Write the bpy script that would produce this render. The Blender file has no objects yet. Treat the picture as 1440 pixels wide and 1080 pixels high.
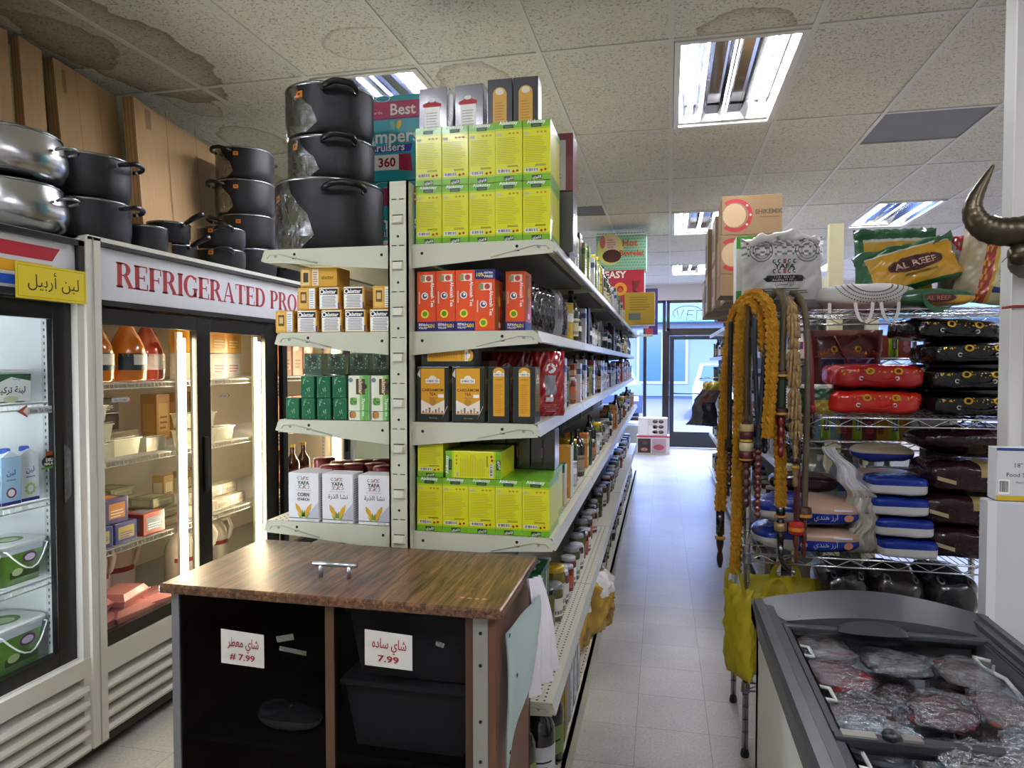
import bpy, bmesh, math, random
from mathutils import Vector, Matrix
random.seed(7)
EXPOSURE = 1.25
SC = bpy.context.scene
COL = SC.collection
PI = math.pi
R = math.radians
# ------------------------------------------------------------------ camera
FPX, YAW, PIT, CAMZ = 968.0, R(12.3), R(1.716), 1.58
cam_d = bpy.data.cameras.new('camera'); cam = bpy.data.objects.new('camera', cam_d); COL.objects.link(cam)
cam.location = (0, 0, CAMZ); cam.rotation_euler = (PI/2-PIT, 0, YAW)
cam_d.sensor_width = 36; cam_d.lens = FPX*36/1440; cam_d.clip_start = .05; cam_d.clip_end = 200
SC.camera = cam
CR = cam.rotation_euler.to_matrix()
def at(x, y, X=None, Y=None, Z=None):
    """the place seen at a photo pixel on a known vertical or horizontal plane"""
    d = CR @ Vector(((x-720)/FPX, (540-y)/FPX, -1))
    if Y is not None: t = Y/d.y
    elif X is not None: t = X/d.x
    else: t = (Z-CAMZ)/d.z
    return Vector((d.x*t, d.y*t, CAMZ+d.z*t))
def XA(x, Y): return at(x, 511, Y=Y).x
def YA(x, X): return at(x, 511, X=X).y
# ------------------------------------------------------------------ materials
def lin(h):
    h = h.lstrip('#'); o = []
    for i in (0, 2, 4):
        c = int(h[i:i+2], 16)/255
        o.append(c/12.92 if c <= .04045 else ((c+.055)/1.055)**2.4)
    return (o[0], o[1], o[2], 1)
_M = {}
def M(col, rough=.5, metal=0.0, var=0.0, vs=30.0, bump=0.0, bs=60.0, coat=0.0, emit=0.0, spec=.5, stretch=None):
    key = (col, rough, metal, var, vs, bump, bs, coat, emit, spec, stretch)
    if key in _M: return _M[key]
    m = bpy.data.materials.new('surface_'+col.strip('#')); m.use_nodes = True
    nt = m.node_tree; b = nt.nodes['Principled BSDF']
    c = lin(col)
    b.inputs['Base Color'].default_value = c
    b.inputs['Roughness'].default_value = rough
    b.inputs['Metallic'].default_value = metal
    b.inputs['Specular IOR Level'].default_value = spec
    if coat: b.inputs['Coat Weight'].default_value = coat; b.inputs['Coat Roughness'].default_value = .12
    if emit: b.inputs['Emission Color'].default_value = c; b.inputs['Emission Strength'].default_value = emit
    if var or bump:
        tc = nt.nodes.new('ShaderNodeTexCoord'); src = tc.outputs['Object']
        if stretch:
            mp = nt.nodes.new('ShaderNodeMapping'); mp.inputs['Scale'].default_value = stretch
            nt.links.new(src, mp.inputs['Vector']); src = mp.outputs['Vector']
    if var:
        n = nt.nodes.new('ShaderNodeTexNoise'); n.inputs['Scale'].default_value = vs; n.inputs['Detail'].default_value = 4
        nt.links.new(src, n.inputs['Vector'])
        mx = nt.nodes.new('ShaderNodeMix'); mx.data_type = 'RGBA'
        mx.inputs[6].default_value = tuple(max(0, x*(1-var)) for x in c[:3])+(1,)
        mx.inputs[7].default_value = tuple(min(1, x*(1+var)) for x in c[:3])+(1,)
        nt.links.new(n.outputs['Fac'], mx.inputs[0]); nt.links.new(mx.outputs[2], b.inputs['Base Color'])
    if bump:
        n2 = nt.nodes.new('ShaderNodeTexNoise'); n2.inputs['Scale'].default_value = bs; n2.inputs['Detail'].default_value = 3
        nt.links.new(src, n2.inputs['Vector'])
        bp = nt.nodes.new('ShaderNodeBump'); bp.inputs['Strength'].default_value = bump; bp.inputs['Distance'].default_value = .01
        nt.links.new(n2.outputs['Fac'], bp.inputs['Height']); nt.links.new(bp.outputs['Normal'], b.inputs['Normal'])
    _M[key] = m
    return m
def clear_mat(name, tint, gloss, rough=.05, bump=0.0, bs=25.0, fres=True):
    m = bpy.data.materials.new(name); m.use_nodes = True; nt = m.node_tree; nt.nodes.clear()
    out = nt.nodes.new('ShaderNodeOutputMaterial'); mix = nt.nodes.new('ShaderNodeMixShader')
    tr = nt.nodes.new('ShaderNodeBsdfTransparent'); tr.inputs[0].default_value = lin(tint)
    gl = nt.nodes.new('ShaderNodeBsdfGlossy'); gl.inputs['Roughness'].default_value = rough
    gl.inputs['Color'].default_value = (.95, .97, 1, 1)
    if fres:
        lw = nt.nodes.new('ShaderNodeLayerWeight'); lw.inputs['Blend'].default_value = gloss
        nt.links.new(lw.outputs['Fresnel'], mix.inputs[0])
    else: mix.inputs[0].default_value = gloss
    if bump:
        tc = nt.nodes.new('ShaderNodeTexCoord'); n2 = nt.nodes.new('ShaderNodeTexNoise'); n2.inputs['Scale'].default_value = bs
        n2.inputs['Detail'].default_value = 5; n2.inputs['Distortion'].default_value = 1.5
        nt.links.new(tc.outputs['Object'], n2.inputs['Vector'])
        bp = nt.nodes.new('ShaderNodeBump'); bp.inputs['Strength'].default_value = bump; bp.inputs['Distance'].default_value = .02
        nt.links.new(n2.outputs['Fac'], bp.inputs['Height']); nt.links.new(bp.outputs['Normal'], gl.inputs['Normal'])
    nt.links.new(tr.outputs[0], mix.inputs[1]); nt.links.new(gl.outputs[0], mix.inputs[2]); nt.links.new(mix.outputs[0], out.inputs[0])
    return m
GLASS = clear_mat('door_glass', '#f2f6f6', .12, .03)
DARKGLASS = clear_mat('smoked_acrylic', '#c0c0c2', .1, .05)
FILM = clear_mat('clear_film', '#e4e8ee', .3, .16, .8, 14, False)
BAGFILM = clear_mat('freezer_bag_film', '#dfe8f0', .3, .2, 1.0, 30, False)
BOTGLASS = clear_mat('jar_glass', '#eef4ee', .25, .05)
WHITE = M('#e9e9e4', .45); BLACK = M('#0c0c0d', .35); CREAM = M('#c4c6b0', .42, var=.05, vs=6); CREAM_D = M('#b3b5a2', .45)
CHROME = M('#c9ccd0', .18, 1.0); STEEL = M('#b8bcc0', .28, 1.0); HOLE = M('#0a0a09', .8)
INKB = M('#141414', .5); INKW = M('#f3f3ee', .5); INKR = M('#a3161f', .5)
# ------------------------------------------------------------------ text
_TXT = {}
def glyphs(s, bold=0.0):
    k = (s, bold)
    if k in _TXT: return _TXT[k]
    cu = bpy.data.curves.new('lettering', 'FONT'); cu.body = s; cu.size = 1; cu.offset = bold; cu.resolution_u = 2
    ob = bpy.data.objects.new('lettering', cu); COL.objects.link(ob)
    dg = bpy.context.evaluated_depsgraph_get()
    me = bpy.data.meshes.new_from_object(ob.evaluated_get(dg))
    vs = [v.co.copy() for v in me.vertices]; fs = [tuple(p.vertices) for p in me.polygons]
    bpy.data.objects.remove(ob); bpy.data.curves.remove(cu); bpy.data.meshes.remove(me)
    if vs:
        x0 = min(v.x for v in vs); x1 = max(v.x for v in vs)
    else: x0, x1 = 0, 1
    _TXT[k] = (vs, fs, x0, x1)
    return _TXT[k]
_AR = {'ا': (0xFE8D, 2), 'أ': (0xFE83, 2), 'ب': (0xFE8F, 4), 'ة': (0xFE93, 2), 'ت': (0xFE95, 4), 'ج': (0xFE9D, 4), 'ح': (0xFEA1, 4),
       'د': (0xFEA9, 2), 'ذ': (0xFEAB, 2), 'ر': (0xFEAD, 2), 'س': (0xFEB1, 4), 'ش': (0xFEB5, 4), 'ص': (0xFEB9, 4), 'ط': (0xFEC1, 4),
       'ع': (0xFEC9, 4), 'ك': (0xFED9, 4), 'ل': (0xFEDD, 4), 'م': (0xFEE1, 4), 'ن': (0xFEE5, 4), 'ه': (0xFEE9, 4), 'و': (0xFEED, 2),
       'ى': (0xFEEF, 2), 'ي': (0xFEF1, 4), 'ز': (0xFEAF, 2)}
def arabic(s):
    o = []
    for i, ch in enumerate(s):
        if ch not in _AR: o.append(ch); continue
        base, n = _AR[ch]
        prev = i > 0 and s[i-1] in _AR and _AR[s[i-1]][1] == 4
        nxt = i+1 < len(s) and s[i+1] in _AR and n == 4
        k = 0
        if prev and nxt: k = 3
        elif nxt: k = 2
        elif prev: k = 1
        o.append(chr(base+k))
    return ''.join(reversed(o))
# ------------------------------------------------------------------ mesh builder
class MB:
    def __init__(s): s.v = []; s.f = []; s.m = []; s.sm = []; s.mats = []
    def mi(s, m):
        if m not in s.mats: s.mats.append(m)
        return s.mats.index(m)
    def add(s, vs, fs, m, T=None, smooth=False):
        b = len(s.v); k = s.mi(m)
        for v in vs:
            v = Vector(v); s.v.append(T @ v if T is not None else v)
        for f in fs: s.f.append(tuple(b+i for i in f)); s.m.append(k); s.sm.append(smooth)
        return s
    def box(s, c, d, m, T=None, bev=0.0):
        x, y, z = c; a, b, e = d[0]/2, d[1]/2, d[2]/2
        if bev:
            bm = bmesh.new(); bmesh.ops.create_cube(bm, size=1)
            bmesh.ops.scale(bm, vec=(d[0], d[1], d[2]), verts=bm.verts)
            bmesh.ops.bevel(bm, geom=bm.edges[:], offset=bev, segments=2, affect='EDGES', profile=.5)
            bmesh.ops.translate(bm, vec=c, verts=bm.verts)
            bm.verts.ensure_lookup_table(); bm.verts.index_update()
            vs = [v.co.copy() for v in bm.verts]; fs = [tuple(v.index for v in f.verts) for f in bm.faces]; bm.free()
            return s.add(vs, fs, m, T)
        vs = [(x+i*a, y+j*b, z+k*e) for i in (-1, 1) for j in (-1, 1) for k in (-1, 1)]
        return s.add(vs, [(0, 1, 3, 2), (4, 6, 7, 5), (0, 4, 5, 1), (2, 3, 7, 6), (0, 2, 6, 4), (1, 5, 7, 3)], m, T)
    def bb(s, x0, x1, y0, y1, z0, z1, m, T=None, bev=0.0):
        return s.box(((x0+x1)/2, (y0+y1)/2, (z0+z1)/2), (abs(x1-x0), abs(y1-y0), abs(z1-z0)), m, T, bev)
    def quad(s, a, b, c, d, m): return s.add([a, b, c, d], [(0, 1, 2, 3)], m)
    def lathe(s, prof, m, n=28, T=None, a0=0, a1=2*PI, smooth=True, cap=True):
        full = abs(a1-a0-2*PI) < 1e-6; k = n if full else n+1; vs = []; fs = []
        for r, z in prof:
            for i in range(k):
                a = a0+(a1-a0)*i/n; vs.append((r*math.cos(a), r*math.sin(a), z))
        for j in range(len(prof)-1):
            for i in range(n):
                i2 = (i+1) % k
                fs.append((j*k+i, j*k+i2, (j+1)*k+i2, (j+1)*k+i))
        s.add(vs, fs, m, T, smooth)
        if cap and full:
            for j, rev in ((0, True), (len(prof)-1, False)):
                if prof[j][0] > 1e-4:
                    ring = [vs[j*k+i] for i in range(k)]
                    s.add(ring, [tuple(reversed(range(k))) if rev else tuple(range(k))], m, T)
        return s
    def tube(s, path, r, m, n=8, closed=False, smooth=True, T=None, caps=True):
        P = [Vector(p) for p in path]; N = len(P); vs = []; fs = []; up = None
        for i in range(N):
            if closed: t = P[(i+1) % N]-P[i-1]
            else: t = P[min(i+1, N-1)]-P[max(i-1, 0)]
            t = t.normalized() if t.length > 1e-9 else Vector((0, 0, 1))
            if up is None:
                up = Vector((0, 0, 1)) if abs(t.z) < .9 else Vector((1, 0, 0))
            up = (up-t*up.dot(t))
            up = up.normalized() if up.length > 1e-6 else t.orthogonal().normalized()
            w = t.cross(up); rr = r[i] if isinstance(r, (list, tuple)) else r
            for k in range(n):
                a = 2*PI*k/n; vs.append(P[i]+(up*math.cos(a)+w*math.sin(a))*rr)
        for i in range(N if closed else N-1):
            j = (i+1) % N
            for k in range(n): fs.append((i*n+k, i*n+(k+1) % n, j*n+(k+1) % n, j*n+k))
        if caps and not closed: fs += [tuple(reversed(range(n))), tuple((N-1)*n+k for k in range(n))]
        return s.add(vs, fs, m, T, smooth)
    def prism(s, poly, z0, z1, m, T=None):
        n = len(poly); vs = [(x, y, z0) for x, y in poly]+[(x, y, z1) for x, y in poly]
        fs = [tuple(reversed(range(n))), tuple(range(n, 2*n))]+[(i, (i+1) % n, n+(i+1) % n, n+i) for i in range(n)]
        return s.add(vs, fs, m, T)
    def surf(s, fn, nu, nv, mf, smooth=True, closed_u=False):
        """grid surface fn(u,v), u,v in 0..1; mf is a material or a function of (u,v)"""
        k = nu if closed_u else nu+1
        vs = [fn(i/nu, j/nv) for j in range(nv+1) for i in range(k)]
        b = len(s.v)
        for v in vs: s.v.append(Vector(v))
        for j in range(nv):
            for i in range(nu):
                i2 = (i+1) % k
                s.f.append((b+j*k+i, b+j*k+i2, b+(j+1)*k+i2, b+(j+1)*k+i))
                s.m.append(s.mi(mf((i+.5)/nu, (j+.5)/nv) if callable(mf) else mf)); s.sm.append(smooth)
        return s
    def build(s, name, parent=None, loc=(0, 0, 0), rz=0.0):
        me = bpy.data.meshes.new(name); me.from_pydata([tuple(v) for v in s.v], [], s.f)
        for m in s.mats: me.materials.append(m)
        me.polygons.foreach_set('material_index', s.m); me.polygons.foreach_set('use_smooth', s.sm); me.update()
        o = bpy.data.objects.new(name, me); COL.objects.link(o); o.location = loc; o.rotation_euler = (0, 0, rz)
        if parent is not None: o.parent = parent
        return o
class Panel:
    """a printed face: (u right, v up) in metres from its lower left corner; proj maps (u,v,lift) to a point"""
    def __init__(s, mb, proj): s.mb = mb; s.p = proj
    def poly(s, pts, m, l=1):
        s.mb.add([s.p(u, v, .0004*l) for u, v in pts], [tuple(range(len(pts)))], m)
    def rect(s, u0, v0, u1, v1, m, l=1): s.poly([(u0, v0), (u1, v0), (u1, v1), (u0, v1)], m, l)
    def disc(s, u, v, ru, m, l=1, rv=None, n=20):
        rv = rv or ru
        s.poly([(u+ru*math.cos(2*PI*i/n), v+rv*math.sin(2*PI*i/n)) for i in range(n)], m, l)
    def ring(s, u, v, r0, r1, m, l=1, n=24, a0=0, a1=2*PI, k=1.0):
        for i in range(n):
            a, b = a0+(a1-a0)*i/n, a0+(a1-a0)*(i+1)/n
            s.poly([(u+r0*math.cos(a), v+r0*k*math.sin(a)), (u+r1*math.cos(a), v+r1*k*math.sin(a)), (u+r1*math.cos(b), v+r1*k*math.sin(b)), (u+r0*math.cos(b), v+r0*k*math.sin(b))], m, l)
    def text(s, u, v, t, size, m, l=2, rot=0.0, bold=0.0, width=None, al='c'):
        vs, fs, x0, x1 = glyphs(t, bold)
        if not vs: return
        k = size; kx = size if width is None else width/(x1-x0)
        off = {'c': (x0+x1)/2, 'l': x0, 'r': x1}[al]; c, sn = math.cos(rot), math.sin(rot)
        out = []
        for q in vs:
            a, b = (q.x-off)*kx, q.y*k
            out.append(s.p(u+a*c-b*sn, v+a*sn+b*c, .0004*l))
        s.mb.add(out, fs, m)
    def lines(s, u0, v0, u1, v1, n, m, l=1, th=.35, seed=1):
        rr = random.Random(seed); st = (v1-v0)/n
        for i in range(n): s.rect(u0, v0+i*st, u0+(u1-u0)*rr.uniform(.72, 1), v0+i*st+st*th, m, l)
    def barcode(s, u0, v0, u1, v1, l=2):
        s.rect(u0, v0, u1, v1, INKW, l); w = u1-u0; rr = random.Random(3); x = u0+w*.06
        while x < u1-w*.08:
            b = w*rr.choice((.02, .03, .05)); s.rect(x, v0+(v1-v0)*.15, x+b, v1-(v1-v0)*.1, INKB, l+1); x += b+w*rr.choice((.02, .03, .04))
def front(mb, w, y=0.0, x0=None, z0=0.0):
    a = -w/2 if x0 is None else x0
    return Panel(mb, lambda u, v, l: (a+u, y-l, z0+v))
def right(mb, x, y0=0.0, z0=0.0): return Panel(mb, lambda u, v, l: (x+l, y0+u, z0+v))
def left(mb, x, y1=0.0, z0=0.0): return Panel(mb, lambda u, v, l: (x-l, y1-u, z0+v))
def top(mb, z, x0=0.0, y0=0.0): return Panel(mb, lambda u, v, l: (x0+u, y0+v, z+l))
# ------------------------------------------------------------------ objects
def tag(o, label, cat, group=None, kind=None):
    o['label'] = label; o['category'] = cat
    if group: o['group'] = group
    if kind: o['kind'] = kind
    return o
def thing(name, label, cat, loc=(0, 0, 0), rz=0.0, group=None):
    o = bpy.data.objects.new(name, None); COL.objects.link(o); o.location = loc; o.rotation_euler = (0, 0, rz)
    return tag(o, label, cat, group)
def struct(o): o['kind'] = 'structure'; return o
def copytree(o, parent=None):
    c = o.copy(); COL.objects.link(c)
    if parent is not None: c.parent = parent
    for ch in KIDS.get(o, [x for x in o.children]): copytree(ch, c)
    return c
KIDS = {}
PROTO = {}
def put(key, fn, loc, label, cat, group=None, rz=0.0, sc=None, tilt=None):
    """one more of a kind: the first is built, the others are copies of it and of its parts"""
    if key not in PROTO:
        o = fn(); PROTO[key] = o
    else: o = copytree(PROTO[key])
    o.location = loc; o.rotation_euler = (tilt[0], tilt[1], rz) if tilt else (0, 0, rz)
    if sc: o.scale = sc
    for k in ('group', 'kind'):
        if k in o: del o[k]
    return tag(o, label, cat, group)
ORD = ['first', 'second', 'third', 'fourth', 'fifth', 'sixth', 'seventh', 'eighth', 'ninth', 'tenth', 'eleventh', 'twelfth', 'thirteenth',
       'fourteenth', 'fifteenth', 'sixteenth', 'seventeenth', 'eighteenth', 'nineteenth', 'twentieth']
def nth(i):
    if i < 20: return ORD[i]
    t = {20: 'twenty', 30: 'thirty', 40: 'forty', 50: 'fifty', 60: 'sixty', 70: 'seventy'}; n = i+1
    if n % 10 == 0: return {20: 'twentieth', 30: 'thirtieth', 40: 'fortieth', 50: 'fiftieth', 60: 'sixtieth', 70: 'seventieth'}[n]
    return t[n//10*10]+'-'+ORD[n % 10-1]
# soft shapes --------------------------------------------------------------
def _h(x, y, s):
    return (math.sin(x*1.7+s)*math.cos(y*2.3-s*1.3)+.6*math.sin(x*4.1-y*3.7+s*2.1)+.4*math.sin(x*9.3+y*7.9+s))/2
class SoftPanel(Panel):
    """a print on a bulging face: polygons are cut finely so that they follow it"""
    def poly(s, pts, m, l=1):
        q = []
        for i in range(len(pts)):
            a, b = pts[i], pts[(i+1) % len(pts)]; k = max(1, int(math.hypot(b[0]-a[0], b[1]-a[1])/.012)+0)
            for j in range(k): q.append((a[0]+(b[0]-a[0])*j/k, a[1]+(b[1]-a[1])*j/k))
        cx = sum(p[0] for p in q)/len(q); cy_ = sum(p[1] for p in q)/len(q); n = len(q)
        rad = max(math.hypot(p[0]-cx, p[1]-cy_) for p in q); k = max(1, int(rad/.012))
        if k == 1: return Panel.poly(s, pts, m, l)
        vs = [s.p(cx, cy_, .0004*l)]; fs = []
        for j in range(1, k+1): vs += [s.p(cx+(u-cx)*j/k, cy_+(v-cy_)*j/k, .0004*l) for u, v in q]
        for i in range(n):
            fs.append((0, 1+i, 1+(i+1) % n))
            for j in range(k-1): fs.append((1+j*n+i, 1+(j+1)*n+i, 1+(j+1)*n+(i+1) % n, 1+j*n+(i+1) % n))
        s.mb.add(vs, fs, m)
class Blob:
    """a soft box (superellipsoid) with crumples, half sizes a,b,c, standing on z=0; its faces take prints"""
    def __init__(s, a, b, c, n=4.0, amp=.004, fr=12.0, seed=0, pinch=0.0):
        s.a, s.b, s.c, s.n, s.amp, s.fr, s.seed, s.pinch, s.dz = a, b, c, n, amp, fr, seed, pinch, 0.0
    def wr(s, x, y, z):
        k = _h(x*s.fr, (y+z)*s.fr, s.seed)*s.amp
        return k
    def mesh(s, mb, mf, N=14):
        sq = []
        bm = bmesh.new(); bmesh.ops.create_cube(bm, size=2)
        bmesh.ops.subdivide_edges(bm, edges=bm.edges[:], cuts=N, use_grid_fill=True)
        vs = []; n = s.n
        for v in bm.verts:
            x, y, z = v.co
            g = lambda t: math.copysign(abs(math.sin(t*PI/2))**.85, t)
            x, y, z = g(x), g(y), g(z)
            L = (abs(x)**n+abs(y)**n+abs(z)**n)**(1/n)
            p = Vector((x/L*s.a, y/L*s.b, z/L*s.c))
            if s.pinch: p.z *= 1-s.pinch*max(abs(p.x)/s.a, 0)**3
            nr = Vector((x, y, z)).normalized(); p += nr*s.wr(p.x, p.y, p.z)
            p.z += s.c; vs.append(p)
        bm.verts.index_update()
        s.dz = -min(p.z for p in vs)
        for p in vs: p.z += s.dz
        b0 = len(mb.v); mb.v += vs
        for f in bm.faces:
            c = f.calc_center_median()
            mb.f.append(tuple(b0+v.index for v in f.verts)); mb.m.append(mb.mi(mf(c) if callable(mf) else mf)); mb.sm.append(True)
        bm.free(); return mb
    def fr_panel(s, mb):
        def p(u, v, l):
            x = max(-.985*s.a, min(.985*s.a, u)); z = max(-.985*s.c, min(.985*s.c, v-s.c)); k = 1-s.pinch*(abs(x)/s.a)**3
            q = max(0.0, 1-abs(x/s.a)**s.n-abs(z/s.c)**s.n)**(1/s.n)
            y = -s.b*q; return Vector((x, y-l*2-s.amp*1.1-.001, z*k+s.c+s.dz))
        return SoftPanel(mb, p)
    def top_panel(s, mb):
        def p(u, v, l):
            q = max(0.0, 1-abs(u/s.a)**s.n-abs(v/s.b)**s.n)**(1/s.n); k = 1-s.pinch*(abs(u)/s.a)**3
            return Vector((u, v, s.c*q*k+s.c+s.dz+l*2+s.amp*1.1+.001))
        return SoftPanel(mb, p)
class Sack:
    """a filled flat sack standing on its lower edge: u across, v up, bulging front and back, seamed all round"""
    def __init__(s, w, h, t, amp=.006, seed=0, slump=0.0, p=.5, ragged=0.0):
        s.w, s.h, s.t, s.amp, s.seed, s.slump, s.pw, s.ragged = w, h, t, amp, seed, slump, p, ragged
    def pt(s, u, v, side, l=0.0):
        e = (max(0, 1-abs(2*u-1)**3)**s.pw)*(max(0, 1-abs(2*v-1)**3)**s.pw)
        cr = _h(u*9, v*9, s.seed)*s.amp*(1+2*max(0, v-.7))
        x = (u-.5)*s.w*(1-.06*math.sin(PI*v)); z = v*s.h
        if s.ragged and v > .8: z += s.ragged*_h(u*14, 1, s.seed)*(v-.8)*5
        y = side*(s.t/2*e*(1-.25*v*(1 if s.slump else 0)))+cr*(1 if side else 0)+s.slump*v*v+cr*.6
        return Vector((x, y-l if side < 0 else y+l, z))
    def mesh(s, mb, mf, nu=28, nv=28, back=None):
        mb.surf(lambda u, v: s.pt(u, v, -1), nu, nv, mf)
        mb.surf(lambda u, v: s.pt(1-u, v, 1), nu, nv, back or mf); return mb
    def panel(s, mb): return SoftPanel(mb, lambda u, v, l: s.pt(u/s.w+.5, v/s.h, -1, l*2+.0015))
# ================================================================== the room
CEIL = 3.05; XL, XR, YB, YF = -2.95, 6.0, -2.2, 13.2
CA = R(-.56)                                     # the ceiling grid runs slightly askew of the shelving
CT = Matrix.Rotation(CA, 4, 'Z')
def floor_mat():
    m = bpy.data.materials.new('vinyl_tile'); m.use_nodes = True; nt = m.node_tree; b = nt.nodes['Principled BSDF']; L = nt.links.new
    tc = nt.nodes.new('ShaderNodeTexCoord'); mp = nt.nodes.new('ShaderNodeMapping'); mp.inputs['Location'].default_value = (.1, .05, 0)
    L(tc.outputs['Object'], mp.inputs['Vector'])
    br = nt.nodes.new('ShaderNodeTexBrick'); br.offset = 0; br.squash = 1
    br.inputs['Scale'].default_value = 1; br.inputs['Brick Width'].default_value = .3048; br.inputs['Row Height'].default_value = .3048
    br.inputs['Mortar Size'].default_value = .0011; br.inputs['Mortar Smooth'].default_value = .3; br.inputs['Bias'].default_value = 0
    br.inputs['Color1'].default_value = lin('#bdb8ac'); br.inputs['Color2'].default_value = lin('#b2ada2'); br.inputs['Mortar'].default_value = lin('#6f6a60')
    L(mp.outputs[0], br.inputs['Vector'])
    n1 = nt.nodes.new('ShaderNodeTexNoise'); n1.inputs['Scale'].default_value = 2.2; n1.inputs['Detail'].default_value = 6; L(tc.outputs['Object'], n1.inputs['Vector'])
    n2 = nt.nodes.new('ShaderNodeTexNoise'); n2.inputs['Scale'].default_value = 90; n2.inputs['Detail'].default_value = 4; L(tc.outputs['Object'], n2.inputs['Vector'])
    r1 = nt.nodes.new('ShaderNodeMapRange'); r1.inputs[1].default_value = .3; r1.inputs[2].default_value = .7; r1.inputs[3].default_value = .78; r1.inputs[4].default_value = 1.06; L(n1.outputs['Fac'], r1.inputs[0])
    r2 = nt.nodes.new('ShaderNodeMapRange'); r2.inputs[1].default_value = .35; r2.inputs[2].default_value = .6; r2.inputs[3].default_value = .84; r2.inputs[4].default_value = 1.03; L(n2.outputs['Fac'], r2.inputs[0])
    mm = nt.nodes.new('ShaderNodeMath'); mm.operation = 'MULTIPLY'; L(r1.outputs[0], mm.inputs[0]); L(r2.outputs[0], mm.inputs[1])
    vm = nt.nodes.new('ShaderNodeVectorMath'); vm.operation = 'SCALE'; L(br.outputs['Color'], vm.inputs[0]); L(mm.outputs[0], vm.inputs['Scale'])
    L(vm.outputs[0], b.inputs['Base Color'])
    rr = nt.nodes.new('ShaderNodeMapRange'); rr.inputs[1].default_value = .3; rr.inputs[2].default_value = .7; rr.inputs[3].default_value = .3; rr.inputs[4].default_value = .36; L(n1.outputs['Fac'], rr.inputs[0])
    L(rr.outputs[0], b.inputs['Roughness'])
    bp = nt.nodes.new('ShaderNodeBump'); bp.inputs['Strength'].default_value = .12; bp.inputs['Distance'].default_value = .004
    n3 = nt.nodes.new('ShaderNodeTexNoise'); n3.inputs['Scale'].default_value = 26; L(tc.outputs['Object'], n3.inputs['Vector']); L(n3.outputs['Fac'], bp.inputs['Height']); L(bp.outputs[0], b.inputs['Normal'])
    return m
def ceil_mat(stains):
    m = bpy.data.materials.new('fissured_tile'); m.use_nodes = True; nt = m.node_tree; b = nt.nodes['Principled BSDF']; L = nt.links.new
    b.inputs['Roughness'].default_value = .9
    tc = nt.nodes.new('ShaderNodeTexCoord')
    n = nt.nodes.new('ShaderNodeTexNoise'); n.inputs['Scale'].default_value = 88; n.inputs['Detail'].default_value = 3; n.inputs['Distortion'].default_value = .9; L(tc.outputs['Object'], n.inputs['Vector'])
    r = nt.nodes.new('ShaderNodeMapRange'); r.inputs[1].default_value = .36; r.inputs[2].default_value = .45; r.inputs[3].default_value = .5; r.inputs[4].default_value = 1; L(n.outputs['Fac'], r.inputs[0])
    n2 = nt.nodes.new('ShaderNodeTexNoise'); n2.inputs['Scale'].default_value = 3; n2.inputs['Detail'].default_value = 5; L(tc.outputs['Object'], n2.inputs['Vector'])
    col = nt.nodes.new('ShaderNodeMix'); col.data_type = 'RGBA'; col.inputs[6].default_value = lin('#cfcabf'); col.inputs[7].default_value = lin('#dcd8ce'); L(n2.outputs['Fac'], col.inputs[0])
    cur = col.outputs[2]
    nz = nt.nodes.new('ShaderNodeTexNoise'); nz.inputs['Scale'].default_value = 7; nz.inputs['Detail'].default_value = 5; L(tc.outputs['Object'], nz.inputs['Vector'])
    for (cx, cy, rx, ry, rot, band, dark, fill) in stains:
        mp = nt.nodes.new('ShaderNodeMapping'); mp.vector_type = 'TEXTURE'
        mp.inputs['Location'].default_value = (cx, cy, CEIL); mp.inputs['Rotation'].default_value = (0, 0, rot); mp.inputs['Scale'].default_value = (rx, ry, 1)
        L(tc.outputs['Object'], mp.inputs['Vector'])
        ln = nt.nodes.new('ShaderNodeVectorMath'); ln.operation = 'LENGTH'; L(mp.outputs[0], ln.inputs[0])
        ad = nt.nodes.new('ShaderNodeMath'); ad.operation = 'MULTIPLY_ADD'; L(nz.outputs['Fac'], ad.inputs[0]); ad.inputs[1].default_value = .5; L(ln.outputs['Value'], ad.inputs[2])
        # ad = length + .5*noise (about +.25): a ring near 1.25
        cr = nt.nodes.new('ShaderNodeValToRGB'); e = cr.color_ramp
        e.elements[0].position = 0; e.elements[0].color = (fill,)*3+(1,); e.elements[1].position = 1; e.elements[1].color = (0, 0, 0, 1)
        for p, c in ((.62-band, fill), (.62-band*.3, .75*dark), (.62, dark), (.635, 0)):
            q = e.elements.new(p); q.color = (c, c, c, 1)
        hf = nt.nodes.new('ShaderNodeMath'); hf.operation = 'MULTIPLY'; hf.inputs[1].default_value = .5; L(ad.outputs[0], hf.inputs[0]); L(hf.outputs[0], cr.inputs[0])
        mx = nt.nodes.new('ShaderNodeMix'); mx.data_type = 'RGBA'; mx.inputs[7].default_value = lin('#8a7455'); L(cr.outputs[0], mx.inputs[0]); L(cur, mx.inputs[6]); cur = mx.outputs[2]
    sc = nt.nodes.new('ShaderNodeVectorMath'); sc.operation = 'SCALE'; L(cur, sc.inputs[0]); L(r.outputs[0], sc.inputs['Scale']); L(sc.outputs[0], b.inputs['Base Color'])
    return m
b = MB(); b.bb(XL-.2, XR+.2, YB-.2, YF+.15, -.12, 0, floor_mat()); struct(b.build('floor'))
def st(x, y, rx, ry, band=.14, dark=.6, fill=.12, rot=0.0):
    p = CT.inverted() @ at(x, y, Z=CEIL); return (p.x, p.y, rx, ry, rot, band, dark, fill)
stains = [st(515, 62, .2, .17, .06, .45, .04), st(1045, 52, .22, .26, .13, .6, .12), st(672, 122, .2, .32, .1, .55, .1),
          st(175, 75, .32, .62, .2, .85, .35), st(60, 60, .3, .3, .2, .7, .3), st(270, 146, .12, .22, .08, .45, .1), st(358, 199, .2, .3, .08, .6, .15), st(572, 52, .1, .12, .06, .2, .02)]
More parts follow.
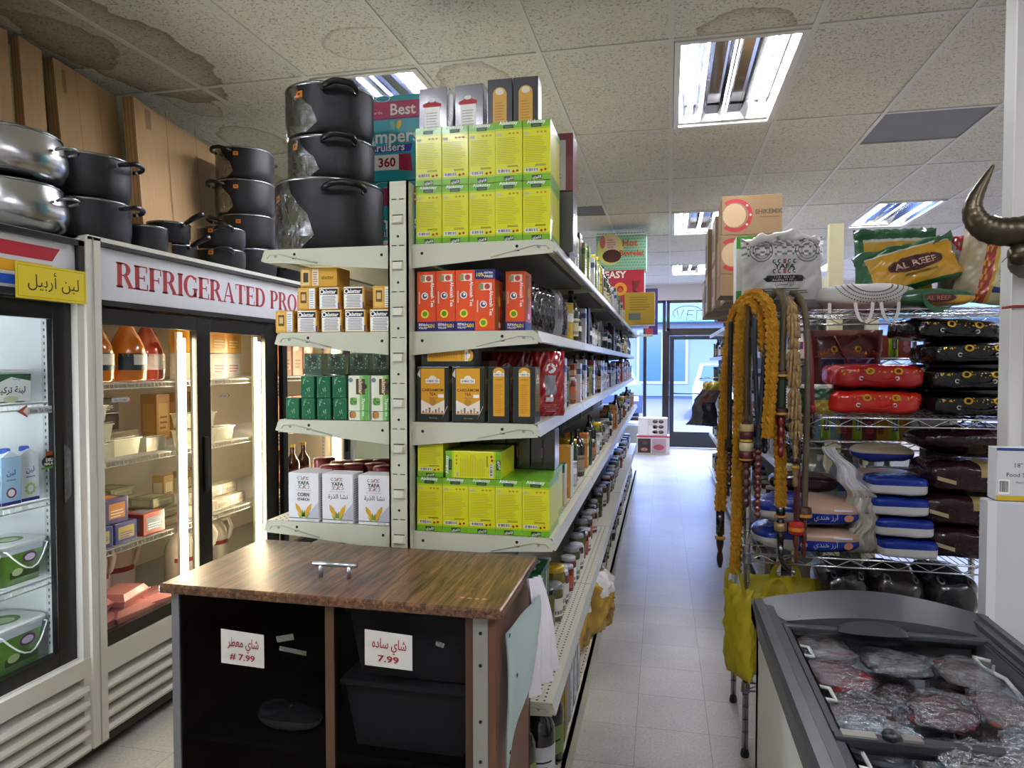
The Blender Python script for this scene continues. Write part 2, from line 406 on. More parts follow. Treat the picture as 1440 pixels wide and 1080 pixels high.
# ceiling: one slab of tiles with openings for the fixtures is built from tile cells
GX, GY = .6096, 1.2192
FIX = [(c, r) for c in (-3, 0, 3, 6) for r in (-3, 0, 3, 6)]
y0 = 3.25
cells = MB(); cm = ceil_mat(stains)
for i in range(-6, 11):
    for j in range(-5, 9):
        if (i, j) in FIX: continue
        xa, xb, ya, yb = max(i*GX, XL-.15), min((i+1)*GX, XR+.2), y0+j*GY, min(y0+(j+1)*GY, YF+.3)
        if xb <= xa or yb <= ya: continue
        if (i, j) == (2, 1): ya = y0+GY+.61
        if (i, j) == (-2, 2): yb -= .42
        cells.bb(xa, xb, ya, yb, CEIL, CEIL+.02, cm)
for (i, ya, yb, nm) in ((2, y0+GY, y0+GY+.61, '#77767a'), (-2, y0+3*GY-.42, y0+3*GY, '#6b6963')):
    cells.bb(i*GX, (i+1)*GX, ya, yb, CEIL+.004, CEIL+.022, M(nm, .7, var=.1, vs=8))
cells.bb(XL-.4, XR+.4, YB-.3, YF+.4, CEIL+.22, CEIL+.25, M('#4a4844', .9))
o = cells.build('ceiling'); o.rotation_euler.z = CA; struct(o)
tb = MB(); TW = M('#cfccc4', .5)
for i in range(-5, 11): tb.bb(i*GX-.012, i*GX+.012, YB, YF+.2, CEIL-.006, CEIL+.004, TW)
for j in range(-5, 9): tb.bb(XL-.1, XR+.1, y0+j*GY-.012, y0+j*GY+.012, CEIL-.0055, CEIL+.0045, TW)
tb.bb(2*GX, 3*GX, y0+GY+.598, y0+GY+.622, CEIL-.005, CEIL+.004, TW)
o = tb.build('trim_1'); o.rotation_euler.z = CA; struct(o)
# walls
WG = M('#b9bd8e', .7, var=.05, vs=3); WW = M('#dedad6', .7)
b = MB(); b.bb(XL-.2, XL, YB-.2, YF+.15, 0, CEIL+.2, WG); struct(b.build('wall_left'))
b = MB(); b.bb(XR, XR+.2, YB-.2, YF+.15, 0, CEIL+.2, WW); struct(b.build('wall_right'))
b = MB(); b.bb(XL, XR, YB-.2, YB, 0, CEIL+.2, WW); struct(b.build('wall_back'))
# front wall with its shop windows
DX0, DX1 = XA(940, YF), XA(940, YF)+1.0; HZ = at(960, 424, Y=YF).z; DZ = at(960, 470, Y=YF).z; SILL = at(915, 592, Y=YF).z
b = MB(); b.bb(XL, XR, YF, YF+.15, HZ+.03, CEIL+.2, M('#e2d8d8', .75)); struct(b.build('wall_front'))
b = MB(); b.bb(XL, DX0-.06, YF, YF+.15, 0, SILL, WW); b.bb(DX1+.06, XR, YF, YF+.15, 0, SILL, WW); struct(b.build('wall_front_below'))
ALU = M('#3a3733', .4, .6)
def window(n, x0, x1, z0, z1, muls):
    b = MB()
    b.bb(x0, x1, YF+.02, YF+.1, z1-.02, z1+.04, ALU); b.bb(x0, x1, YF+.02, YF+.1, z0-.02, z0+.05, ALU)
    for x in [x0+.03, x1-.03]+muls: b.bb(x-.03, x+.03, YF+.02, YF+.1, z0, z1, ALU)
    o = struct(b.build('window_%d' % n))
    g = MB(); g.quad((x0, YF+.06, z0), (x1, YF+.06, z0), (x1, YF+.06, z1), (x0, YF+.06, z1), GLASS)
    g.build('window_pane', o); return o
window(1, XL, DX0-.05, SILL+.02, HZ, [-1.4, .0-.32])
window(2, DX1+.05, XR, SILL+.02, HZ, [2.6, 4.3])
window(3, DX0-.04, DX1+.04, DZ+.06, HZ, [])
b = MB(); b.bb(DX0-.05, DX1+.05, YF-.01, YF+.12, DZ-.02, DZ+.06, ALU)
for x in (DX0-.03, DX1+.03): b.bb(x-.045, x+.045, YF-.01, YF+.12, 0, DZ, ALU)
struct(b.build('trim_2'))
b = MB(); DK = M('#3b4048', .35, .5)
b.bb(DX0+.02, DX1-.02, YF+.02, YF+.07, .01, .3, DK); b.bb(DX0+.02, DX1-.02, YF+.02, YF+.07, DZ-.1, DZ-.03, DK)
b.bb(DX0+.02, DX0+.1, YF+.02, YF+.07, .3, DZ-.1, DK); b.bb(DX1-.1, DX1-.02, YF+.02, YF+.07, .3, DZ-.1, DK)
d = struct(b.build('door_1'))
g = MB(); g.quad((DX0+.1, YF+.045, .3), (DX1-.1, YF+.045, .3), (DX1-.1, YF+.045, DZ-.1), (DX0+.1, YF+.045, DZ-.1), GLASS); g.build('door_pane', d)
g = MB(); g.tube([(DX0+.1, YF-.03, 1.02), (DX1-.1, YF-.03, 1.02)], .014, M('#4d6a6a', .3, .7)); g.build('push_bar', d)
b = MB(); b.bb(-1.6, DX0-.1, YF-.55, YF-.04, SILL-.05, SILL, M('#c9d6d8', .35)); struct(b.build('trim_3'))
# neon outline sign in the transom, seen from behind
sg = MB(); NEO = M('#2d3a48', .4); zz = at(968, 443, Y=YF).z; xs = XA(967, YF); yy = YF-.05
sg.tube([(xs+.27*math.cos(a)*(1 if True else 1), yy, zz+.135*math.sin(a)+.03) for a in [R(20+i*12) for i in range(17)]], .006, NEO, 6)
for P in ([(-.2, .1), (-.16, -.1), (-.08, .1)], [(.0, .08), (-.03, -.1), (.1, -.1)], [(.0, .08), (.1, .08)], [(-.02, 0), (.08, 0)], [(.26, .08), (.16, .08), (.15, -.1), (.25, -.1)]):
    sg.tube([(xs+x, yy, zz+z) for x, z in P], .007, NEO, 6)
sgr = thing('neon_sign', 'unlit neon tube sign with outlined letters hung in the glass above the front door', 'sign', (0, 0, 0))
sg.build('tubing', sgr)
w = MB()
for dx in (-.18, .18): w.tube([(xs+dx, yy, zz+.12), (xs+dx*.8, yy, HZ+.02)], .002, NEO, 5)
w.build('hanging_wire', sgr)
# ------------------------------------------------------------------ ceiling lights
TUBE = M('#f4f4ff', .3, emit=48.0); REFL = M('#cfd2d6', .1, 1.0); FRM = M('#d8d6cf', .4)
def light_fixture():
    root = thing('ceiling_light', 'x', 'ceiling light')
    f = MB(); w, l = GX-.03, GY-.03
    f.bb(-w/2, w/2, -l/2, -l/2+.03, -.012, .01, FRM); f.bb(-w/2, w/2, l/2-.03, l/2, -.012, .01, FRM)
    f.bb(-w/2, -w/2+.03, -l/2, l/2, -.012, .01, FRM); f.bb(w/2-.03, w/2, -l/2, l/2, -.012, .01, FRM)
    f.build('frame', root)
    r = MB(); W = w/2-.03; Lh = l/2-.03; pts = []
    for k in range(4):
        x0_ = -W+k*W/2; pts += [(x0_, .0), (x0_+.03, .05), (x0_+W/4-.035, .082), (x0_+W/4+.035, .082), (x0_+W/2-.03, .05)]
    pts.append((W, 0))
    for i in range(len(pts)-1):
        (xa, za), (xb, zb) = pts[i], pts[i+1]
        r.quad((xa, -Lh, za), (xb, -Lh, zb), (xb, Lh, zb), (xa, Lh, za), REFL)
    for sgn in (-1, 1): r.quad((-W, sgn*Lh, 0), (W, sgn*Lh, 0), (W, sgn*(Lh-.0), .09), (-W, sgn*(Lh-.0), .09), REFL)
    r.bb(-w/2, w/2, -l/2, l/2, .095, .1, FRM)
    r.build('reflector', root)
    for k in (0, 1.5, 3):
        xx = -W+(k+.5)*W/2
        t = MB(); t.tube([(xx, -Lh+.03, .022), (xx, Lh-.03, .022)], .0135, TUBE, 10); t.build('fluorescent_tube', root)
    for sgn in (-1, 1):
        e = MB(); e.bb(-W, W, sgn*(Lh-.012)-.012, sgn*(Lh-.012)+.012, .005, .05, FRM); e.build('lamp_holder', root)
    return root
where = {(-3, 0): 'over the gap between fridges and the tea shelves', (0, 0): 'nearest over the middle of the aisle', (0, 3): 'second over the aisle, behind the tan carton stack',
         (0, 6): 'farthest over the aisle, by the shop front', (3, 3): 'over the yellow-green rice sacks on the right'}
for (c, r) in FIX:
    if c == 6 and r > 0: pass
    p = CT @ Vector(((c+.5)*GX, y0+(r+.5)*GY, CEIL))
    lab = 'recessed mirror fluorescent troffer '+where.get((c, r), 'in the ceiling, row %s column %s, out of the picture' % (r, c))
    put('fixture', light_fixture, p, lab, 'ceiling light', 'recessed ceiling troffers', rz=CA)
# ------------------------------------------------------------------ outside
b = MB(); b.bb(-40, 45, YF+.16, 60, -.14, -.02, M('#5c5c64', .85, var=.15, vs=2)); struct(b.build('street_ground'))
b = MB(); b.bb(-40, 45, YF+.16, YF+3.2, -.02, .0, M('#85827e', .85, var=.08, vs=3)); struct(b.build('sidewalk'))
fac = thing('street_building', 'pale shop building across the street seen through the glass', 'building', (0, 34, 0))
b = MB(); b.bb(-30, 40, 0, 6, 0, 9, M('#8b90a8', .8, var=.06, vs=.5)); b.build('facade', fac)
WN = M('#4f6a8c', .2); WF = M('#b5b8c4', .6)
for i in range(-6, 9):
    for (z0_, h_) in ((.6, 2.6), (4.6, 2.2)):
        w = MB(); x_ = i*4.2; w.bb(x_-1.2, x_+1.2, -.08, .02, z0_, z0_+h_, WF); w.bb(x_-1.08, x_-.05, -.1, -.07, z0_+.12, z0_+h_-.12, WN); w.bb(x_+.05, x_+1.08, -.1, -.07, z0_+.12, z0_+h_-.12, WN)
        w.build('shop_window', fac)
b = MB(); b.bb(-30, 40, -1.4, 0, 3.5, 3.8, M('#7fb0a8', .7)); b.build('awning', fac)
def vehicle(col, L, H, W, van):
    root = thing('car', 'x', 'car'); body = M(col, .25, coat=.6); GLS = M('#31506e', .08); TY = M('#141416', .7)
    # profile in (length, height), extruded across the width with shoulders
    if van: lo = [(-L/2, .35), (L/2-.05, .35), (L/2, .8), (L/2-.25, 1.05), (L/2-1.0, 1.15), (-L/2, 1.15)]; up = [(-L/2+.02, 1.12), (L/2-1.0, 1.12), (L/2-1.75, H), (-L/2+.15, H)]
    else: lo = [(-L/2, .35), (L/2-.05, .35), (L/2, .7), (L/2-.15, .88), (L/2-1.2, 1.0), (-L/2+.7, 1.02), (-L/2, .95)]; up = [(-L/2+.55, .98), (L/2-1.15, .98), (L/2-1.9, H), (-L/2+1.3, H)]
    T = Matrix.Rotation(PI/2, 4, 'X')
    m = MB(); m.prism(lo, -W/2, W/2, body, T); m.build('lower_body', root)
    m = MB(); n = len(up); k = .84
    vs = [(x, -W/2*(1 if z < 1.2 else k), z) for x, z in up]+[(x, W/2*(1 if z < 1.2 else k), z) for x, z in up]
    m.add(vs, [tuple(range(n)), tuple(reversed(range(n, 2*n)))]+[(i, n+i, n+(i+1) % n, (i+1) % n) for i in range(n)], body); m.build('cabin', root)
    g = MB(); fx0, fz0 = up[1]; fx1, fz1 = up[2]
    g.add([(fx0-.06, -W*.42, fz0+.07), (fx0-.06, W*.42, fz0+.07), (fx1+.08, W*.37, fz1-.08), (fx1+.08, -W*.37, fz1-.08)], [(0, 1, 2, 3)], GLS, Matrix.Translation((.03, 0, .02))); g.build('windshield', root)
    for sgn in (-1, 1):
        g = MB(); g.add([(up[0][0]+.3, sgn*(W/2+.004), 1.16), (fx0-.35, sgn*(W/2+.004), 1.16), (fx1-.1, sgn*(W/2*k+.012), fz1-.1), (up[3][0]+.15, sgn*(W/2*k+.012), fz1-.1)], [(0, 1, 2, 3)], GLS); g.build('side_window', root)
        for xx in (-L/2+.85, L/2-.9):
            t = MB(); t.lathe([(.0, -.1), (.28, -.1), (.33, -.06), (.33, .06), (.28, .1), (.0, .1)], TY, 20, Matrix.Translation((xx, sgn*(W/2-.1), .33)) @ Matrix.Rotation(PI/2, 4, 'X')); t.build('wheel', root)
        h = MB(); h.box((L/2-.03, sgn*W*.36, .72), (.06, .34, .14), M('#f4f6f8', .1), bev=.02); h.build('headlight', root)
    h = MB(); h.box((L/2-.02, 0, .5), (.06, W*.8, .16), TY, bev=.02); h.build('front_bumper', root)
    return root
p = at(905, 540, Y=19.5); o = vehicle('#4d5d74', 4.6, 1.75, 1.9, True); o.location = (p.x-1.3, 19.6, -.02); o.rotation_euler.z = R(-80); tag(o, 'dark blue-grey van parked outside left of the shop door', 'car')
p = at(985, 540, Y=18.5); o = vehicle('#e6eaee', 4.7, 1.6, 1.85, False); o.location = (p.x+1.0, 22.6, -.02); o.rotation_euler.z = R(-95); tag(o, 'white car with a blue windshield parked outside behind the shop door', 'car')
# sun and sky
wd = bpy.data.worlds.new('sky'); SC.world = wd; wd.use_nodes = True; nt = wd.node_tree
bgn = nt.nodes['Background']; sk = nt.nodes.new('ShaderNodeTexSky'); sk.sky_type = 'NISHITA'; sk.sun_disc = False; sk.sun_elevation = R(48); sk.sun_rotation = R(20)
vmx = nt.nodes.new('ShaderNodeVectorMath'); vmx.operation = 'MULTIPLY'; vmx.inputs[1].default_value = (.74, .8, 1.2)
nt.links.new(sk.outputs[0], vmx.inputs[0]); nt.links.new(vmx.outputs[0], bgn.inputs[0]); bgn.inputs[1].default_value = 1.25
sd = bpy.data.lights.new('sun', 'SUN'); sd.energy = 2.2; sd.angle = R(.6); sd.color = (1, .95, .88)
so = bpy.data.objects.new('sun', sd); COL.objects.link(so); so.rotation_euler = Vector((-.3, -.27, -1.0)).to_track_quat('-Z', 'Y').to_euler(); so.location = (5, 25, 12)
# ------------------------------------------------------------------ white pillar with the bull horn
PX0 = XA(1421, 2.35)
b = MB(); b.bb(PX0, PX0+.34, 2.35, 2.425, 0, CEIL, M('#c4c4bd', .6, var=.03, vs=5)); b.bb(PX0-.003, PX0+.03, 2.343, 2.353, 0, CEIL, M('#d4d4ce', .6)); struct(b.build('pillar'))
hr = thing('bull_horn_mount', 'bronze bull head with long curved horn mounted on the white pillar', 'wall mount')
BRZ = M('#4b4333', .36, .8, var=.25, vs=22)
def hp(x, y, Y=2.02): return at(x, y, Y=Y)
pts = [(1397, 232), (1389, 246), (1380, 262), (1372, 278), (1368, 293), (1371, 306), (1379, 316), (1391, 323), (1408, 326), (1428, 326), (1450, 325), (1475, 326)]
rad = [.003, .009, .014, .019, .024, .028, .031, .034, .036, .038, .041, .044]
def smooth(P, r, k=4):
    o, q = [], []
    for i in range(len(P)-1):
        a, b_, c, d_ = P[max(i-1, 0)], P[i], P[i+1], P[min(i+2, len(P)-1)]
        for j in range(k):
            t = j/k; o.append(.5*((2*b_)+(c-a)*t+(2*a-5*b_+4*c-d_)*t*t+(3*b_-a-3*c+d_)*t**3))
            if r is not None: q.append(r[i]*(1-t)+r[i+1]*t)
    o.append(P[-1]); q.append(r[-1] if r is not None else 0)
    return o, q
P, rr = smooth([hp(*q) for q in pts], rad, 5)
m = MB(); m.tube(P, [q*(1+.03*math.sin(i*1.9)) for i, q in enumerate(rr)], BRZ, 18); m.build('horn', hr)
sk_ = MB(); c = hp(1500, 372); T = Matrix.Translation(c)
sk_.lathe([(.0, -.24), (.035, -.235), (.05, -.2), (.055, -.1), (.075, -.02), (.095, .05), (.085, .1), (.04, .125), (0, .13)], BRZ, 24, T)
sk_.tube([c+Vector((0, .02, .05)), Vector((c.x+.06, 2.349, c.z+.05))], .05, BRZ, 14); sk_.build('skull', hr)
e = MB(); c2 = hp(1437, 357); e.lathe([(0, -.03), (.02, -.026), (.03, -.012), (.032, .0), (.026, .018), (.014, .03), (0, .033)], BRZ, 16, Matrix.Translation(c2) @ Matrix.Rotation(R(80), 4, 'Y')); e.tube([c2, c2+Vector((.11, .02, .0))], .024, BRZ, 12); e.build('ear', hr)
w = MB(); w.tube([hp(1431, 349, 2.05), at(1411, 366, Y=2.335), at(1409, 369, Y=2.345)], .0012, M('#15130f', .5), 5)
tag(w.build('thin_wire'), 'thin black wire tied across the white pillar under the bull horn', 'wire')
rc = MB(); rc.tube([at(1409, 433, Y=2.335), at(1425, 431, Y=2.334), at(1460, 430, Y=2.334)], .004, M('#a2341f', .6, bump=.5, bs=300), 8)
tag(rc.build('red_cord'), 'red cord wrapped around the white pillar at sack height', 'cord')
# ================================================================== double-sided shelving unit
GY0, GXC = 2.13, -.834
SH = [('S1', 1.967, .5), ('S2', 1.684, .452), ('S3', 1.388, .452), ('S4', 1.028, .5), ('S5', .50, .5)]
Z1, Z2, Z3, Z4, Z5 = [q[1] for q in SH]; ZB = .13
EDGE = {Z1: GXC+.5, Z2: GXC+.452, Z3: GXC+.452, Z4: GXC+.5, Z5: GXC+.5, ZB: GXC+.5}
NSEC, SEC = 6, 1.22
gon = thing('shelving_unit', 'long cream double-sided metal shop shelving unit between the fridges and the aisle', 'shelving')
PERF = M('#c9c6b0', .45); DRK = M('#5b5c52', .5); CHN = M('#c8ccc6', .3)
def upright(Y, ztop=2.165):
    m = MB(); w = .034
    m.bb(GXC-w, GXC+w, Y-.03, Y-.022, 0, ztop, CREAM); m.bb(GXC-w, GXC-w+.006, Y-.03, Y+.03, 0, ztop, CREAM); m.bb(GXC+w-.006, GXC+w, Y-.03, Y+.03, 0, ztop, CREAM)
    z = .12
    while z < ztop-.05:
        m.add([(GXC-.02, Y-.03, z-.016), (GXC+.02, Y-.03, z-.016), (GXC+.02, Y-.03, z+.012), (GXC-.02, Y-.03, z+.012), (GXC-.014, Y-.042, z-.012), (GXC+.014, Y-.042, z-.012), (GXC+.016, Y-.036, z+.01), (GXC-.016, Y-.036, z+.01)],
              [(4, 5, 6, 7), (0, 1, 5, 4), (1, 2, 6, 5), (2, 3, 7, 6), (3, 0, 4, 7)], CREAM)
        m.bb(GXC-.018, GXC+.018, Y-.0312, Y-.0302, z+.012, z+.0145, HOLE)
        m.lathe([(.0045, -.0012), (.0045, .0)], HOLE, 8, Matrix.Translation((GXC, Y-.0302, z-.055)) @ Matrix.Rotation(PI/2, 4, 'X'))
        for k in (-1, 1): m.bb(GXC+k*.013-.008, GXC+k*.013+.008, Y-.0315, Y-.0302, z+.062, z+.0645, HOLE)
        z += .148
    return m.build('upright', gon)
for k in range(NSEC+1): upright(GY0+k*SEC, 2.165 if k else 2.165)
def shelf(side, zs, dep, k):
    """one shelf deck with its bracket plate and price rail"""
    ya, yb = GY0+k*SEC+.004, GY0+(k+1)*SEC-.004; x0 = GXC+side*.04; x1 = GXC+side*dep
    m = MB(); m.bb(x0, x1, ya, yb, zs-.012, zs-.001, PERF)
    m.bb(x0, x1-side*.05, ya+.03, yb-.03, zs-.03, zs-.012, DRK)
    if k < 2 and zs < 1.6:
        for r_ in range(3 if k == 0 else 2):
            n = 46
            for q in range(n):
                yy = ya+(q+.5)*(yb-ya)/n
                xx = x1-side*(.028+.024*r_); m.quad((xx-.0035, yy-.0042, zs-.0006), (xx+.0035, yy-.0042, zs-.0006), (xx+.0035, yy+.0042, zs-.0006), (xx-.0035, yy+.0042, zs-.0006), HOLE)
    s = m.build('shelf', gon)
    r = MB(); T = None
    pr = [(x1-side*.012, zs-.0012), (x1, zs-.0025), (x1+side*.012, zs-.036), (x1+side*.008, zs-.04), (x1-side*.012, zs-.028)]
    pts = [(x, z) for x, z in pr]
    vs = [(x, ya, z) for x, z in pts]+[(x, yb, z) for x, z in pts]; n = len(pts)
    r.add(vs, [tuple(range(n)), tuple(reversed(range(n, 2*n)))]+[(i, (i+1) % n, n+(i+1) % n, n+i) for i in range(n)], CHN if side > 0 else CREAM)
    r.build('price_rail', s)
    for yy, sg in ((ya, -1), (yb, 1)):
        g = MB()
        P = [(x0-side*.012, zs), (x1-side*.015, zs), (x1+side*.004, zs-.012), (x1, zs-.042), (x1-side*.13, zs-.05), (x0-side*.012, zs-.078)]
        vs = [(x, yy-.002, z) for x, z in P]+[(x, yy+.002, z) for x, z in P]; n = len(P)
        g.add(vs, [tuple(range(n)), tuple(reversed(range(n, 2*n)))]+[(i, (i+1) % n, n+(i+1) % n, n+i) for i in range(n)], CREAM)
        if k == 0 and sg < 0:
            F = Panel(g, lambda u, v, l: (u, yy-.002-l, v))
            F.disc(x1-side*.115, zs-.018, .005, HOLE); F.rect(x1-side*.115-.008, zs-.034, x1-side*.115+.008, zs-.028, HOLE)
            F.disc(x0+side*.03, zs-.03, .005, HOLE); F.disc(x1-side*.045, zs-.022, .006, M('#8d8f80', .4))
            g.tube([(x1-side*.2, yy-.003, zs-.05), (x1-side*.06, yy-.003, zs-.017), (x1-side*.02, yy-.003, zs-.019), (x1-side*.012, yy-.003, zs-.03)], .0022, CREAM_D, 6)
        g.build('shelf_bracket', s)
for (nm, zs, dep) in SH:
    for k in range(NSEC): shelf(1, zs, dep, k)
    for k in range(2 if zs > .9 else 1): shelf(-1, zs+(0 if zs > 1.1 else .01), dep, k)
m = MB(); m.bb(GXC-.012, GXC+.012, GY0+.03, GY0+NSEC*SEC-.03, .15, 1.93, M('#8b8a7d', .6)); m.build('back_panel', gon)
m = MB()
for sd_ in (-1, 1):
    m.bb(GXC+sd_*.03, GXC+sd_*.5, GY0, GY0+NSEC*SEC, ZB-.014, ZB-.002, PERF); m.bb(GXC+sd_*.485, GXC+sd_*.5, GY0, GY0+NSEC*SEC, 0, ZB-.002, CREAM)
    m.bb(GXC+sd_*.03, GXC+sd_*.5, GY0-.006, GY0, 0, ZB-.002, CREAM)
for r_ in range(3):
    for q in range(60):
        yy = GY0+.02+q*.04; xx = GXC+.5-.03-.028*r_
        m.quad((xx-.004, yy-.005, ZB-.0014), (xx+.004, yy-.005, ZB-.0014), (xx+.004, yy+.005, ZB-.0014), (xx-.004, yy+.005, ZB-.0014), HOLE)
m.build('base_deck', gon)

# ================================================================== packets and boxes on the end of the unit
def shrink(mb, w, d, h, T=None):
    """loose corner folds of clear wrap on a carton"""
    pass
YG, GRN, DGRN = M('#d6d81a', .3, coat=.35), M('#6fae1f', .3, coat=.35), M('#1f3d1c', .4); YLN = M('#b3ab12', .4)
TW_, TD_, TH_ = .0876, .2, .186
def tea_carton():
    m = MB(); w, d, h = TW_, TD_, TH_
    m.box((0, d/2, h/2), (w, d, h), YG, bev=.0015)
    for P, W in ((front(m, w), w), (right(m, w/2), d), (left(m, -w/2, d), d)):
        P.rect(0, h*.89, W, h, GRN); P.rect(0, 0, W, h*.1, GRN); P.rect(0, h*.855, W, h*.89, M('#a9c41c', .3, coat=.35)); P.rect(0, h*.1, W, h*.13, M('#a9c41c', .3, coat=.35))
    F = front(m, w)
    F.rect(w*.3, h*.885, w*.68, h*.945, DGRN, 2); F.text(w*.49, h*.95, 'Alokozay', .0155, INKW, 4, bold=.02); F.rect(w*.36, h*.9, w*.62, h*.925, M('#4f6b45', .4), 3)
    F.rect(w*.33, .002, w*.69, h*.085, DGRN, 2); F.text(w*.51, h*.03, arabic('الكوزي'), .0105, INKW, 3, bold=.02)
    F.rect(w*.06, h*.77, w*.22, h*.81, M('#b9b9a4', .5), 2)
    for k in range(3): F.rect(w*(.5+.14*k), h*.785, w*(.58+.14*k), h*.815, M('#b98f16', .4), 2)
    F.lines(w*.08, h*.3, w*.92, h*.75, 15, YLN, 2, .3, 4)
    F.lines(w*.45, h*.235, w*.92, h*.27, 2, M('#6a6010', .4), 2, .5, 9)
    F.barcode(w*.07, h*.14, w*.55, h*.205); F.disc(w*.68, h*.16, .004, INKR, 2); F.disc(w*.82, h*.17, .004, M('#a63b1a'), 2)
    t = top(m, h, -w/2, 0); t.rect(0, 0, w, .2, GRN)
    return m.build('tea_carton')
GT = 'yellow-green tea cartons'
xs0 = GXC+.046
for row in range(2):
    for i in range(5):
        put('tea', tea_carton, (xs0+TW_/2+i*(TW_+.0012), GY0+.012+.003*((i*7+row*3) % 3), Z1+.001+row*(TH_+.002)),
            'yellow-green tea carton in the %s row of the top shelf, %s from the upright' % (('lower', 'upper')[row], nth(i)), 'tea carton', GT)
for i in range(5):
    put('tea', tea_carton, (xs0+TW_/2+i*(TW_+.001), GY0+.012, Z4+.001), 'yellow-green tea carton standing in the bottom row beside the counter top, %s from the upright' % nth(i), 'tea carton', GT, sc=(1, 1, .95))
put('tea', tea_carton, (xs0+TW_/2+.002, GY0+.014, Z4+.18), 'yellow-green tea carton standing upright on the bottom row, beside the lying one', 'tea carton', GT, sc=(1, 1, .78))
o = put('tea', tea_carton, (xs0+.30, GY0+.013, Z4+.1785+.0445), 'yellow-green tea carton lying on its side on the bottom row', 'tea carton', GT)
o.rotation_euler = (0, -PI/2, 0); o.location.x = xs0+.285
# grey tea boxes above
GREYB, GOLDL = M('#3c3d42', .3, coat=.5), M('#d9a845', .4)
def grey_box(lab):
    def f():
        m = MB(); w, d, h = .098, .075, .16
        m.box((0, d/2, h/2), (w, d, h), GREYB, bev=.0015); F = front(m, w)
        if lab == 'w':
            F.rect(w*.2, .0, w*.75, h*.62, INKW, 1); F.poly([(w*.14, h*.6), (w*.8, h*.6), (w*.8, h*.66), (w*.47, h*.74), (w*.14, h*.66)], INKR, 2)
            F.disc(w*.47, h*.74, .013, M('#d8d8d4'), 3, .007); F.lines(w*.26, h*.12, w*.7, h*.52, 7, M('#b8b8b4'), 2)
        else:
            F.rect(w*.22, .0, w*.78, h*.7, GOLDL, 1); F.disc(w*.5, h*.7, w*.28, GOLDL, 2, .022); F.disc(w*.5, h*.75, .017, M('#e8e2d0'), 4, .01); F.lines(w*.3, h*.1, w*.7, h*.58, 9, M('#b98a34'), 3)
        R_ = right(m, w/2); R_.rect(d*.1, h*.05, d*.9, h*.7, M('#3c3c40', .3), 1); R_.lines(d*.2, h*.1, d*.8, h*.6, 7, M('#8a8a8c'), 2)
        return m.build('tea_box')
    return f
zt = Z1+2*(TH_+.002)+.002
for i, (x, lab, tx, rz) in enumerate(((610, 'w', 'dark grey tea box with white label and red band on the tea cartons, left one', .0), (660, 'w', 'dark grey tea box with white label and red band on the tea cartons, right one', -.05),
                                  (703, 'o', 'dark tea box with orange label on the tea cartons, left one', 0), (739, 'o', 'dark tea box with orange label above the corner of the top shelf, right one', .02))):
    xx = XA(x, GY0+.1); o = put('gb'+lab, grey_box(lab), (xx, GY0+.1, zt), tx, 'tea box', 'dark tea boxes on top of the tea cartons', rz)
    if lab == 'o': o.scale = (.84, 1, 1.06)
tp = MB(); tp.add([(0, 0, 0), (.05, .01, 0), (.0, 0, .19), (0, .02, 0), (.05, .03, 0), (0, .02, .19)], [(0, 1, 2), (5, 4, 3), (0, 2, 5, 3), (1, 4, 5, 2), (0, 3, 4, 1)], M('#2a6a70', .4))
q = XA(634, GY0+.19); o = tp.build('teal_flap', None, (q, GY0+.178, zt)); tag(o, 'teal cardboard triangle sticking up behind the dark tea boxes', 'cardboard')
# diaper carton behind the stack of pots
def diaper():
    m = MB(); w, d, h = .42, .3, .34; TE = M('#2fa3b4', .35, coat=.3); PK = M('#b02a58', .35, coat=.3)
    m.box((0, d/2, h/2), (w, d, h), TE, bev=.003); F = front(m, w)
    F.rect(0, h*.74, w, h*.93, PK, 1); F.rect(0, h*.72, w, h*.74, M('#8a2e6a'), 1)
    F.text(w*.66, h*.77, 'Best Fit', .062, INKW, 2, bold=.02); F.text(w*.3, h*.79, '-for the', .016, INKW, 2)
    F.text(w*.42, h*.45, 'Pampers', .075, INKW, 2, bold=.02)
    F.poly([(w*.16, h*.34), (w*.64, h*.34), (w*.66, h*.425), (w*.16, h*.41)], M('#4a3ab0'), 1); F.text(w*.4, h*.352, 'Cruisers', .044, INKW, 2, bold=.02)
    F.rect(w*.2, h*.13, w*.52, h*.31, INKW, 1); F.poly([(w*.52, h*.13), (w*.66, h*.1), (w*.64, h*.31), (w*.52, h*.31)], PK, 1); F.text(w*.4, h*.17, '360', .05, INKR, 2, bold=.03)
    F.rect(w*.82, h*.2, w*.98, h*.36, INKW, 1); F.text(w*.88, h*.04, '108', .035, INKW, 2, bold=.02)
    for s_ in (-1, 1): F.poly([(w*.49+s_*.014+.011*math.cos(a), h*.655+.017*math.sin(a)+.6*s_*.011*math.cos(a)) for a in [i*PI/8 for i in range(16)]], M('#e2c04a') if s_ > 0 else M('#7cc0a0'), 2)
    F.ring(w*.36, h*.965, .028, .032, INKW, 2, k=.4)
    return m.build('diaper_carton')
ZD = at(540, 256, Y=2.62).z
dx = XA(540, 2.62)
for k in range(2):
    put('diap', diaper, (dx+.06, 2.62, Z1+.002+k*.343), ('teal diaper carton under the visible one behind the pots', 'teal diaper carton with pink Best Fit band behind the big dark pots')[k], 'diaper carton', 'teal diaper cartons')
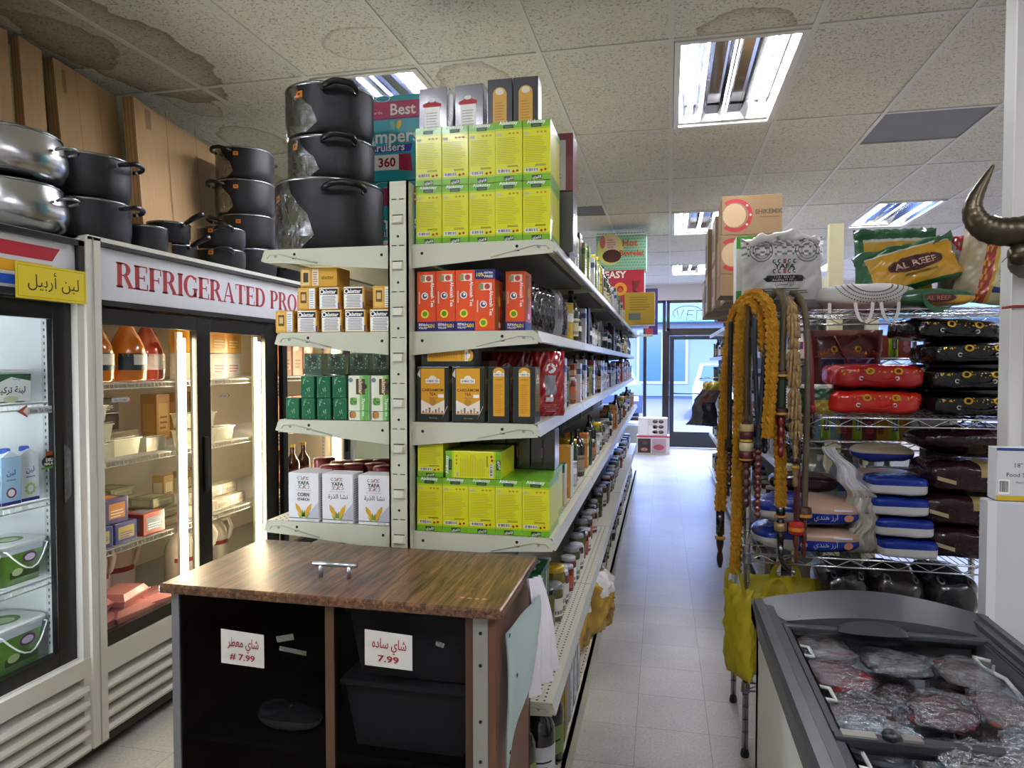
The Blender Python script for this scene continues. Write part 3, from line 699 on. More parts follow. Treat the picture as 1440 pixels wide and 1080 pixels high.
# ---- orange tea boxes on the second shelf
ORG, BLU, YEL = M('#e2501f', .32, coat=.4), M('#23226e', .35, coat=.3), M('#e6d84a', .4)
def orange_tea(up):
    def f():
        m = MB(); w, d, h = .0655, .11, .196
        m.box((0, d/2, h/2), (w, d, h), ORG, bev=.0015)
        o0, o1 = (0, h*.16) if not up else (h*.84, h)
        ob = h*.16 if not up else 0
        F = front(m, w)
        for P, W in ((F, w), (right(m, w/2), d), (left(m, -w/2, d), d)): P.rect(0, o0, W, o1, BLU, 1)
        if up:
            F.text(w*.27, o0+.009, '10%', .017, YEL, 2, bold=.02, width=w*.38); F.text(w*.7, o0+.017, 'EXTRA', .009, INKW, 2, bold=.02, width=w*.42); F.text(w*.7, o0+.005, 'FREE', .011, INKW, 2, bold=.02, width=w*.42)
        else:
            F.text(w*.72, o1-.008, '10%', .017, YEL, 2, rot=PI, bold=.02, width=w*.38); F.text(w*.3, o1-.017, 'EXTRA', .009, INKW, 2, rot=PI, bold=.02, width=w*.42); F.text(w*.3, o1-.006, 'FREE', .011, INKW, 2, rot=PI, bold=.02, width=w*.42)
        F.rect(w*.3, ob+h*.66, w*.85, ob+h*.78, M('#e9dcc8'), 1); F.disc(w*.62, ob+h*.72, .009, M('#b8403a'), 2); F.rect(w*.18, ob+h*.67, w*.42, ob+h*.77, M('#8a8a55'), 2)
        F.text(w*.74, ob+h*.45, 'Alwazah Tea', .0155, INKW, 2, rot=-PI/2, bold=.02)
        F.disc(w*.42, ob+h*.43, .0115, INKW, 1); F.disc(w*.42, ob+h*.43, .0085, M('#38506e'), 2); F.disc(w*.45, ob+h*.44, .004, INKW, 3)
        F.disc(w*.42, ob+h*.13, .0135, M('#ecd93a'), 1); F.disc(w*.42, ob+h*.13, .0085, M('#5f9a1c'), 2)
        F.rect(w*.1, ob+h*.3, w*.16, ob+h*.5, M('#c8c0a8'), 1)
        R_ = right(m, w/2); R_.poly([(d*.05, ob), (d*.5, ob+h*.2), (d*.55, ob+h*.8), (d*.05, ob+h*.78)], M('#9a5a2a'), 1); R_.disc(d*.55, ob+h*.5, .018, M('#e0a73a'), 2); R_.disc(d*.55, ob+h*.1, .016, M('#e8e0e0'), 2, .01); R_.text(d*.8, ob+h*.3, 'tea', .02, INKW, 2, rot=-PI/2)
        return m.build('tea_box')
    return f
GO = 'orange tea boxes on the second shelf'
for i, (x, up, dy, lb) in enumerate(((600, 0, .012, 'orange tea box next to the upright, blue band at the foot'), (627, 0, .006, 'second orange tea box from the upright, blue band at the foot'), (654.5, 0, .003, 'third orange tea box from the upright, blue band at the foot'),
                                 (682, 1, .0, 'orange tea box turned the other way with the blue 10% EXTRA FREE band on top'), (724.5, 0, .06, 'rightmost orange tea box, set back behind the others'))):
    put('ot%d' % up, orange_tea(up), (XA(x, GY0+.012+dy), GY0+.012+dy, Z2+.001), lb, 'tea box', GO)
# ---- cardamom tea on the third shelf
AHB, AHG = M('#12201d', .3, coat=.4), M('#d79c1f', .38, coat=.3)
def cardamom(w, d, side):
    def f():
        m = MB(); h = .18; m.box((0, d/2, h/2), (w, d, h), AHB, bev=.0015); F = front(m, w); WHT = M('#efe9da')
        def logo(P, u, v, s):
            P.rect(u-s, v, u+s, v+s*.62, WHT, 3); P.disc(u, v+s*.6, s*.55, WHT, 3.3, s*.45); P.text(u, v+s*.16, 'AHMAD TEA', s*.42, M('#3c4a5a'), 4, width=s*1.7, bold=.015)
        if side == 'f':
            F.rect(w*.12, h*.2, w*.86, h*.97, AHG, 1); logo(F, w*.49, h*.7, .024)
            F.text(w*.49, h*.555, 'CARDAMOM', .0125, M('#4a2410'), 2, bold=.02, width=w*.68); F.text(w*.49, h*.48, 'TEA', .0125, M('#4a2410'), 2, bold=.02); F.text(w*.49, h*.425, 'cardamom', .007, M('#7a4a10'), 2)
            F.poly([(w*.12, h*.15), (w*.86, h*.15), (w*.86, h*.4), (w*.5, h*.29), (w*.12, h*.4)], M('#e8dfd0'), 2); F.disc(w*.49, h*.36, .012, M('#b8842a'), 3)
            for k in range(7): F.rect(w*(.16+.1*k), h*.16, w*(.22+.1*k), h*(.2+.03*(k % 3)), M('#b89878' if k % 2 else '#7d6a58'), 3)
            F.rect(w*.12, h*.14, w*.86, h*.165, M('#cf9a72'), 4); F.rect(w*.66, h*.44, w*.84, h*.5, INKW, 3)
            F.text(w*.5, h*.06, '100 tea bags', .006, M('#c9b070'), 2)
            F.poly([(w*.8, h*.08), (w*.97, h*.33), (w*.99, h*.25), (w*.86, h*.08)], M('#0b1412'), 5); F.poly([(w*.78, h*.05), (w*.96, h*.3), (w*.965, h*.28)], M('#d8d0b8'), 6)
            F.poly([(0, h*.85), (w*.1, h*.97), (w*.1, h*.8)], M('#cfc8b8'), 2)
        else:
            F.rect(w*.25, h*.12, w*.78, h*.92, AHG, 1); F.disc(w*.515, h*.92, w*.265, AHG, 2, .012); logo(F, w*.515, h*.83, w*.25); F.text(w*.515, h*.76, 'CARDAMOM', .006, M('#4a2410'), 2, width=w*.35); F.lines(w*.32, h*.18, w*.7, h*.7, 16, M('#b27e14'), 2)
        R_ = right(m, w/2); R_.rect(d*.08, h*.2, d*.8, h*.97, M('#8a713a', .3, coat=.4), 1); logo(R_, d*.44, h*.7, d*.28); R_.lines(d*.2, h*.3, d*.7, h*.6, 6, M('#5f4c20'), 2)
        return m.build('tea_box')
    return f
GC = 'black and gold cardamom tea boxes on the third shelf'
yq = GY0+.012
for x, key, w, d, lb in ((608, 'cf', .108, .062, 'black cardamom tea box with gold front, beside the upright'), (657.5, 'cf', .108, .062, 'black cardamom tea box with gold front, second from the upright')):
    put(key, cardamom(w, d, 'f'), (XA(x, yq)+.002, yq, Z3+.001), lb, 'tea box', GC)
put('cs', cardamom(.07, .1, 's'), (XA(701, yq+.004), yq+.004, Z3+.001), 'black tea box turned to show its narrow gold side, left of two', 'tea box', GC)
put('cs', cardamom(.07, .1, 's'), (XA(737, yq), yq, Z3+.001), 'black tea box turned to show its narrow gold side, by the shelf corner', 'tea box', GC)
o = put('cs', cardamom(.07, .1, 's'), (0, 0, 0), 'black cardamom tea box lying flat on the two front-facing ones', 'tea box', GC)
o.rotation_euler = (0, PI/2, 0); o.location = (XA(592, yq+.006), yq+.008, Z3+.183+.0355)
bx_ = MB(); bx_.box((0, .06, .1), (.09, .12, .2), M('#6a4a22', .4), bev=.0015); f_ = front(bx_, .09); f_.rect(.01, .03, .08, .17, M('#8a6a32'), 1); f_.lines(.015, .04, .07, .14, 6, M('#4a3418'), 2)
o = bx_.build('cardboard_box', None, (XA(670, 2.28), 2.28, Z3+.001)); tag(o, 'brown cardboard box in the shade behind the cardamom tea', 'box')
# ---- dark shrink-wrapped boxes behind the lower tea cartons
def dark_pack():
    m = MB(); w, d, h = .085, .1, .14; m.box((0, d/2, h/2), (w, d, h), M('#131514', .12, coat=.8), bev=.002); F = front(m, w)
    F.rect(w*.46, h*.1, w*.54, h*.9, M('#20252a', .2), 1); F.disc(w*.5, h*.85, .013, M('#2c3a38', .2), 1); F.rect(w*.44, h*.3, w*.5, h*.55, M('#7a2630', .3), 2)
    return m.build('foil_pack')
for i in range(4):
    put('dk', dark_pack, (XA(664, 2.4)+i*.088, 2.37, Z4+.179), 'black shrink-wrapped pack behind the lying tea carton, %s from the left' % nth(i), 'pack', 'black shrink-wrapped packs')
for i in range(4):
    put('tea', tea_carton, (XA(664, 2.4)+i*.088, 2.345, Z4+.001), 'yellow-green tea carton hidden in the second line under the black packs, %s from the left' % nth(i), 'tea carton', GT, sc=(1, 1, .95))
# ---- left side: three big pots
POT = M('#202124', .42, .35, bump=.15, bs=350); RIM = M('#9b9da0', .22, 1.0); PHAN = M('#1b1b1d', .28, .3); TAGM = M('#e8892a', .5)
def pot(r, h, n_h=2, handle='loop', ang=R(-35), tagang=-110, wrap=True, lid=True, col=None, tagc=True):
    def f():
        m = MB(); c = col or POT
        m.lathe([(0, 0), (r*.86, 0), (r*.92, .006), (r*.965, .025), (r, h*.35), (r, h-.004)], c, 44, cap=False)
        root = m.build('cooking_pot')
        q = MB(); q.lathe([(r*.985, h-.006), (r*1.018, h-.004), (r*1.022, h), (r*1.015, h+.004), (r*.98, h+.003)], RIM, 44, cap=False); q.build('rim', root)
        if lid:
            q = MB(); q.lathe([(r*1.0, h+.003), (r*.9, h+.0045), (r*.5, h+.005), (0, h+.0055)], M('#6b6f74', .15, .6), 36, cap=False); q.build('lid', root)
        for k in range(n_h):
            a = ang+k*PI; q = MB()
            ca, sa = math.cos(a), math.sin(a); t = Vector((-sa, ca, 0)); o_ = Vector((ca, sa, 0)); zc = h*.84
            if handle == 'loop':
                hw = min(.075, r*.36); P = [o_*(r-.004)-t*hw+Vector((0, 0, zc)), o_*(r+.03)-t*hw*.95+Vector((0, 0, zc+.004)), o_*(r+.052)-t*hw*.55+Vector((0, 0, zc+.012)), o_*(r+.056)+Vector((0, 0, zc+.014)), o_*(r+.052)+t*hw*.55+Vector((0, 0, zc+.012)), o_*(r+.03)+t*hw*.95+Vector((0, 0, zc+.004)), o_*(r-.004)+t*hw+Vector((0, 0, zc))]
                PP, _ = smooth(P, None, 5); q.tube(PP, [.0065+.0045*math.sin(PI*i/(len(PP)-1))**.5 for i in range(len(PP))], PHAN, 10)
                for s_ in (-1, 1): q.tube([o_*(r-.002)+t*hw*s_+Vector((0, 0, zc)), o_*(r+.022)+t*hw*.97*s_+Vector((0, 0, zc+.002))], .0085, RIM, 10)
            else:
                L = .15; P = [o_*(r-.003)+Vector((0, 0, zc)), o_*(r+.03)+Vector((0, 0, zc+.012)), o_*(r+.08)+Vector((0, 0, zc+.03)), o_*(r+L)+Vector((0, 0, zc+.045))]
                q.tube(P[:2], .008, RIM, 10); q.tube(P[1:], [.011, .0135, .014], PHAN, 12); q.tube([P[3], P[3]+(P[3]-P[2]).normalized()*.004], .009, RIM, 10)
            q.build('handle', root)
        if tagc:
            q = MB(); a = R(tagang); w_ = .014/r
            q.add([(r*1.008*math.cos(a+s_*w_), r*1.008*math.sin(a+s_*w_), h*.72+z_) for s_, z_ in ((-1, 0), (1, 0), (1, .022), (-1, .022))], [(0, 1, 2, 3)], TAGM)
            q.add([(r*1.012*math.cos(a+s_*w_*.4), r*1.012*math.sin(a+s_*w_*.4), h*.72+z_) for s_, z_ in ((-1, .008), (1, .008), (1, .015), (-1, .015))], [(0, 1, 2, 3)], M('#8a3a10'))
            q.build('price_tag', root)
        if wrap:
            q = MB(); a0 = R(-175); a1 = R(-95); k = 14; vs = []; fs = []; zz = [.004, h*.2, h*.5, h*.8, h+.002]
            for j, z in enumerate(zz):
                for i in range(k+1):
                    aa = a0+(a1-a0+R(16)*math.sin(j*1.3))*i/k; rr_ = (r*(.975 if j == 0 else 1.012))+.0015*math.sin(i*2.3+j*1.7); vs.append((rr_*math.cos(aa), rr_*math.sin(aa), z))
            for j in range(4):
                for i in range(k): fs.append((j*(k+1)+i, j*(k+1)+i+1, (j+1)*(k+1)+i+1, (j+1)*(k+1)+i))
            q.add(vs, fs, FILM, None, True); q.build('clear_wrap', root)
        return root
    return f
px = XA(471, 2.37)
o = pot(.192, .242, ang=R(-50), tagang=-130)(); o.location = (px, 2.345, Z1+.001); tag(o, 'largest dark cooking pot at the bottom of the stack on the top shelf', 'pot', 'three stacked dark pots on the shelf end')
o = pot(.152, .146, ang=R(-55), tagang=-118)(); o.location = (px+.01, 2.34, Z1+.251); tag(o, 'middle dark cooking pot of the stack of three on the top shelf', 'pot', 'three stacked dark pots on the shelf end')
o = pot(.155, .17, ang=R(-52), tagang=-105)(); o.location = (px+.006, 2.338, Z1+.406); tag(o, 'topmost dark cooking pot of the stack of three, close to the ceiling light', 'pot', 'three stacked dark pots on the shelf end')
# ---- second shelf, left: small tea boxes
OB, PUR = M('#d7a545', .4, coat=.2), M('#5a2a5e', .5)
SW = .0735
def small_tea(side):
    def f():
        m = MB(); w, d, h = (SW, .12, .0755) if side == 'f' else (.066, SW, .0755)
        m.box((0, d/2, h/2), (w, d, h), OB, bev=.001); F = front(m, w)
        if side == 'f':
            F.rect(w*.03, h*.03, w*.93, h*.97, INKW, 1); F.rect(w*.05, h*.66, w*.93, h*.92, INKB, 2); F.text(w*.55, h*.71, 'alattar', .018, INKW, 3, bold=.03, width=w*.62); F.ring(w*.15, h*.79, .005, .0085, INKW, 3)
            for k in range(8): F.rect(w*(.14+.03*(k % 2)), h*(.09+.068*k), w*(.85-.02*(k % 3)), h*(.125+.068*k), M('#8a8a8c'), 2)
            F.rect(w*.93, h*.03, w, h*.3, PUR, 1)
        else:
            F.rect(w*.1, h*.1, w*.55, h*.9, M('#e0b95c'), 1); F.rect(w*.16, h*.3, w*.5, h*.8, M('#6b4a1e'), 2); F.rect(w*.22, h*.42, w*.44, h*.7, M('#d8b878'), 3); F.rect(w*.64, h*.05, w*.96, h*.95, INKW, 1); F.lines(w*.68, h*.1, w*.92, h*.9, 8, M('#8fa0b8'), 2)
        R_ = right(m, w/2); R_.rect(d*.1, h*.15, d*.9, h*.85, M('#a9792c'), 1); R_.text(d*.5, h*.35, 'alattar', .016, M('#5c3a12'), 2)
        L_ = left(m, -w/2, d); L_.rect(d*.1, h*.15, d*.9, h*.85, M('#c08f3a'), 1); L_.text(d*.5, h*.35, 'alattar', .016, M('#5c3a12'), 2)
        return m.build('tea_box')
    return f
GS = 'small white-labelled tea boxes on the second shelf'
zl = Z2+.001
xl = XA(386, GY0+.012)
for i, (xa, xb, sd_, lb) in enumerate(((386, 415, 's', 'small orange tea box turned sideways at the left end of the bottom row'), (417, 448, 'f', 'small white-labelled tea box, second in the bottom row'), (451, 482, 'f', 'small white-labelled tea box, third in the bottom row'), (484, 516, 'f', 'small white-labelled tea box, fourth in the bottom row'), (519, 551, 'f', 'small white-labelled tea box beside the upright with its print turned sideways'))):
    x = (XA(xa, GY0+.014)+XA(xb, GY0+.014))/2
    o = put('st'+sd_, small_tea(sd_), (x, GY0+.014, zl), lb, 'tea box', GS)
for i, (xa, xb, sd_, lb) in enumerate(((418, 446, 's', 'small orange tea box turned sideways at the left of the middle row'), (448, 479, 'f', 'small white-labelled tea box, second in the middle row'), (482, 514, 'f', 'small white-labelled tea box, third in the middle row'), (525, 551, 's', 'small brown tea box in the middle row beside the upright'))):
    x = (XA(xa, GY0+.02)+XA(xb, GY0+.02))/2
    put('st'+sd_, small_tea(sd_), (x, GY0+.02, zl+.0775), lb, 'tea box', GS)
def long_tea():
    m = MB(); w, d, h = .135, .1, .066; m.box((0, d/2, h/2), (w, d, h), M('#d6a63f', .4, coat=.2), bev=.001); F = front(m, w)
    F.rect(w*.04, h*.1, w*.25, h*.9, M('#e9cf8a'), 1); F.rect(w*.08, h*.25, w*.22, h*.75, M('#4a3318'), 2); F.rect(w*.33, h*.08, w*.5, h*.92, M('#e8dcc8'), 1); F.lines(w*.35, h*.15, w*.48, h*.85, 6, M('#a04a3a'), 2); F.text(w*.75, h*.4, 'alattar', .018, M('#5c3a12'), 2)
    return m.build('tea_box')
o = put('lt', long_tea, (XA(449, GY0+.03), GY0+.03, zl+.155), 'long orange tea box alone on the third row below the top shelf', 'tea box', GS)
# ---- third shelf, left: green packets
GP = M('#14613f', .16, coat=.8, bump=.5, bs=45)
def green_pack():
    m = MB(); w, d, h = .0493, .08, .073; m.box((0, d/2, h/2), (w, d, h), GP, bev=.002); F = front(m, w); rr = random.Random(5); CR = M('#8fb8a4', .2, coat=.5)
    for (x_, y_) in ((.3, .85), (.55, .2)):
        for k in range(5):
            a = rr.uniform(0, 2*PI); l_ = rr.uniform(.1, .28); u, v = w*(x_+rr.uniform(-.12, .12)), h*(y_+rr.uniform(-.08, .08)); F.poly([(u, v), (u+l_*w*math.cos(a), v+l_*h*math.sin(a)*.8), (u+l_*w*math.cos(a+.3)*.9, v+l_*h*.8*math.sin(a+.3)*.9)], CR, 1)
    return m.build('green_packet')
def grey_pack():
    m = MB(); w, d, h = .07, .07, .075; m.box((0, d/2, h/2), (w, d, h), M('#5f7d66', .18, coat=.8, bump=.5, bs=30), bev=.003); F = front(m, w)
    F.rect(w*.25, h*.4, w*.7, h*.9, M('#3f4a40', .3), 1); rr = random.Random(2)
    for k in range(26):
        u, v = rr.uniform(.05, .9)*w, rr.uniform(.05, .9)*h; F.rect(u, v, u+.004, v+.002+rr.uniform(0, .004), M('#a9b8ae', .3), 2)
    F.rect(0, h*.05, w, h*.28, M('#44564a', .3), 1)
    return m.build('wrapped_packet')
def mint_tea():
    m = MB(); w, d, h = .0735, .1, .15; G = M('#3f9a3a', .35, coat=.3); m.box((0, d/2, h/2), (w, d, h), M('#dfe3cc', .4, coat=.2), bev=.001); F = front(m, w)
    F.rect(w*.55, 0, w, h, M('#8cbf6e', .35), 1); F.rect(w*.72, 0, w, h, G, 1)
    F.rect(w*.38, h*.58, w*.82, h*.93, M('#4b3420'), 2); F.text(w*.52, h*.755, 'alattar', .02, M('#d8c49a'), 3, rot=-PI/2, bold=.03); F.disc(w*.8, h*.76, .009, M('#2a1c10'), 3); F.text(w*.68, h*.3, 'Thyme tea', .014, INKW, 3, rot=-PI/2, bold=.01)
    for k in range(9): F.disc(w*(.18+.07*(k % 3)), h*(.38+.045*(k//3)), .008, M('#3f7a2c' if k % 2 else '#6da04a'), 2+.25*k, .006)
    for k in range(4): F.disc(w*(.17+.08*(k % 2)), h*(.1+.05*(k//2)), .009, M('#b5813c' if k % 2 else '#8a5a26'), 2+.3*k, .008)
    F.rect(0, h*.205, w, h*.215, M('#2c4a24'), 4); F.disc(w*.12, h*.9, .008, M('#6f6f8a'), 2)
    return m.build('tea_box')
zt3 = Z3+.001
for i, x in enumerate((410.5, 432.5, 455, 477.5)): put('gp', green_pack, (XA(x, GY0+.012), GY0+.012, zt3), 'dark green cellophane tea packet in the bottom row, %s from the left' % nth(i), 'tea packet', 'dark green cellophane packets')
for i, x in enumerate((432, 454.5, 476.5)): put('gp', green_pack, (XA(x, GY0+.014), GY0+.014, zt3+.0745), 'dark green cellophane tea packet in the second row, %s from the left' % nth(i), 'tea packet', 'dark green cellophane packets')
for i, x in enumerate((504, 536.5)): put('mt', mint_tea, (XA(x, GY0+.012), GY0+.012, zt3), 'tall green and cream thyme tea box, %s' % ('left of two', 'right of two beside the upright')[i], 'tea box', 'tall thyme tea boxes')
for r_ in range(3):
    for i, x in enumerate((440, 472, 505, 537)):
        put('gy', grey_pack, (XA(x, GY0+.11), GY0+.11+.004*(i % 2), zt3+.0755*r_), 'grey-green wrapped packet behind the green ones, %s row, %s from the left' % (('hidden lowest', 'middle', 'uppermost')[r_], nth(i)), 'packet', 'grey-green wrapped packets')
# ---- fourth shelf, left: corn starch boxes, red lids
ZL4 = Z4+.011
def starch(kind):
    def f():
        m = MB(); w, d, h = .1115, .085 if kind != 's' else .12, .166; GR = M('#c9cbcf', .5)
        m.box((0, d/2, h/2), (w, d, h), M('#e3e4e6', .5), bev=.001); F = front(m, w)
        F.poly([(w*.55, h*.06), (w, h*.06), (w, h*.42)], M('#b9bcc4', .5), 1)
        for v_, mir in ((.86, 0), (.68, 1)):
            for k in range(5):
                mm_ = M('#b4442f') if k == 2 else M('#5a5d58'); u_ = w*(.34+.08*k)
                if k == 2: F.poly([(u_-.005, h*v_), (u_+.002, h*v_+.011), (u_+.005, h*v_+.011), (u_-.002, h*v_)], mm_, 2); F.poly([(u_-.001, h*v_), (u_+.006, h*v_+.011), (u_+.008, h*v_+.011), (u_+.001, h*v_)], mm_, 2)
                else: F.ring(u_, h*v_+.0055, .0036, .0055, mm_, 2, 8, R(-120 if (k+mir) % 2 else 60), R(120 if (k+mir) % 2 else 300))
        F.text(w*.5, h*.76, 'YAFA', .018, M('#2b2d30'), 2, bold=.03, width=w*.4); F.text(w*.5, h*.635, 'TASTE OF PALESTINE', .0042, M('#6a6d70'), 2, width=w*.5)
        if kind == 'e' or kind == 's': F.text(w*.5, h*.52, 'CORN', .017, M('#1f2124'), 2, bold=.03, width=w*.4); F.text(w*.5, h*.43, 'STARCH', .0125, M('#1f2124'), 2, bold=.03, width=w*.4)
        else: F.text(w*.52, h*.5, arabic('نشا الذرة'), .021, M('#1f2124'), 2, bold=.01)
        for s_ in (-1, 1):
            T_ = lambda a, b: (w*.5+s_*(w*.04+a*.55+b*.8), h*.1+a*1.0-b*.3)
            F.poly([T_(.0, -.006), T_(.03, -.0085), T_(.046, .0), T_(.03, .0085), T_(.0, .006)], M('#d9a51e', .4), 3)
            for k in range(6): F.poly([T_(.006+.006*k, -.005), T_(.008+.006*k, .005), T_(.0085+.006*k, .005), T_(.0065+.006*k, -.005)], M('#a97a10', .4), 4)
            F.poly([T_(-.004, -.012), T_(.02, -.012), T_(.0, .004)], M('#5f8a2c', .5), 4); F.poly([T_(-.004, .003), T_(.018, .012), T_(-.002, .012)], M('#89a83c', .5), 4)
        F.rect(0, h*.055, w, h*.075, M('#6e7073'), 2); F.text(w*.75, h*.02, 'NET WT 400 g', .005, M('#3a3c3e'), 2)
        for P, W in ((left(m, -w/2, d), d), (right(m, w/2), d)): P.lines(W*.1, h*.08, W*.9, h*.92, 18, M('#a8abb0'), 1, .4, 3)
        return m.build('starch_box')
    return f
for i, (xa, k, lb) in enumerate(((425, 's', 'white corn starch box with English print at the left end'), (473, 'a', 'white corn starch box with Arabic print, middle one'), (524.5, 'a', 'white corn starch box with Arabic print beside the upright'))):
    o = put('cs_'+k, starch(k), (XA(xa, GY0+.01), GY0+.01, ZL4), lb, 'starch box', 'white corn starch boxes')
def red_jar():
    m = MB(); m.lathe([(.0, 0), (.036, 0), (.038, .006), (.038, .1), (.034, .112)], M('#c9c0b4', .2, coat=.6), 24); root = m.build('jar')
    q = MB(); q.lathe([(.04, .108), (.041, .11), (.041, .134), (.038, .138), (0, .139)], M('#7d1a22', .35), 28); q.build('lid', root)
    b_ = MB(); b_.lathe([(.0385, .02), (.0385, .085)], M('#6a2320', .4), 24, cap=False); b_.build('paper_label', root); return root
RJ = [(466, .13), (497, .17), (527, .2), (480, .23), (512, .28), (541, .15), (455, .3), (536, .3)]
for i, (x, dy) in enumerate(RJ): put('rj', red_jar, (XA(x, GY0+dy+.02), GY0+dy+.02, ZL4), 'jar with a red lid behind the corn starch, %s in line' % nth(i), 'jar', 'red-lidded jars behind the corn starch', sc=(1.05, 1.05, 1.26))
# ================================================================== generic packages
def jar(r, h, body, lid, lab, lh=.5, neck=.86):
    def f():
        m = MB(); m.lathe([(0, 0), (r*.9, 0), (r, .006), (r, h*.76), (r*.97, h*.83), (r*neck, h*.88), (r*neck, h*.9)], M(body, .12, var=.55, vs=55, coat=.9), 18, cap=False); root = m.build('glass_jar')
        q = MB(); q.lathe([(r*neck*1.04, h*.875), (r*neck*1.06, h*.88), (r*neck*1.06, h*.985), (r*neck, h), (0, h)], M(lid, .3, coat=.4), 18, cap=False); q.build('lid', root)
        if lab:
            q = MB(); q.lathe([(r*1.006, h*.14), (r*1.006, h*(.14+lh))], M(lab, .5), 18, cap=False); q.lathe([(r*1.012, h*.2), (r*1.012, h*.3)], M('#6d6f70', .5), 6, cap=False, a0=-1.8, a1=.2); q.build('paper_label', root)
        return root
    return f
def bottle(r, h, body, cap, lab, sh=.6, l0=.1, l1=.45, prof=None):
    def f():
        m = MB(); rn = r*.33
        m.lathe(prof or [(0, 0), (r*.92, 0), (r, .008), (r, h*sh), (r*.93, h*(sh+.06)), (r*.6, h*(sh+.16)), (rn, h*(sh+.24)), (rn, h*.93)], M(body, .07, coat=1.0), 20, cap=False); root = m.build('bottle')
        q = MB(); q.lathe([(rn*1.12, h*.925), (rn*1.15, h*.93), (rn*1.15, h*.99), (rn, h), (0, h)], M(cap, .35), 14, cap=False); q.build('cap', root)
        if lab:
            q = MB(); q.lathe([(r*1.006, h*l0), (r*1.006, h*l1)], M(lab, .5), 20, cap=False); q.lathe([(r*1.012, h*(l0+.04)), (r*1.012, h*(l0+.1))], M('#77736a', .5), 8, cap=False, a0=-2.2, a1=.1); q.lathe([(r*1.012, h*(l1-.09)), (r*1.012, h*(l1-.05))], M('#4a463f', .5), 8, cap=False, a0=-2.2, a1=.1); q.build('paper_label', root)
        return root
    return f
def can(r, h, body, lab):
    def f():
        m = MB(); m.lathe([(0, .003), (r*.95, .003), (r, 0), (r*1.01, .004), (r*.985, .009), (r*.985, h-.009), (r*1.01, h-.004), (r, h), (r*.95, h-.003), (0, h-.004)], M(body, .28, .9), 20, cap=False); root = m.build('tin_can')
        q = MB(); q.lathe([(r*.99, .012), (r*.99, h-.012)], M(lab, .35, var=.35, vs=30, coat=.3), 20, cap=False); q.lathe([(r*.997, h*.5), (r*.997, h*.72)], INKW, 8, cap=False, a0=-1.7, a1=.1); q.build('paper_label', root); return root
    return f
def packet(w, d, h, body, c2, c3='#f0eee6', tex=''):
    """carton: w along the aisle edge (y), d into the shelf (x), origin at the aisle side's near corner"""
    def f():
        m = MB(); m.bb(-d, 0, 0, w, 0, h, M(body, .35, coat=.35), bev=.0015)
        for P, W in ((Panel(m, lambda u, v, l: (-d+u, -l, v)), d), (Panel(m, lambda u, v, l: (l, u, v)), w)):
            P.rect(0, h*.72, W, h*.86, M(c2, .4), 1); P.rect(W*.15, h*.3, W*.85, h*.62, M(c3, .4), 1); P.lines(W*.22, h*.34, W*.78, h*.58, 4, M(c2, .4), 2); P.disc(W*.5, h*.16, min(W*.2, h*.09), M(c2, .4), 1)
            if tex: P.text(W*.5, h*.76, tex, h*.08, INKW, 2, bold=.02)
        return m.build('carton')
    return f
def pouch(w, h, t, col, c2, seed=1, rough=.2):
    def f():
        m = MB(); S = Sack(w, h, t, .005, seed, p=.6); A, B = M(col, rough, coat=.7), M(c2, .3, coat=.5)
        S.mesh(m, lambda u, v: B if (.22 < u < .78 and .38 < v < .62) else A, 16, 20)
        return m.build('pouch')
    return f
# ================================================================== wood-topped counter with black panels
WOOD = bpy.data.materials.new('dark_oak_veneer'); WOOD.use_nodes = True
def wood_nodes():
    nt = WOOD.node_tree; b = nt.nodes['Principled BSDF']; L = nt.links.new
    tc = nt.nodes.new('ShaderNodeTexCoord'); mp = nt.nodes.new('ShaderNodeMapping'); mp.inputs['Scale'].default_value = (13, .9, 13); mp.inputs['Rotation'].default_value = (0, 0, R(-4)); L(tc.outputs['Object'], mp.inputs['Vector'])
    n = nt.nodes.new('ShaderNodeTexNoise'); n.inputs['Scale'].default_value = 5; n.inputs['Detail'].default_value = 9; n.inputs['Roughness'].default_value = .68; n.inputs['Distortion'].default_value = .7; L(mp.outputs[0], n.inputs['Vector'])
    n2 = nt.nodes.new('ShaderNodeTexNoise'); n2.inputs['Scale'].default_value = 3.5; n2.inputs['Detail'].default_value = 5; n2.inputs['Distortion'].default_value = 1; L(tc.outputs['Object'], n2.inputs['Vector'])
    cr = nt.nodes.new('ShaderNodeValToRGB'); e = cr.color_ramp
    e.elements[0].position = .36; e.elements[0].color = lin('#21150d'); e.elements[1].position = .66; e.elements[1].color = lin('#946c47')
    q = e.elements.new(.46); q.color = lin('#553824'); q = e.elements.new(.56); q.color = lin('#765136'); L(n.outputs['Fac'], cr.inputs[0])
    r = nt.nodes.new('ShaderNodeMapRange'); r.inputs[1].default_value = .58; r.inputs[2].default_value = .72; r.inputs[3].default_value = 0; r.inputs[4].default_value = .55; L(n2.outputs['Fac'], r.inputs[0])
    mx = nt.nodes.new('ShaderNodeMix'); mx.data_type = 'RGBA'; L(r.outputs[0], mx.inputs[0]); L(cr.outputs[0], mx.inputs[6]); mx.inputs[7].default_value = lin('#33291f'); L(mx.outputs[2], b.inputs['Base Color'])
    b.inputs['Roughness'].default_value = .36; b.inputs['Coat Weight'].default_value = .25; b.inputs['Coat Roughness'].default_value = .25
wood_nodes()
SIDEW = M('#6b4632', .45, var=.3, vs=5, stretch=(8, 8, .6))
CT0, CX0, CX1, CY0, CY1 = .986, -1.325, -.372, 1.592, 2.083
cnt = thing('tea_counter', 'wood-topped counter with black front panels standing before the shelf end', 'counter')
m = MB(); m.bb(CX0, CX1, CY0, CY1, CT0-.026, CT0, WOOD, bev=.007); F = top(m, CT0, CX0, CY0)
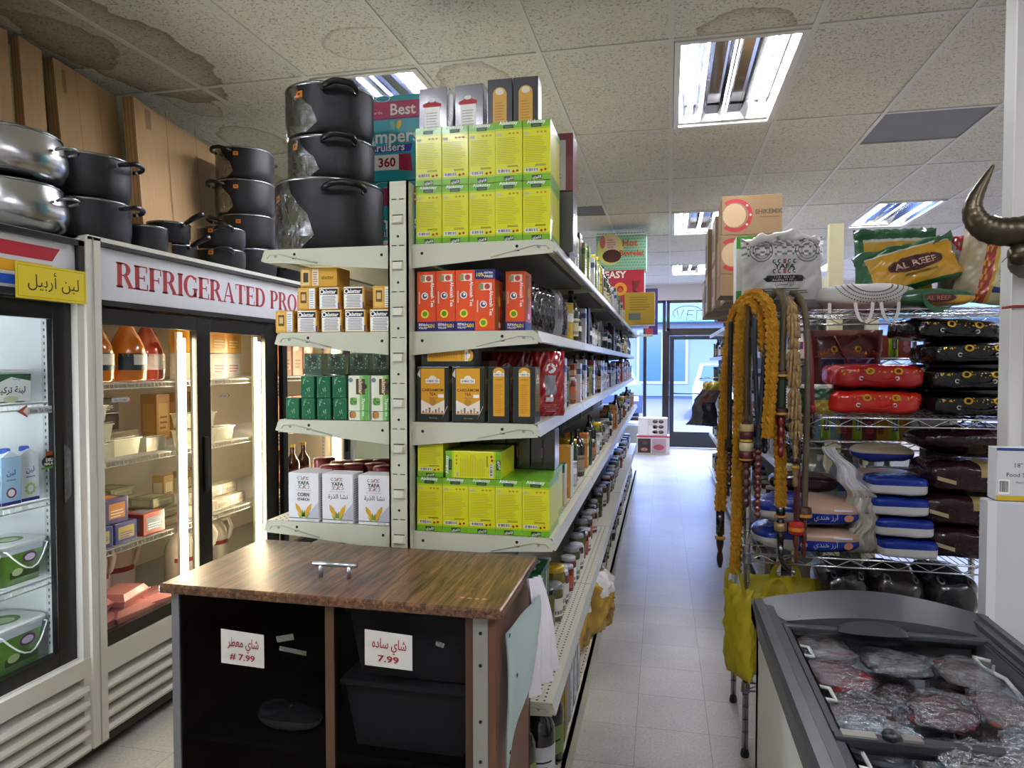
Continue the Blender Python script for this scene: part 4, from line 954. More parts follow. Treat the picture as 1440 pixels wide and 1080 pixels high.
for k in range(4): F.text((CX1-CX0)*(.875+.02*k), .055, '*', .03, M('#d8b98a'), 1)
m.build('counter_top', cnt)
m = MB(); A0, A1 = CX0+.028, CX1-.022; f0 = CY0+.018
LAM = M('#0d0d0e', .22, coat=.3); STRIP = M('#8f8d86', .5, var=.2, vs=9)
m.bb(A0, A0+.02, f0+.004, CY1-.02, 0, CT0-.026, SIDEW); m.bb(A1-.02, A1, f0+.004, CY1-.02, 0, CT0-.026, SIDEW); m.bb(A0, A1, CY1-.03, CY1-.01, 0, CT0-.026, M('#141312', .6)); m.bb(A0+.02, A1-.02, f0+.02, CY1-.03, .0, .06, M('#141312', .6))
m.bb(A0+.02, A1-.02, f0+.02, CY1-.03, .55, .565, M('#161514', .6))
m.build('carcass', cnt)
m = MB(); m.bb(A1-.055, A1-.018, f0, f0+.016, 0, CT0-.027, STRIP)
for z_ in (.46, .6, .7, .84, .92): m.lathe([(.0045, 0), (.0045, .002)], HOLE, 8, Matrix.Translation((A1-.036, f0, z_)) @ Matrix.Rotation(PI/2, 4, 'X'))
m.build('edge_strip', cnt)
m = MB(); m.bb(A0, A0+.022, f0, f0+.016, 0, CT0-.027, M('#77777a', .4, var=.2, vs=20))
m.build('edge_strip', cnt)
MID = XA(460, f0)
m = MB(); m.bb(MID-.012, MID+.012, f0, f0+.02, 0, CT0-.027, M('#5c412c', .5, var=.3, vs=12)); m.build('divider', cnt)
m = MB(); m.bb(A0+.022, MID-.012, f0+.004, f0+.008, .02, CT0-.027, DARKGLASS); m.build('front_panel', cnt)
m = MB(); m.bb(MID+.012, A1-.055, f0+.004, f0+.008, .02, CT0-.027, DARKGLASS); m.build('front_panel', cnt)
m = MB(); m.bb(A1-.075, A1-.056, f0+.002, f0+.014, 0, CT0-.027, M('#4a2f20', .5)); m.build('inner_trim', cnt)
hx = at(471, 812, Z=CT0); m = MB(); zc = CT0+.036; ux = Vector((.996, .02, 0)); c0 = Vector((hx.x, hx.y, 0))
for s_ in (-1, 1): m.tube([c0+ux*.042*s_+Vector((0, 0, CT0-.002)), c0+ux*.042*s_+Vector((0, 0, zc))], .0055, STEEL, 12)
m.tube([c0-ux*.066+Vector((0, 0, zc)), c0+ux*.066+Vector((0, 0, zc))], .0062, STEEL, 14); m.build('bar_handle', cnt)
# black bins and shoe inside
def bin_():
    m = MB(); c = M('#8a8a90', .45, bump=.1, bs=80); w, d, h = .34, .26, .17
    P = [(-w/2*.86, -d/2*.86), (w/2*.86, -d/2*.86), (w/2*.86, d/2*.86), (-w/2*.86, d/2*.86)]; Q = [(x/.86, y/.86) for x, y in P]
    m.add([(x, y, 0) for x, y in P]+[(x, y, h) for x, y in Q], [(3, 2, 1, 0), (0, 1, 5, 4), (1, 2, 6, 5), (2, 3, 7, 6), (3, 0, 4, 7)], c)
    m.bb(-w/2-.012, w/2+.012, -d/2-.012, d/2+.012, h, h+.016, c, bev=.004); return m.build('storage_bin')
bxm = (MID+A1-.055)/2
for i, (z_, dx_) in enumerate(((.567, 0), (.76, .015))): put('bin', bin_, (bxm+.0+dx_, CY0+.195, z_), ('black plastic bin behind the right panel, lower of two stacked', 'black plastic bin behind the right panel, upper of two stacked')[i], 'bin', 'black bins in the counter')
sh = MB(); S_ = Blob(.095, .04, .03, 2.6, .003, 30, 3, .35); GRY = M('#6f7176', .8, var=.3, vs=60); S_.mesh(sh, lambda c: M('#b9bbbd', .6) if c.z < .014 else GRY, 12)
root = sh.build('shoe', None, ((A0+MID)/2+.06, CY0+.12, .567)); tag(root, 'grey trainer lying behind the left black panel of the counter', 'shoe')
q = MB(); q.lathe([(.034, -.012), (.038, .008), (.035, .014), (.03, .008)], M('#8d8f94', .8), 16, Matrix.Translation((-.05, 0, .045)), cap=False); q.build('collar', root)
q = MB()
for k in range(4): q.tube([(.0+.016*k, -.025, .052-.003*k), (.003+.016*k, 0, .062-.004*k), (.006+.016*k, .025, .052-.003*k)], .0025, INKW, 6)
q.build('laces', root)
def note(l1, l2, pre):
    def f():
        m = MB(); w, h = .128, .092; P_ = M('#dcdad2', .7, var=.05, vs=20); RD = M('#9a1f2c', .5)
        m.add([(0, 0, 0), (w, -.001, -.003), (w, -.0015, h-.006), (0, 0, h), (0, .001, 0), (w, .0, -.003), (w, -.0005, h-.006), (0, .001, h)], [(0, 1, 2, 3), (7, 6, 5, 4)], P_)
        F = Panel(m, lambda u, v, l: (u, -.0016-l, v)); F.text(w*.52, h*.52, arabic(l1), .034, RD, 1, bold=.012, rot=-.03, width=w*.72); F.text(w*.5, h*.14, l2, .023, RD, 1, bold=.02, width=w*(.44 if not pre else .58), rot=-.04)
        return m.build('price_note')
    return f
o = put('n1', note('شاي معطر', '# 7.99', 1), (0, 0, 0), 'white price note in red Arabic handwriting on the left black panel', 'note', 'handwritten price notes'); p = at(311, 932, Y=f0+.002); o.location = (p.x, f0+.0025, p.z)
o = put('n2', note('شاي ساده', '7.99', 0), (0, 0, 0), 'white price note in red Arabic handwriting on the right black panel', 'note', 'handwritten price notes'); p = at(513, 935, Y=f0+.002); o.location = (p.x, f0+.0025, p.z)
for it, (x0_, y0_, x1_, y1_, w_) in enumerate(((388, 900, 412, 896, .016), (392, 912, 430, 920, .012), (612, 905, 624, 909, .012))):
    a, c = at(x0_, y0_, Y=f0), at(x1_, y1_, Y=f0); n = Vector((-(c.z-a.z), 0, c.x-a.x)).normalized()*w_/2; y_ = Vector((0, .0032, 0))
    tpe = MB(); tpe.add([a-n+y_, c-n+y_, c+n+y_, a+n+y_], [(0, 1, 2, 3)], FILM)
    tag(tpe.build('tape_strip'), 'old strip of clear tape on the black panel, %s' % ('right of the left note, upper', 'right of the left note, lower', 'right of the right note')[it], 'tape')
# cloths hanging at the right side
def drape(x, x2, ys, zs_top, zs_bot, amp, col, name, lab, cat, ph, x_out=.0, holes=False, fq=9):
    m = MB(); n = 22; k = 24
    def fn(u, v):
        y = ys[0]+(ys[1]-ys[0])*u; zt_ = zs_top[0]+(zs_top[1]-zs_top[0])*u; zb_ = zs_bot[0]+(zs_bot[1]-zs_bot[0])*u
        return (x+(x2-x)*u*(1 if holes else .3+.7*v)+amp*math.sin(u*fq+ph+v*1.2)*(.35+.65*v)+x_out*math.sin(PI*min(1, v*1.2))*.6, y+.01*math.sin(v*5+ph), zt_+(zb_-zt_)*v)
    m.surf(fn, n, k, col); m.surf(lambda u, v: (fn(1-u, v)[0]-.003, fn(1-u, v)[1], fn(1-u, v)[2]), n, k, col)
    if holes:
        for (u, v) in ((.06, .03), (.25, .45), (.1, .93)):
            c = Vector(fn(u, v)); m.lathe([(.005, 0), (.005, .001)], HOLE, 10, Matrix.Translation(c+Vector((.001, 0, 0))) @ Matrix.Rotation(PI/2, 4, 'Y'))
    o = m.build(name); tag(o, lab, cat); return o
drape(CX1-.004, CX1+.045, (1.65, 1.86), (.905, .94), (.555, .80), .005, M('#a9bcb6', .6), 'plastic_sheet', 'pale green plastic sheet with punched holes hanging on the counter side', 'sheet', .5, .008, True)
drape(CX1+.012, CX1+.085, (1.83, 1.945), (.985, .965), (.64, .70), .015, M('#d9d6da', .85, bump=.2, bs=60), 'white_rag', 'white cloth rag hanging behind the green sheet at the counter corner', 'cloth', 1.3, .02, fq=17)
# ================================================================== refrigerated cabinets
FXP = -2.194
FW, FB, FIN = M('#d5d3c8', .4, var=.04, vs=4), M('#0b0b0c', .3), M('#e4e6e2', .45)
SHW = M('#dfe0dc', .35)
def cabinet(name, label, ya, yb, doors, sign_z, glow, tint, warm, lv=0.0, lamps=None, px_=(-2.42, -2.78)):
    root = thing(name, label, 'refrigerator'); X0, X1 = FXP, -2.93; zt, zb = sign_z[1], .05
    fin = M(tint, .5)
    m = MB()
    m.bb(X1, X0+.0, ya, ya+.03, zb, zt, FW); m.bb(X1, X0, yb-.03, yb, zb, zt, FW); m.bb(X1, X1+.03, ya, yb, zb, zt, FW); m.bb(X1, X0-.02, ya, yb, zt-.012, zt, FW)
    if not lv: m.bb(X0-.02, X0+.014, ya, yb, zt-.017, zt, FW)
    m.bb(X1, X0-.02, ya+.03, yb-.03, .36, .43, FW); m.build('cabinet_body', root)
    m = MB(); zi0, zi1 = .432, sign_z[0]-.005
    m.bb(X1+.032, X1+.04, ya+.032, yb-.032, zi0, zi1, fin); m.bb(X1+.04, X0-.05, ya+.032, ya+.04, zi0, zi1, fin); m.bb(X1+.04, X0-.05, yb-.04, yb-.032, zi0, zi1, fin)
    m.bb(X1+.04, X0-.05, ya+.04, yb-.04, zi1-.01, zi1, fin); m.bb(X1+.04, X0-.06, ya+.04, yb-.04, zi0-.002, zi0+.006, M('#a8aaa6', .3, .4))
    for yy, s_ in ((ya+.041, 1), (yb-.041, -1)):
        for xx in px_:
            m.bb(xx-.014, xx+.014, yy-.003, yy+.003+(.006 if s_ > 0 else -.006)*0, zi0+.02, zi1-.02, M('#c9ccca', .4))
            z = zi0+.05
            while z < zi1-.05: m.bb(xx-.003, xx+.003, yy+s_*.0035-.0006, yy+s_*.0035+.0006, z, z+.011, M('#5f6264', .6)); z += .026
    m.build('liner', root)
    # sign box
    m = MB(); m.bb(X0-.02, X0+.012, ya+.005, yb-.005, sign_z[0], sign_z[0]+.022, FB); m.bb(X0-.02, X0+.012, ya+.005, yb-.005, sign_z[1]-(.03 if lv else .034), sign_z[1]-(.008 if lv else .018), FB); m.bb(X0-.02, X0+.012, ya+.005, ya+.03, sign_z[0], sign_z[1]-.01, FB); m.bb(X0-.02, X0+.012, yb-.03, yb-.005, sign_z[0], sign_z[1]-.01, FB)
    m.bb(X0-.03, X0-.006, ya+.005, yb-.005, sign_z[0], sign_z[1]-.02, M('#cfd0d4', .3)); sign = m.build('sign_box', root)
    # grille
    m = MB(); m.bb(X0-.05, X0+.005, ya+.002, yb-.002, .325+lv, .425, FW); z = .3+lv
    m.bb(X0-.06, X0-.045, ya+.03, yb-.03, .07, .36, M('#3a3834', .7))
    while z > .07:
        P = [(X0-.04, z), (X0+.004, z-.014), (X0+.012, z-.03), (X0+.006, z-.044), (X0-.004, z-.03), (X0-.04, z-.012)]; n = len(P)
        vs = [(x, ya+.012, q) for x, q in P]+[(x, yb-.012, q) for x, q in P]
        m.add(vs, [tuple(range(n)), tuple(reversed(range(n, 2*n)))]+[(i, (i+1) % n, n+(i+1) % n, n+i) for i in range(n)], FW); z -= .058
    m.bb(X0-.05, X0-.005, ya+.01, yb-.01, .04, .07, M('#2b2a28', .6)); m.build('louvre_grille', root)
    m = MB(); 
    for yy in (ya+.08, yb-.08):
        for xx in (X0-.1, X1+.1): m.lathe([(.02, 0), (.02, .055)], FB, 10, Matrix.Translation((xx, yy, 0)))
    m.build('foot', root)
    # doors
    z0, z1 = .428, sign_z[0]-.012
    for (da, db, w0, w1, off) in doors:
        m = MB(); xx = X0+off
        m.bb(xx-.03, xx, da, da+w0, z0, z1, FB, bev=.003); m.bb(xx-.03, xx, db-w1, db, z0, z1, FB, bev=.003); m.bb(xx-.03, xx, da+w0, db-w1, z1-.062, z1, FB); m.bb(xx-.03, xx, da+w0, db-w1, z0, z0+.055, FB)
        d = m.build('sliding_door', root)
        g = MB(); g.quad((xx-.012, da+w0, z0+.055), (xx-.012, db-w1, z0+.055), (xx-.012, db-w1, z1-.062), (xx-.012, da+w0, z1-.062), GLASS); g.build('door_glass', d)
        g = MB(); hy = da+w0*.5 if w0 > .05 else db-w1*.5; g.bb(xx-.001, xx+.012, hy-.012, hy+.012, .95, 1.22, M('#060607', .5), bev=.004); g.build('door_pull', d)
    # lamps inside
    LT = M(warm, .3, emit=glow)
    for yy in (lamps or [d_[1]-d_[3]-.035 for d_ in doors]):
        m = MB(); m.tube([(X0-.055, yy, z0+.1), (X0-.055, yy, z1-.1)], .012, LT, 10); l = m.build('lamp_tube', root)
        m = MB(); m.bb(X0-.085, X0-.07, yy-.018, yy+.018, z0+.06, z1-.07, FIN); m.build('lamp_channel', root)
    def shelf_(z, y_0, y_1):
        m = MB(); xf, xb_ = X0-.1, X1+.07
        for xx in (xf, xb_): m.tube([(xx, y_0, z), (xx, y_1, z)], .004, SHW, 6)
        m.tube([(xf+.004, y_0, z-.022), (xf+.004, y_1, z-.022)], .003, SHW, 6)
        n = int((y_1-y_0)/.024)
        for i in range(n+1):
            yy = y_0+(y_1-y_0)*i/n; m.tube([(xb_, yy, z+.003), (xf, yy, z+.003), (xf+.006, yy, z-.022)], .0018, SHW, 4, caps=False)
        m.build('wire_shelf', root)
    return root, sign, shelf_
c1, s1, sf1 = cabinet('glass_door_fridge', 'white glass-door refrigerator at the left edge with striped sign and yellow label', .9, 2.262, [(.92, 1.62, .06, .06, -.002), (1.56, 2.25, .06, .1, -.03)], (1.82, 2.06), 42, '#e3e8e8', '#f0f6ff', .03, [1.5, 1.62], (-2.335, -2.78))
c2, s2, sf2 = cabinet('glass_door_fridge', 'white glass-door refrigerator under the red REFRIGERATED PRODUCTS sign', 2.272, 4.66, [(2.335, 3.03, .02, .1, -.002), (2.95, 3.69, .115, .13, -.03), (3.70, 4.6, .05, .1, -.002)], (1.812, 2.08), 26, '#e6dcc8', '#ffe6bd')
for z_ in (.757, 1.06, 1.43): sf1(z_, .945, 2.215)
for z_ in (.785, 1.16, 1.493): sf2(z_, 2.32, 4.61)
# fridge corner filler
m = MB(); m.bb(FXP-.02, FXP+.014, 2.262, 2.335, .06, 2.075, FW); m.bb(FXP+.014, FXP+.018, 2.294, 2.298, .06, 2.07, M('#a8a69a', .5)); m.build('filler_strip', c2)
# signs
def sgn(mb, y_): return Panel(mb, lambda u, v, l: (FXP-.006+l*1.2, y_+u, v))
m = MB(); F = sgn(m, .93)
F.rect(0, 1.845, 1.3, 2.03, M('#d8dade', .35), 1)
F.poly([(0, 1.955), (1.2, 1.955), (1.235, 2.005), (0, 2.005)], M('#b5142a', .4), 2); F.rect(0, 1.9, 1.2, 1.94, M('#e0a818', .4), 2); F.rect(0, 1.855, 1.2, 1.888, M('#1f56c0', .4), 2)
m.build('sign_panel', s1)
m = MB(); yy = YA(24, FXP+.013); yw = YA(123, FXP+.013)-yy; F = Panel(m, lambda u, v, l: (FXP+.0135+l, yy+u, v)); zz = 1.808
m.bb(FXP+.0125, FXP+.0135, yy, yy+yw, zz, zz+.125, M('#e6cf2a', .35))
F.rect(.006, zz+.006, yw-.006, zz+.119, M('#e9d233', .35), 1)
for r_ in ((.008, .008, yw-.008, .0092), (.008, .1158, yw-.008, .117), (.008, .008, .0092, .117), (yw-.0092, .008, yw-.008, .117)): F.rect(r_[0], zz+r_[1], r_[2], zz+r_[3], M('#8a7a14'), 2)
F.text(yw*.52, zz+.045, arabic('لبن أربيل'), .062, INKB, 2, bold=.0)
tag(m.build('yellow_label'), 'yellow label with black Arabic writing stuck on the left refrigerator sign', 'label')
# serif lettering
class Serif:
    def __init__(s, F, m): s.F, s.m = F, m
    def r(s, x0, y0, x1, y1): s.F.rect(s.x+x0*s.k, s.y+y0*s.k, s.x+x1*s.k, s.y+y1*s.k, s.m, 2)
    def q(s, P): s.F.poly([(s.x+x*s.k, s.y+y*s.k) for x, y in P], s.m, 2)
    def stem(s, x, w=.2, b=1, t=1):
        s.r(x-.02, 0, x+w+.02, 1)
        if b: s.r(x-.07, 0, x+w+.07, .075)
        if t: s.r(x-.07, .925, x+w+.07, 1)
    def arc(s, cx, cy, rx, ry, a0, a1, tw=.235, th=.085, n=16):
        for i in range(n):
            a, b = R(a0+(a1-a0)*i/n), R(a0+(a1-a0)*(i+1)/n); o = lambda t, p: (cx+(rx-p*tw)*math.cos(t), cy+(ry-p*th)*math.sin(t))
            s.q([o(a, 1), o(a, 0), o(b, 0), o(b, 1)])
    def put(s, ch, x, y, k):
        s.x, s.y, s.k = x, y, k
        if ch == 'R': s.stem(.07); s.r(.2, .945, .42, 1); s.r(.2, .47, .42, .53); s.arc(.4, .735, .34, .265, -90, 90); s.q([(.36, .5), (.58, .5), (.86, .05), (.64, .05)]); s.r(.6, 0, .93, .055); return .93
        if ch == 'E': s.stem(.07); s.r(.2, .945, .72, 1); s.r(.66, .74, .72, 1); s.r(.2, .47, .56, .53); s.r(.53, .38, .59, .62); s.r(.2, 0, .76, .055); s.r(.7, 0, .76, .27); return .82
        if ch == 'F': s.stem(.07); s.r(.2, .945, .72, 1); s.r(.66, .72, .72, 1); s.r(.2, .47, .56, .53); s.r(.53, .38, .59, .62); return .78
        if ch == 'I': s.stem(.09); return .4
        if ch == 'G': s.arc(.5, .5, .5, .515, 45, 320); s.r(.68, 0.02, .88, .42); s.r(.6, .37, .95, .425); s.r(.8, .7, .86, .95); return 1.0
        if ch == 'C': s.arc(.5, .5, .5, .515, 45, 318); s.r(.8, .68, .86, .95); return .95
        if ch == 'A': s.q([(.1, 0), (.18, 0), (.5, .9), (.46, 1)]); s.q([(.46, 1), (.56, 1), (.92, 0), (.7, 0)]); s.r(.0, 0, .3, .055); s.r(.6, 0, 1.0, .055); s.r(.24, .3, .72, .36); return 1.02
        if ch == 'T': s.stem(.35, .2, 1, 0); s.r(.04, .945, .86, 1); s.r(.04, .72, .1, 1); s.r(.8, .72, .86, 1); return .92
        if ch == 'D': s.stem(.07); s.r(.2, .945, .42, 1); s.r(.2, 0, .42, .055); s.arc(.4, .5, .5, .5, -90, 90); return .98
        if ch == 'P': s.stem(.07); s.r(.2, .945, .42, 1); s.r(.2, .42, .42, .48); s.arc(.4, .71, .36, .29, -90, 90); return .82
        if ch == 'O': s.arc(.5, .5, .5, .515, 0, 360, n=32); return 1.05
        if ch == 'U': s.r(.07, .3, .27, 1); s.r(0, .945, .34, 1); s.r(.7, .3, .77, 1); s.r(.6, .945, .87, 1); s.arc(.42, .32, .35, .335, 180, 360); return .92
        if ch == 'S': s.arc(.36, .73, .3, .28, 30, 265, .16, .06); s.arc(.36, .27, .34, .28, -150, 90, .16, .06); s.r(.6, .72, .66, .98); s.r(.04, .02, .1, .28); return .78
        return .42
m = MB(); F = sgn(m, 0); F.rect(2.31, 1.838, 4.62, 2.045, M('#d3d4da', .3), 1)
S_ = Serif(F, M('#a3222c', .4)); k = .098
def adv(t):
    w = {'R': .93, 'E': .82, 'F': .78, 'I': .4, 'G': 1.0, 'C': .95, 'A': 1.02, 'T': .92, 'D': .98, 'P': .82, 'O': 1.05, 'U': .92, 'S': .78, ' ': .42}
    return sum(w[c] for c in t)
y_a, y_b = YA(167, FXP), YA(376, FXP); k = (y_b-y_a)/adv('REFRIGERATED'); 
yc = y_a
zs_ = at(170, 404, X=FXP).z
class SerifT(Serif):
    pass
kk = .104
# letters keep their own height while their pitch follows the sign
F2 = Panel(m, lambda u, v, l: F.p(y_a+(u)*k/kk, v, l)); S_.F = F2; u = 0
for ch in 'REFRIGERATED PRODUCTS':
    u += S_.put(ch, u, zs_, kk)*kk
m.build('sign_panel', s2)
# small stickers on the doors
def sticker(name, txt, dirn, lab, x, y, w, X=FXP-.012+.0015):
    m = MB(); p = at(x, y, X=X); h = w*.22; F = Panel(m, lambda u, v, l: (l, u, v)); GY_ = M('#b9bcbe', .4); RD = M('#a05040', .4)
    F.rect(0, 0, w*.78, h*.7, GY_, 1) if dirn > 0 else F.rect(w*.22, 0, w, h*.7, GY_, 1)
    tip = w*1.0 if dirn > 0 else 0; bs_ = w*.76 if dirn > 0 else w*.24; F.poly([(bs_, -h*.3), (tip, h*.35), (bs_, h)], RD, 2); F.poly([(bs_+.15*(tip-bs_)-dirn*w*.05, -h*.3+h*.12), (bs_+.65*(tip-bs_)-dirn*.05*w, h*.35), (bs_-dirn*.05*w+.15*(tip-bs_), h*.85)], M('#d9d2cc', .4), 3)
    F.text(w*(.4 if dirn > 0 else .6), h*.16, txt, h*.5, INKB, 4, bold=.01, width=w*.6)
    o = m.build(name, None, (p.x, p.y, p.z)); tag(o, lab, 'sticker', 'slide to open stickers'); return o
sticker('arrow_sticker', 'Slide To Open', -1, 'Slide To Open arrow sticker pointing left on the milk fridge glass', 24, 584, .165, FXP-.0405)
sticker('arrow_sticker', 'Slide To Open', 1, 'Slide To Open arrow sticker pointing right below the juice jugs', 157, 566, .115)
sticker('arrow_sticker', 'Slide To Open', 1, 'Slide To Open arrow sticker pointing right on the second fridge door', 307, 559, .095, FXP-.0405)
m = MB(); p = at(58, 662, X=FXP-.0405); F = Panel(m, lambda u, v, l: (l, u, v)); F.disc(.035, .03, .033, INKB, 1, .022); F.rect(.02, .045, .05, .068, M('#8a3f22'), 1); F.text(.035, .031, 'DELI', .016, INKW, 2, bold=.03); F.text(.035, .017, 'HALAL', .014, INKW, 2, bold=.03); F.poly([(0, .002), (.072, .004), (.072, .014), (0, .01)], M('#4d8a3a'), 3)
tag(m.build('deli_sticker', None, tuple(p)), 'round black DELI HALAL sticker on the left fridge glass', 'sticker')
m = MB(); p = at(91, 708, X=FXP-.028); F = Panel(m, lambda u, v, l: (l+.0012, u, v)); F.poly([(0, 0), (.03, .03), (.03, .2), (0, .23)], M('#54585c', .25, coat=.5, var=.5, vs=40), 1)
tag(m.build('torn_sticker', None, tuple(p)), 'torn silvery strip of tape on the black frame of the left fridge door', 'sticker')
# ------------------------------------------------------------------ what stands in the fridges
def tub(w, d, h, col, lidc='#e9ebe8', handle=True, band='#6a2a6a'):
    def f():
        m = MB(); k = .84; G = M(col, .3, var=.35, vs=25, coat=.4)
        P = [(-w/2, -d/2), (w/2, -d/2), (w/2, d/2), (-w/2, d/2)]
        def rr(s, z, c=.22): 
            o_ = []
            for (sx, sy) in ((-1, -1), (1, -1), (1, 1), (-1, 1)):
                for t in range(4):
                    a = {(-1, -1): PI, (1, -1): 1.5*PI, (1, 1): 0, (-1, 1): .5*PI}[(sx, sy)]+t*PI/6
                    o_.append((sx*(w/2*s-c*d/2)+c*d/2*math.cos(a), sy*(d/2*s-c*d/2)+c*d/2*math.sin(a), z))
            return o_
        rings = [rr(k, 0), rr(k+.03, h*.3), rr(.93, h*.72), rr(.96, h*.88)]; n = len(rings[0]); vs = [q for r_ in rings for q in r_]; fs = []
        m.add(vs, [tuple(reversed(range(n)))]+[(j*n+i, j*n+(i+1) % n, (j+1)*n+(i+1) % n, (j+1)*n+i) for j in range(2) for i in range(n)], G, None, True)
        m.add(vs, [(2*n+i, 2*n+(i+1) % n, 3*n+(i+1) % n, 3*n+i) for i in range(n)], M('#c9d6de', .3), None, True)
        R_ = Panel(m, lambda u, v, l: (w/2*(k+.06+.12*v/h)+.002+l, u, v)); R_.disc(.02, h*.58, .03, M(band), 1, .02); R_.disc(.02, h*.58, .022, M('#d9d0dc'), 2, .013); R_.rect(-d*.3, h*.16, d*.3, h*.32, M('#2f4a1c'), 1); R_.disc(-.03, h*.3, .022, M('#c9d69a'), 2, .014)
        root = m.build('tub')
        q = MB(); L1, L2, L3 = rr(1.0, h*.87), rr(1.02, h*.93), rr(.97, h*.97); vs = L1+L2+L3
        q.add(vs, [(j*n+i, j*n+(i+1) % n, (j+1)*n+(i+1) % n, (j+1)*n+i) for j in range(2) for i in range(n)]+[tuple(2*n+i for i in range(n))], M(lidc, .35))
        T_ = top(q, h*.97); T_.disc(0, 0, w*.3, M('#5d8a42'), 1, d*.28); T_.disc(.01, 0, w*.18, M('#b9c4a0'), 2, d*.16); q.build('lid', root)
        if handle:
            q = MB(); q.tube([(w*.5, -d*.42, h*.84)]+[(w*.5+.012+.02*math.sin(PI*t/8), -d*.42+d*.84*t/8, h*.84-.075*math.sin(PI*t/8)) for t in range(9)]+[(w*.5, d*.42, h*.84)], .003, M('#e3e6e4', .35), 6); q.build('handle', root)
        return root
    return f
FZ = .44
def fshelf(z): return z+.006
# left fridge: tubs, milk
TB = [(fshelf(.757), -2.44, YA(40, -2.36)-.02, 'green tub', 'lower right'), (fshelf(.757), -2.42, YA(-38, -2.4), 'x', ''), (fshelf(.757), -2.68, YA(18, -2.6)-.25, 'x', '')]
def place_tub(x, y, z, lab, s=1.0, key='tub1'):
    fn = tub(.17, .2, .16, '#5f8a34') if key == 'tub1' else tub(.13, .17, .12, '#33543a', handle=False)
    return put(key, fn, (x, y, z), lab, 'tub', 'dairy tubs in the left fridge', sc=(s, s, s))
place_tub(-2.4, 2.1, fshelf(.757), 'green-printed dairy tub with white lid on the third shelf, right end')
place_tub(-2.39, 1.9, fshelf(.757), 'green-printed dairy tub on the third shelf cut off by the picture edge')
place_tub(-2.65, 1.96, fshelf(.757), 'green-printed dairy tub on the third shelf, behind the front ones', 1.0); place_tub(-2.65, 1.96, fshelf(.757)+.158, 'green-printed dairy tub stacked at the back under the milk cartons', .8)
place_tub(-2.42, 2.09, FZ, 'green-printed bucket tub on the fridge floor, right end', 1.12); place_tub(-2.41, 1.86, FZ, 'green-printed bucket tub on the fridge floor at the picture edge', 1.12); place_tub(-2.68, 1.85, FZ, 'green-printed bucket tub on the fridge floor, at the back', 1.2)
o = place_tub(-2.385, 2.06, fshelf(1.43), 'white and dark green labneh tub on the upper shelf', 1.05, 'tub2')
m = MB(); F = Panel(m, lambda u, v, l: (.0615+l+v*.06, u, v)); F.rect(-.075, .005, .075, .1, M('#e9ece8'), 1); F.poly([(-.075, .1), (.075, .1), (.075, .075), (.0, .09), (-.075, .06)], M('#2f5a3a'), 2); F.text(0, .035, arabic('لبنة تركية'), .03, INKB, 3, bold=.02); F.disc(0, .012, .03, M('#c9c9a8'), 2, .012); F.text(.02, .08, arabic('الوطنية'), .012, M('#2c3f9a'), 3); m.build('front_label', o)
def milk(c):
    def f():
        m = MB(); w = .072; h = .175; m.bb(-w/2, w/2, -w/2, w/2, 0, h, M('#dfe6ec', .4, coat=.3), bev=.002)
        m.add([(-w/2, -w/2, h), (w/2, -w/2, h), (w/2, w/2, h), (-w/2, w/2, h), (-w/2, -.002, h+.02), (w/2, -.002, h+.02), (w/2, .002, h+.02), (-w/2, .002, h+.02)], [(0, 1, 5, 4), (2, 3, 7, 6), (1, 2, 6, 5), (3, 0, 4, 7), (4, 5, 6, 7)], M('#dfe6ec', .4))
        for P in (front(m, w, -w/2), Panel(m, lambda u, v, l: (w/2+l, -w/2+u, v))):
            if c: P.rect(0, .012, w, h, M('#9fc4df', .4), 1)
            P.rect(0, 0, w, .012, M('#2b2f7a'), 2); P.text(w*.5, h*.62, arabic('لبن'), .026, M('#2c3f8a'), 3, bold=.02); P.rect(w*.25, h*.5, w*.75, h*.53, M('#7a8fb0'), 3)
            if c: P.ring(w*.5, h*.25, .013, .019, M('#8a3040'), 3); P.disc(w*.5, h*.25, .013, M('#dfe6ea'), 3)
            else:
                for a in range(9): P.disc(w*.5+.016*math.cos(a*.7), h*.26+.018*math.sin(a*.7), .006, M('#a9b36a'), 3)
        root = m.build('milk_carton'); q = MB(); q.lathe([(.014, h+.0), (.016, h+.004), (.016, h+.022), (.012, h+.026), (0, h+.026)], M('#2b62c4', .35), 16, Matrix.Translation((.012, .0, .004)) @ Matrix.Rotation(0, 4, 'X')); q.build('cap', root); return root
    return f
for i, (y, x, c, lb) in enumerate(((2.125, -2.35, 0, 'cream milk carton with blue cap, at the right end of the fridge shelf'), (2.043, -2.345, 1, 'light blue milk carton with blue cap next to the cream one'), (2.06, -2.45, 1, 'light blue milk carton behind, only its cap and top showing'), (1.955, -2.345, 0, 'cream milk carton cut off by the picture edge'))):
    put('milk%d' % c, milk(c), (x, y, fshelf(1.06)), lb, 'milk carton', 'milk cartons in the left fridge', sc=(1.05, 1.05, 1.0))
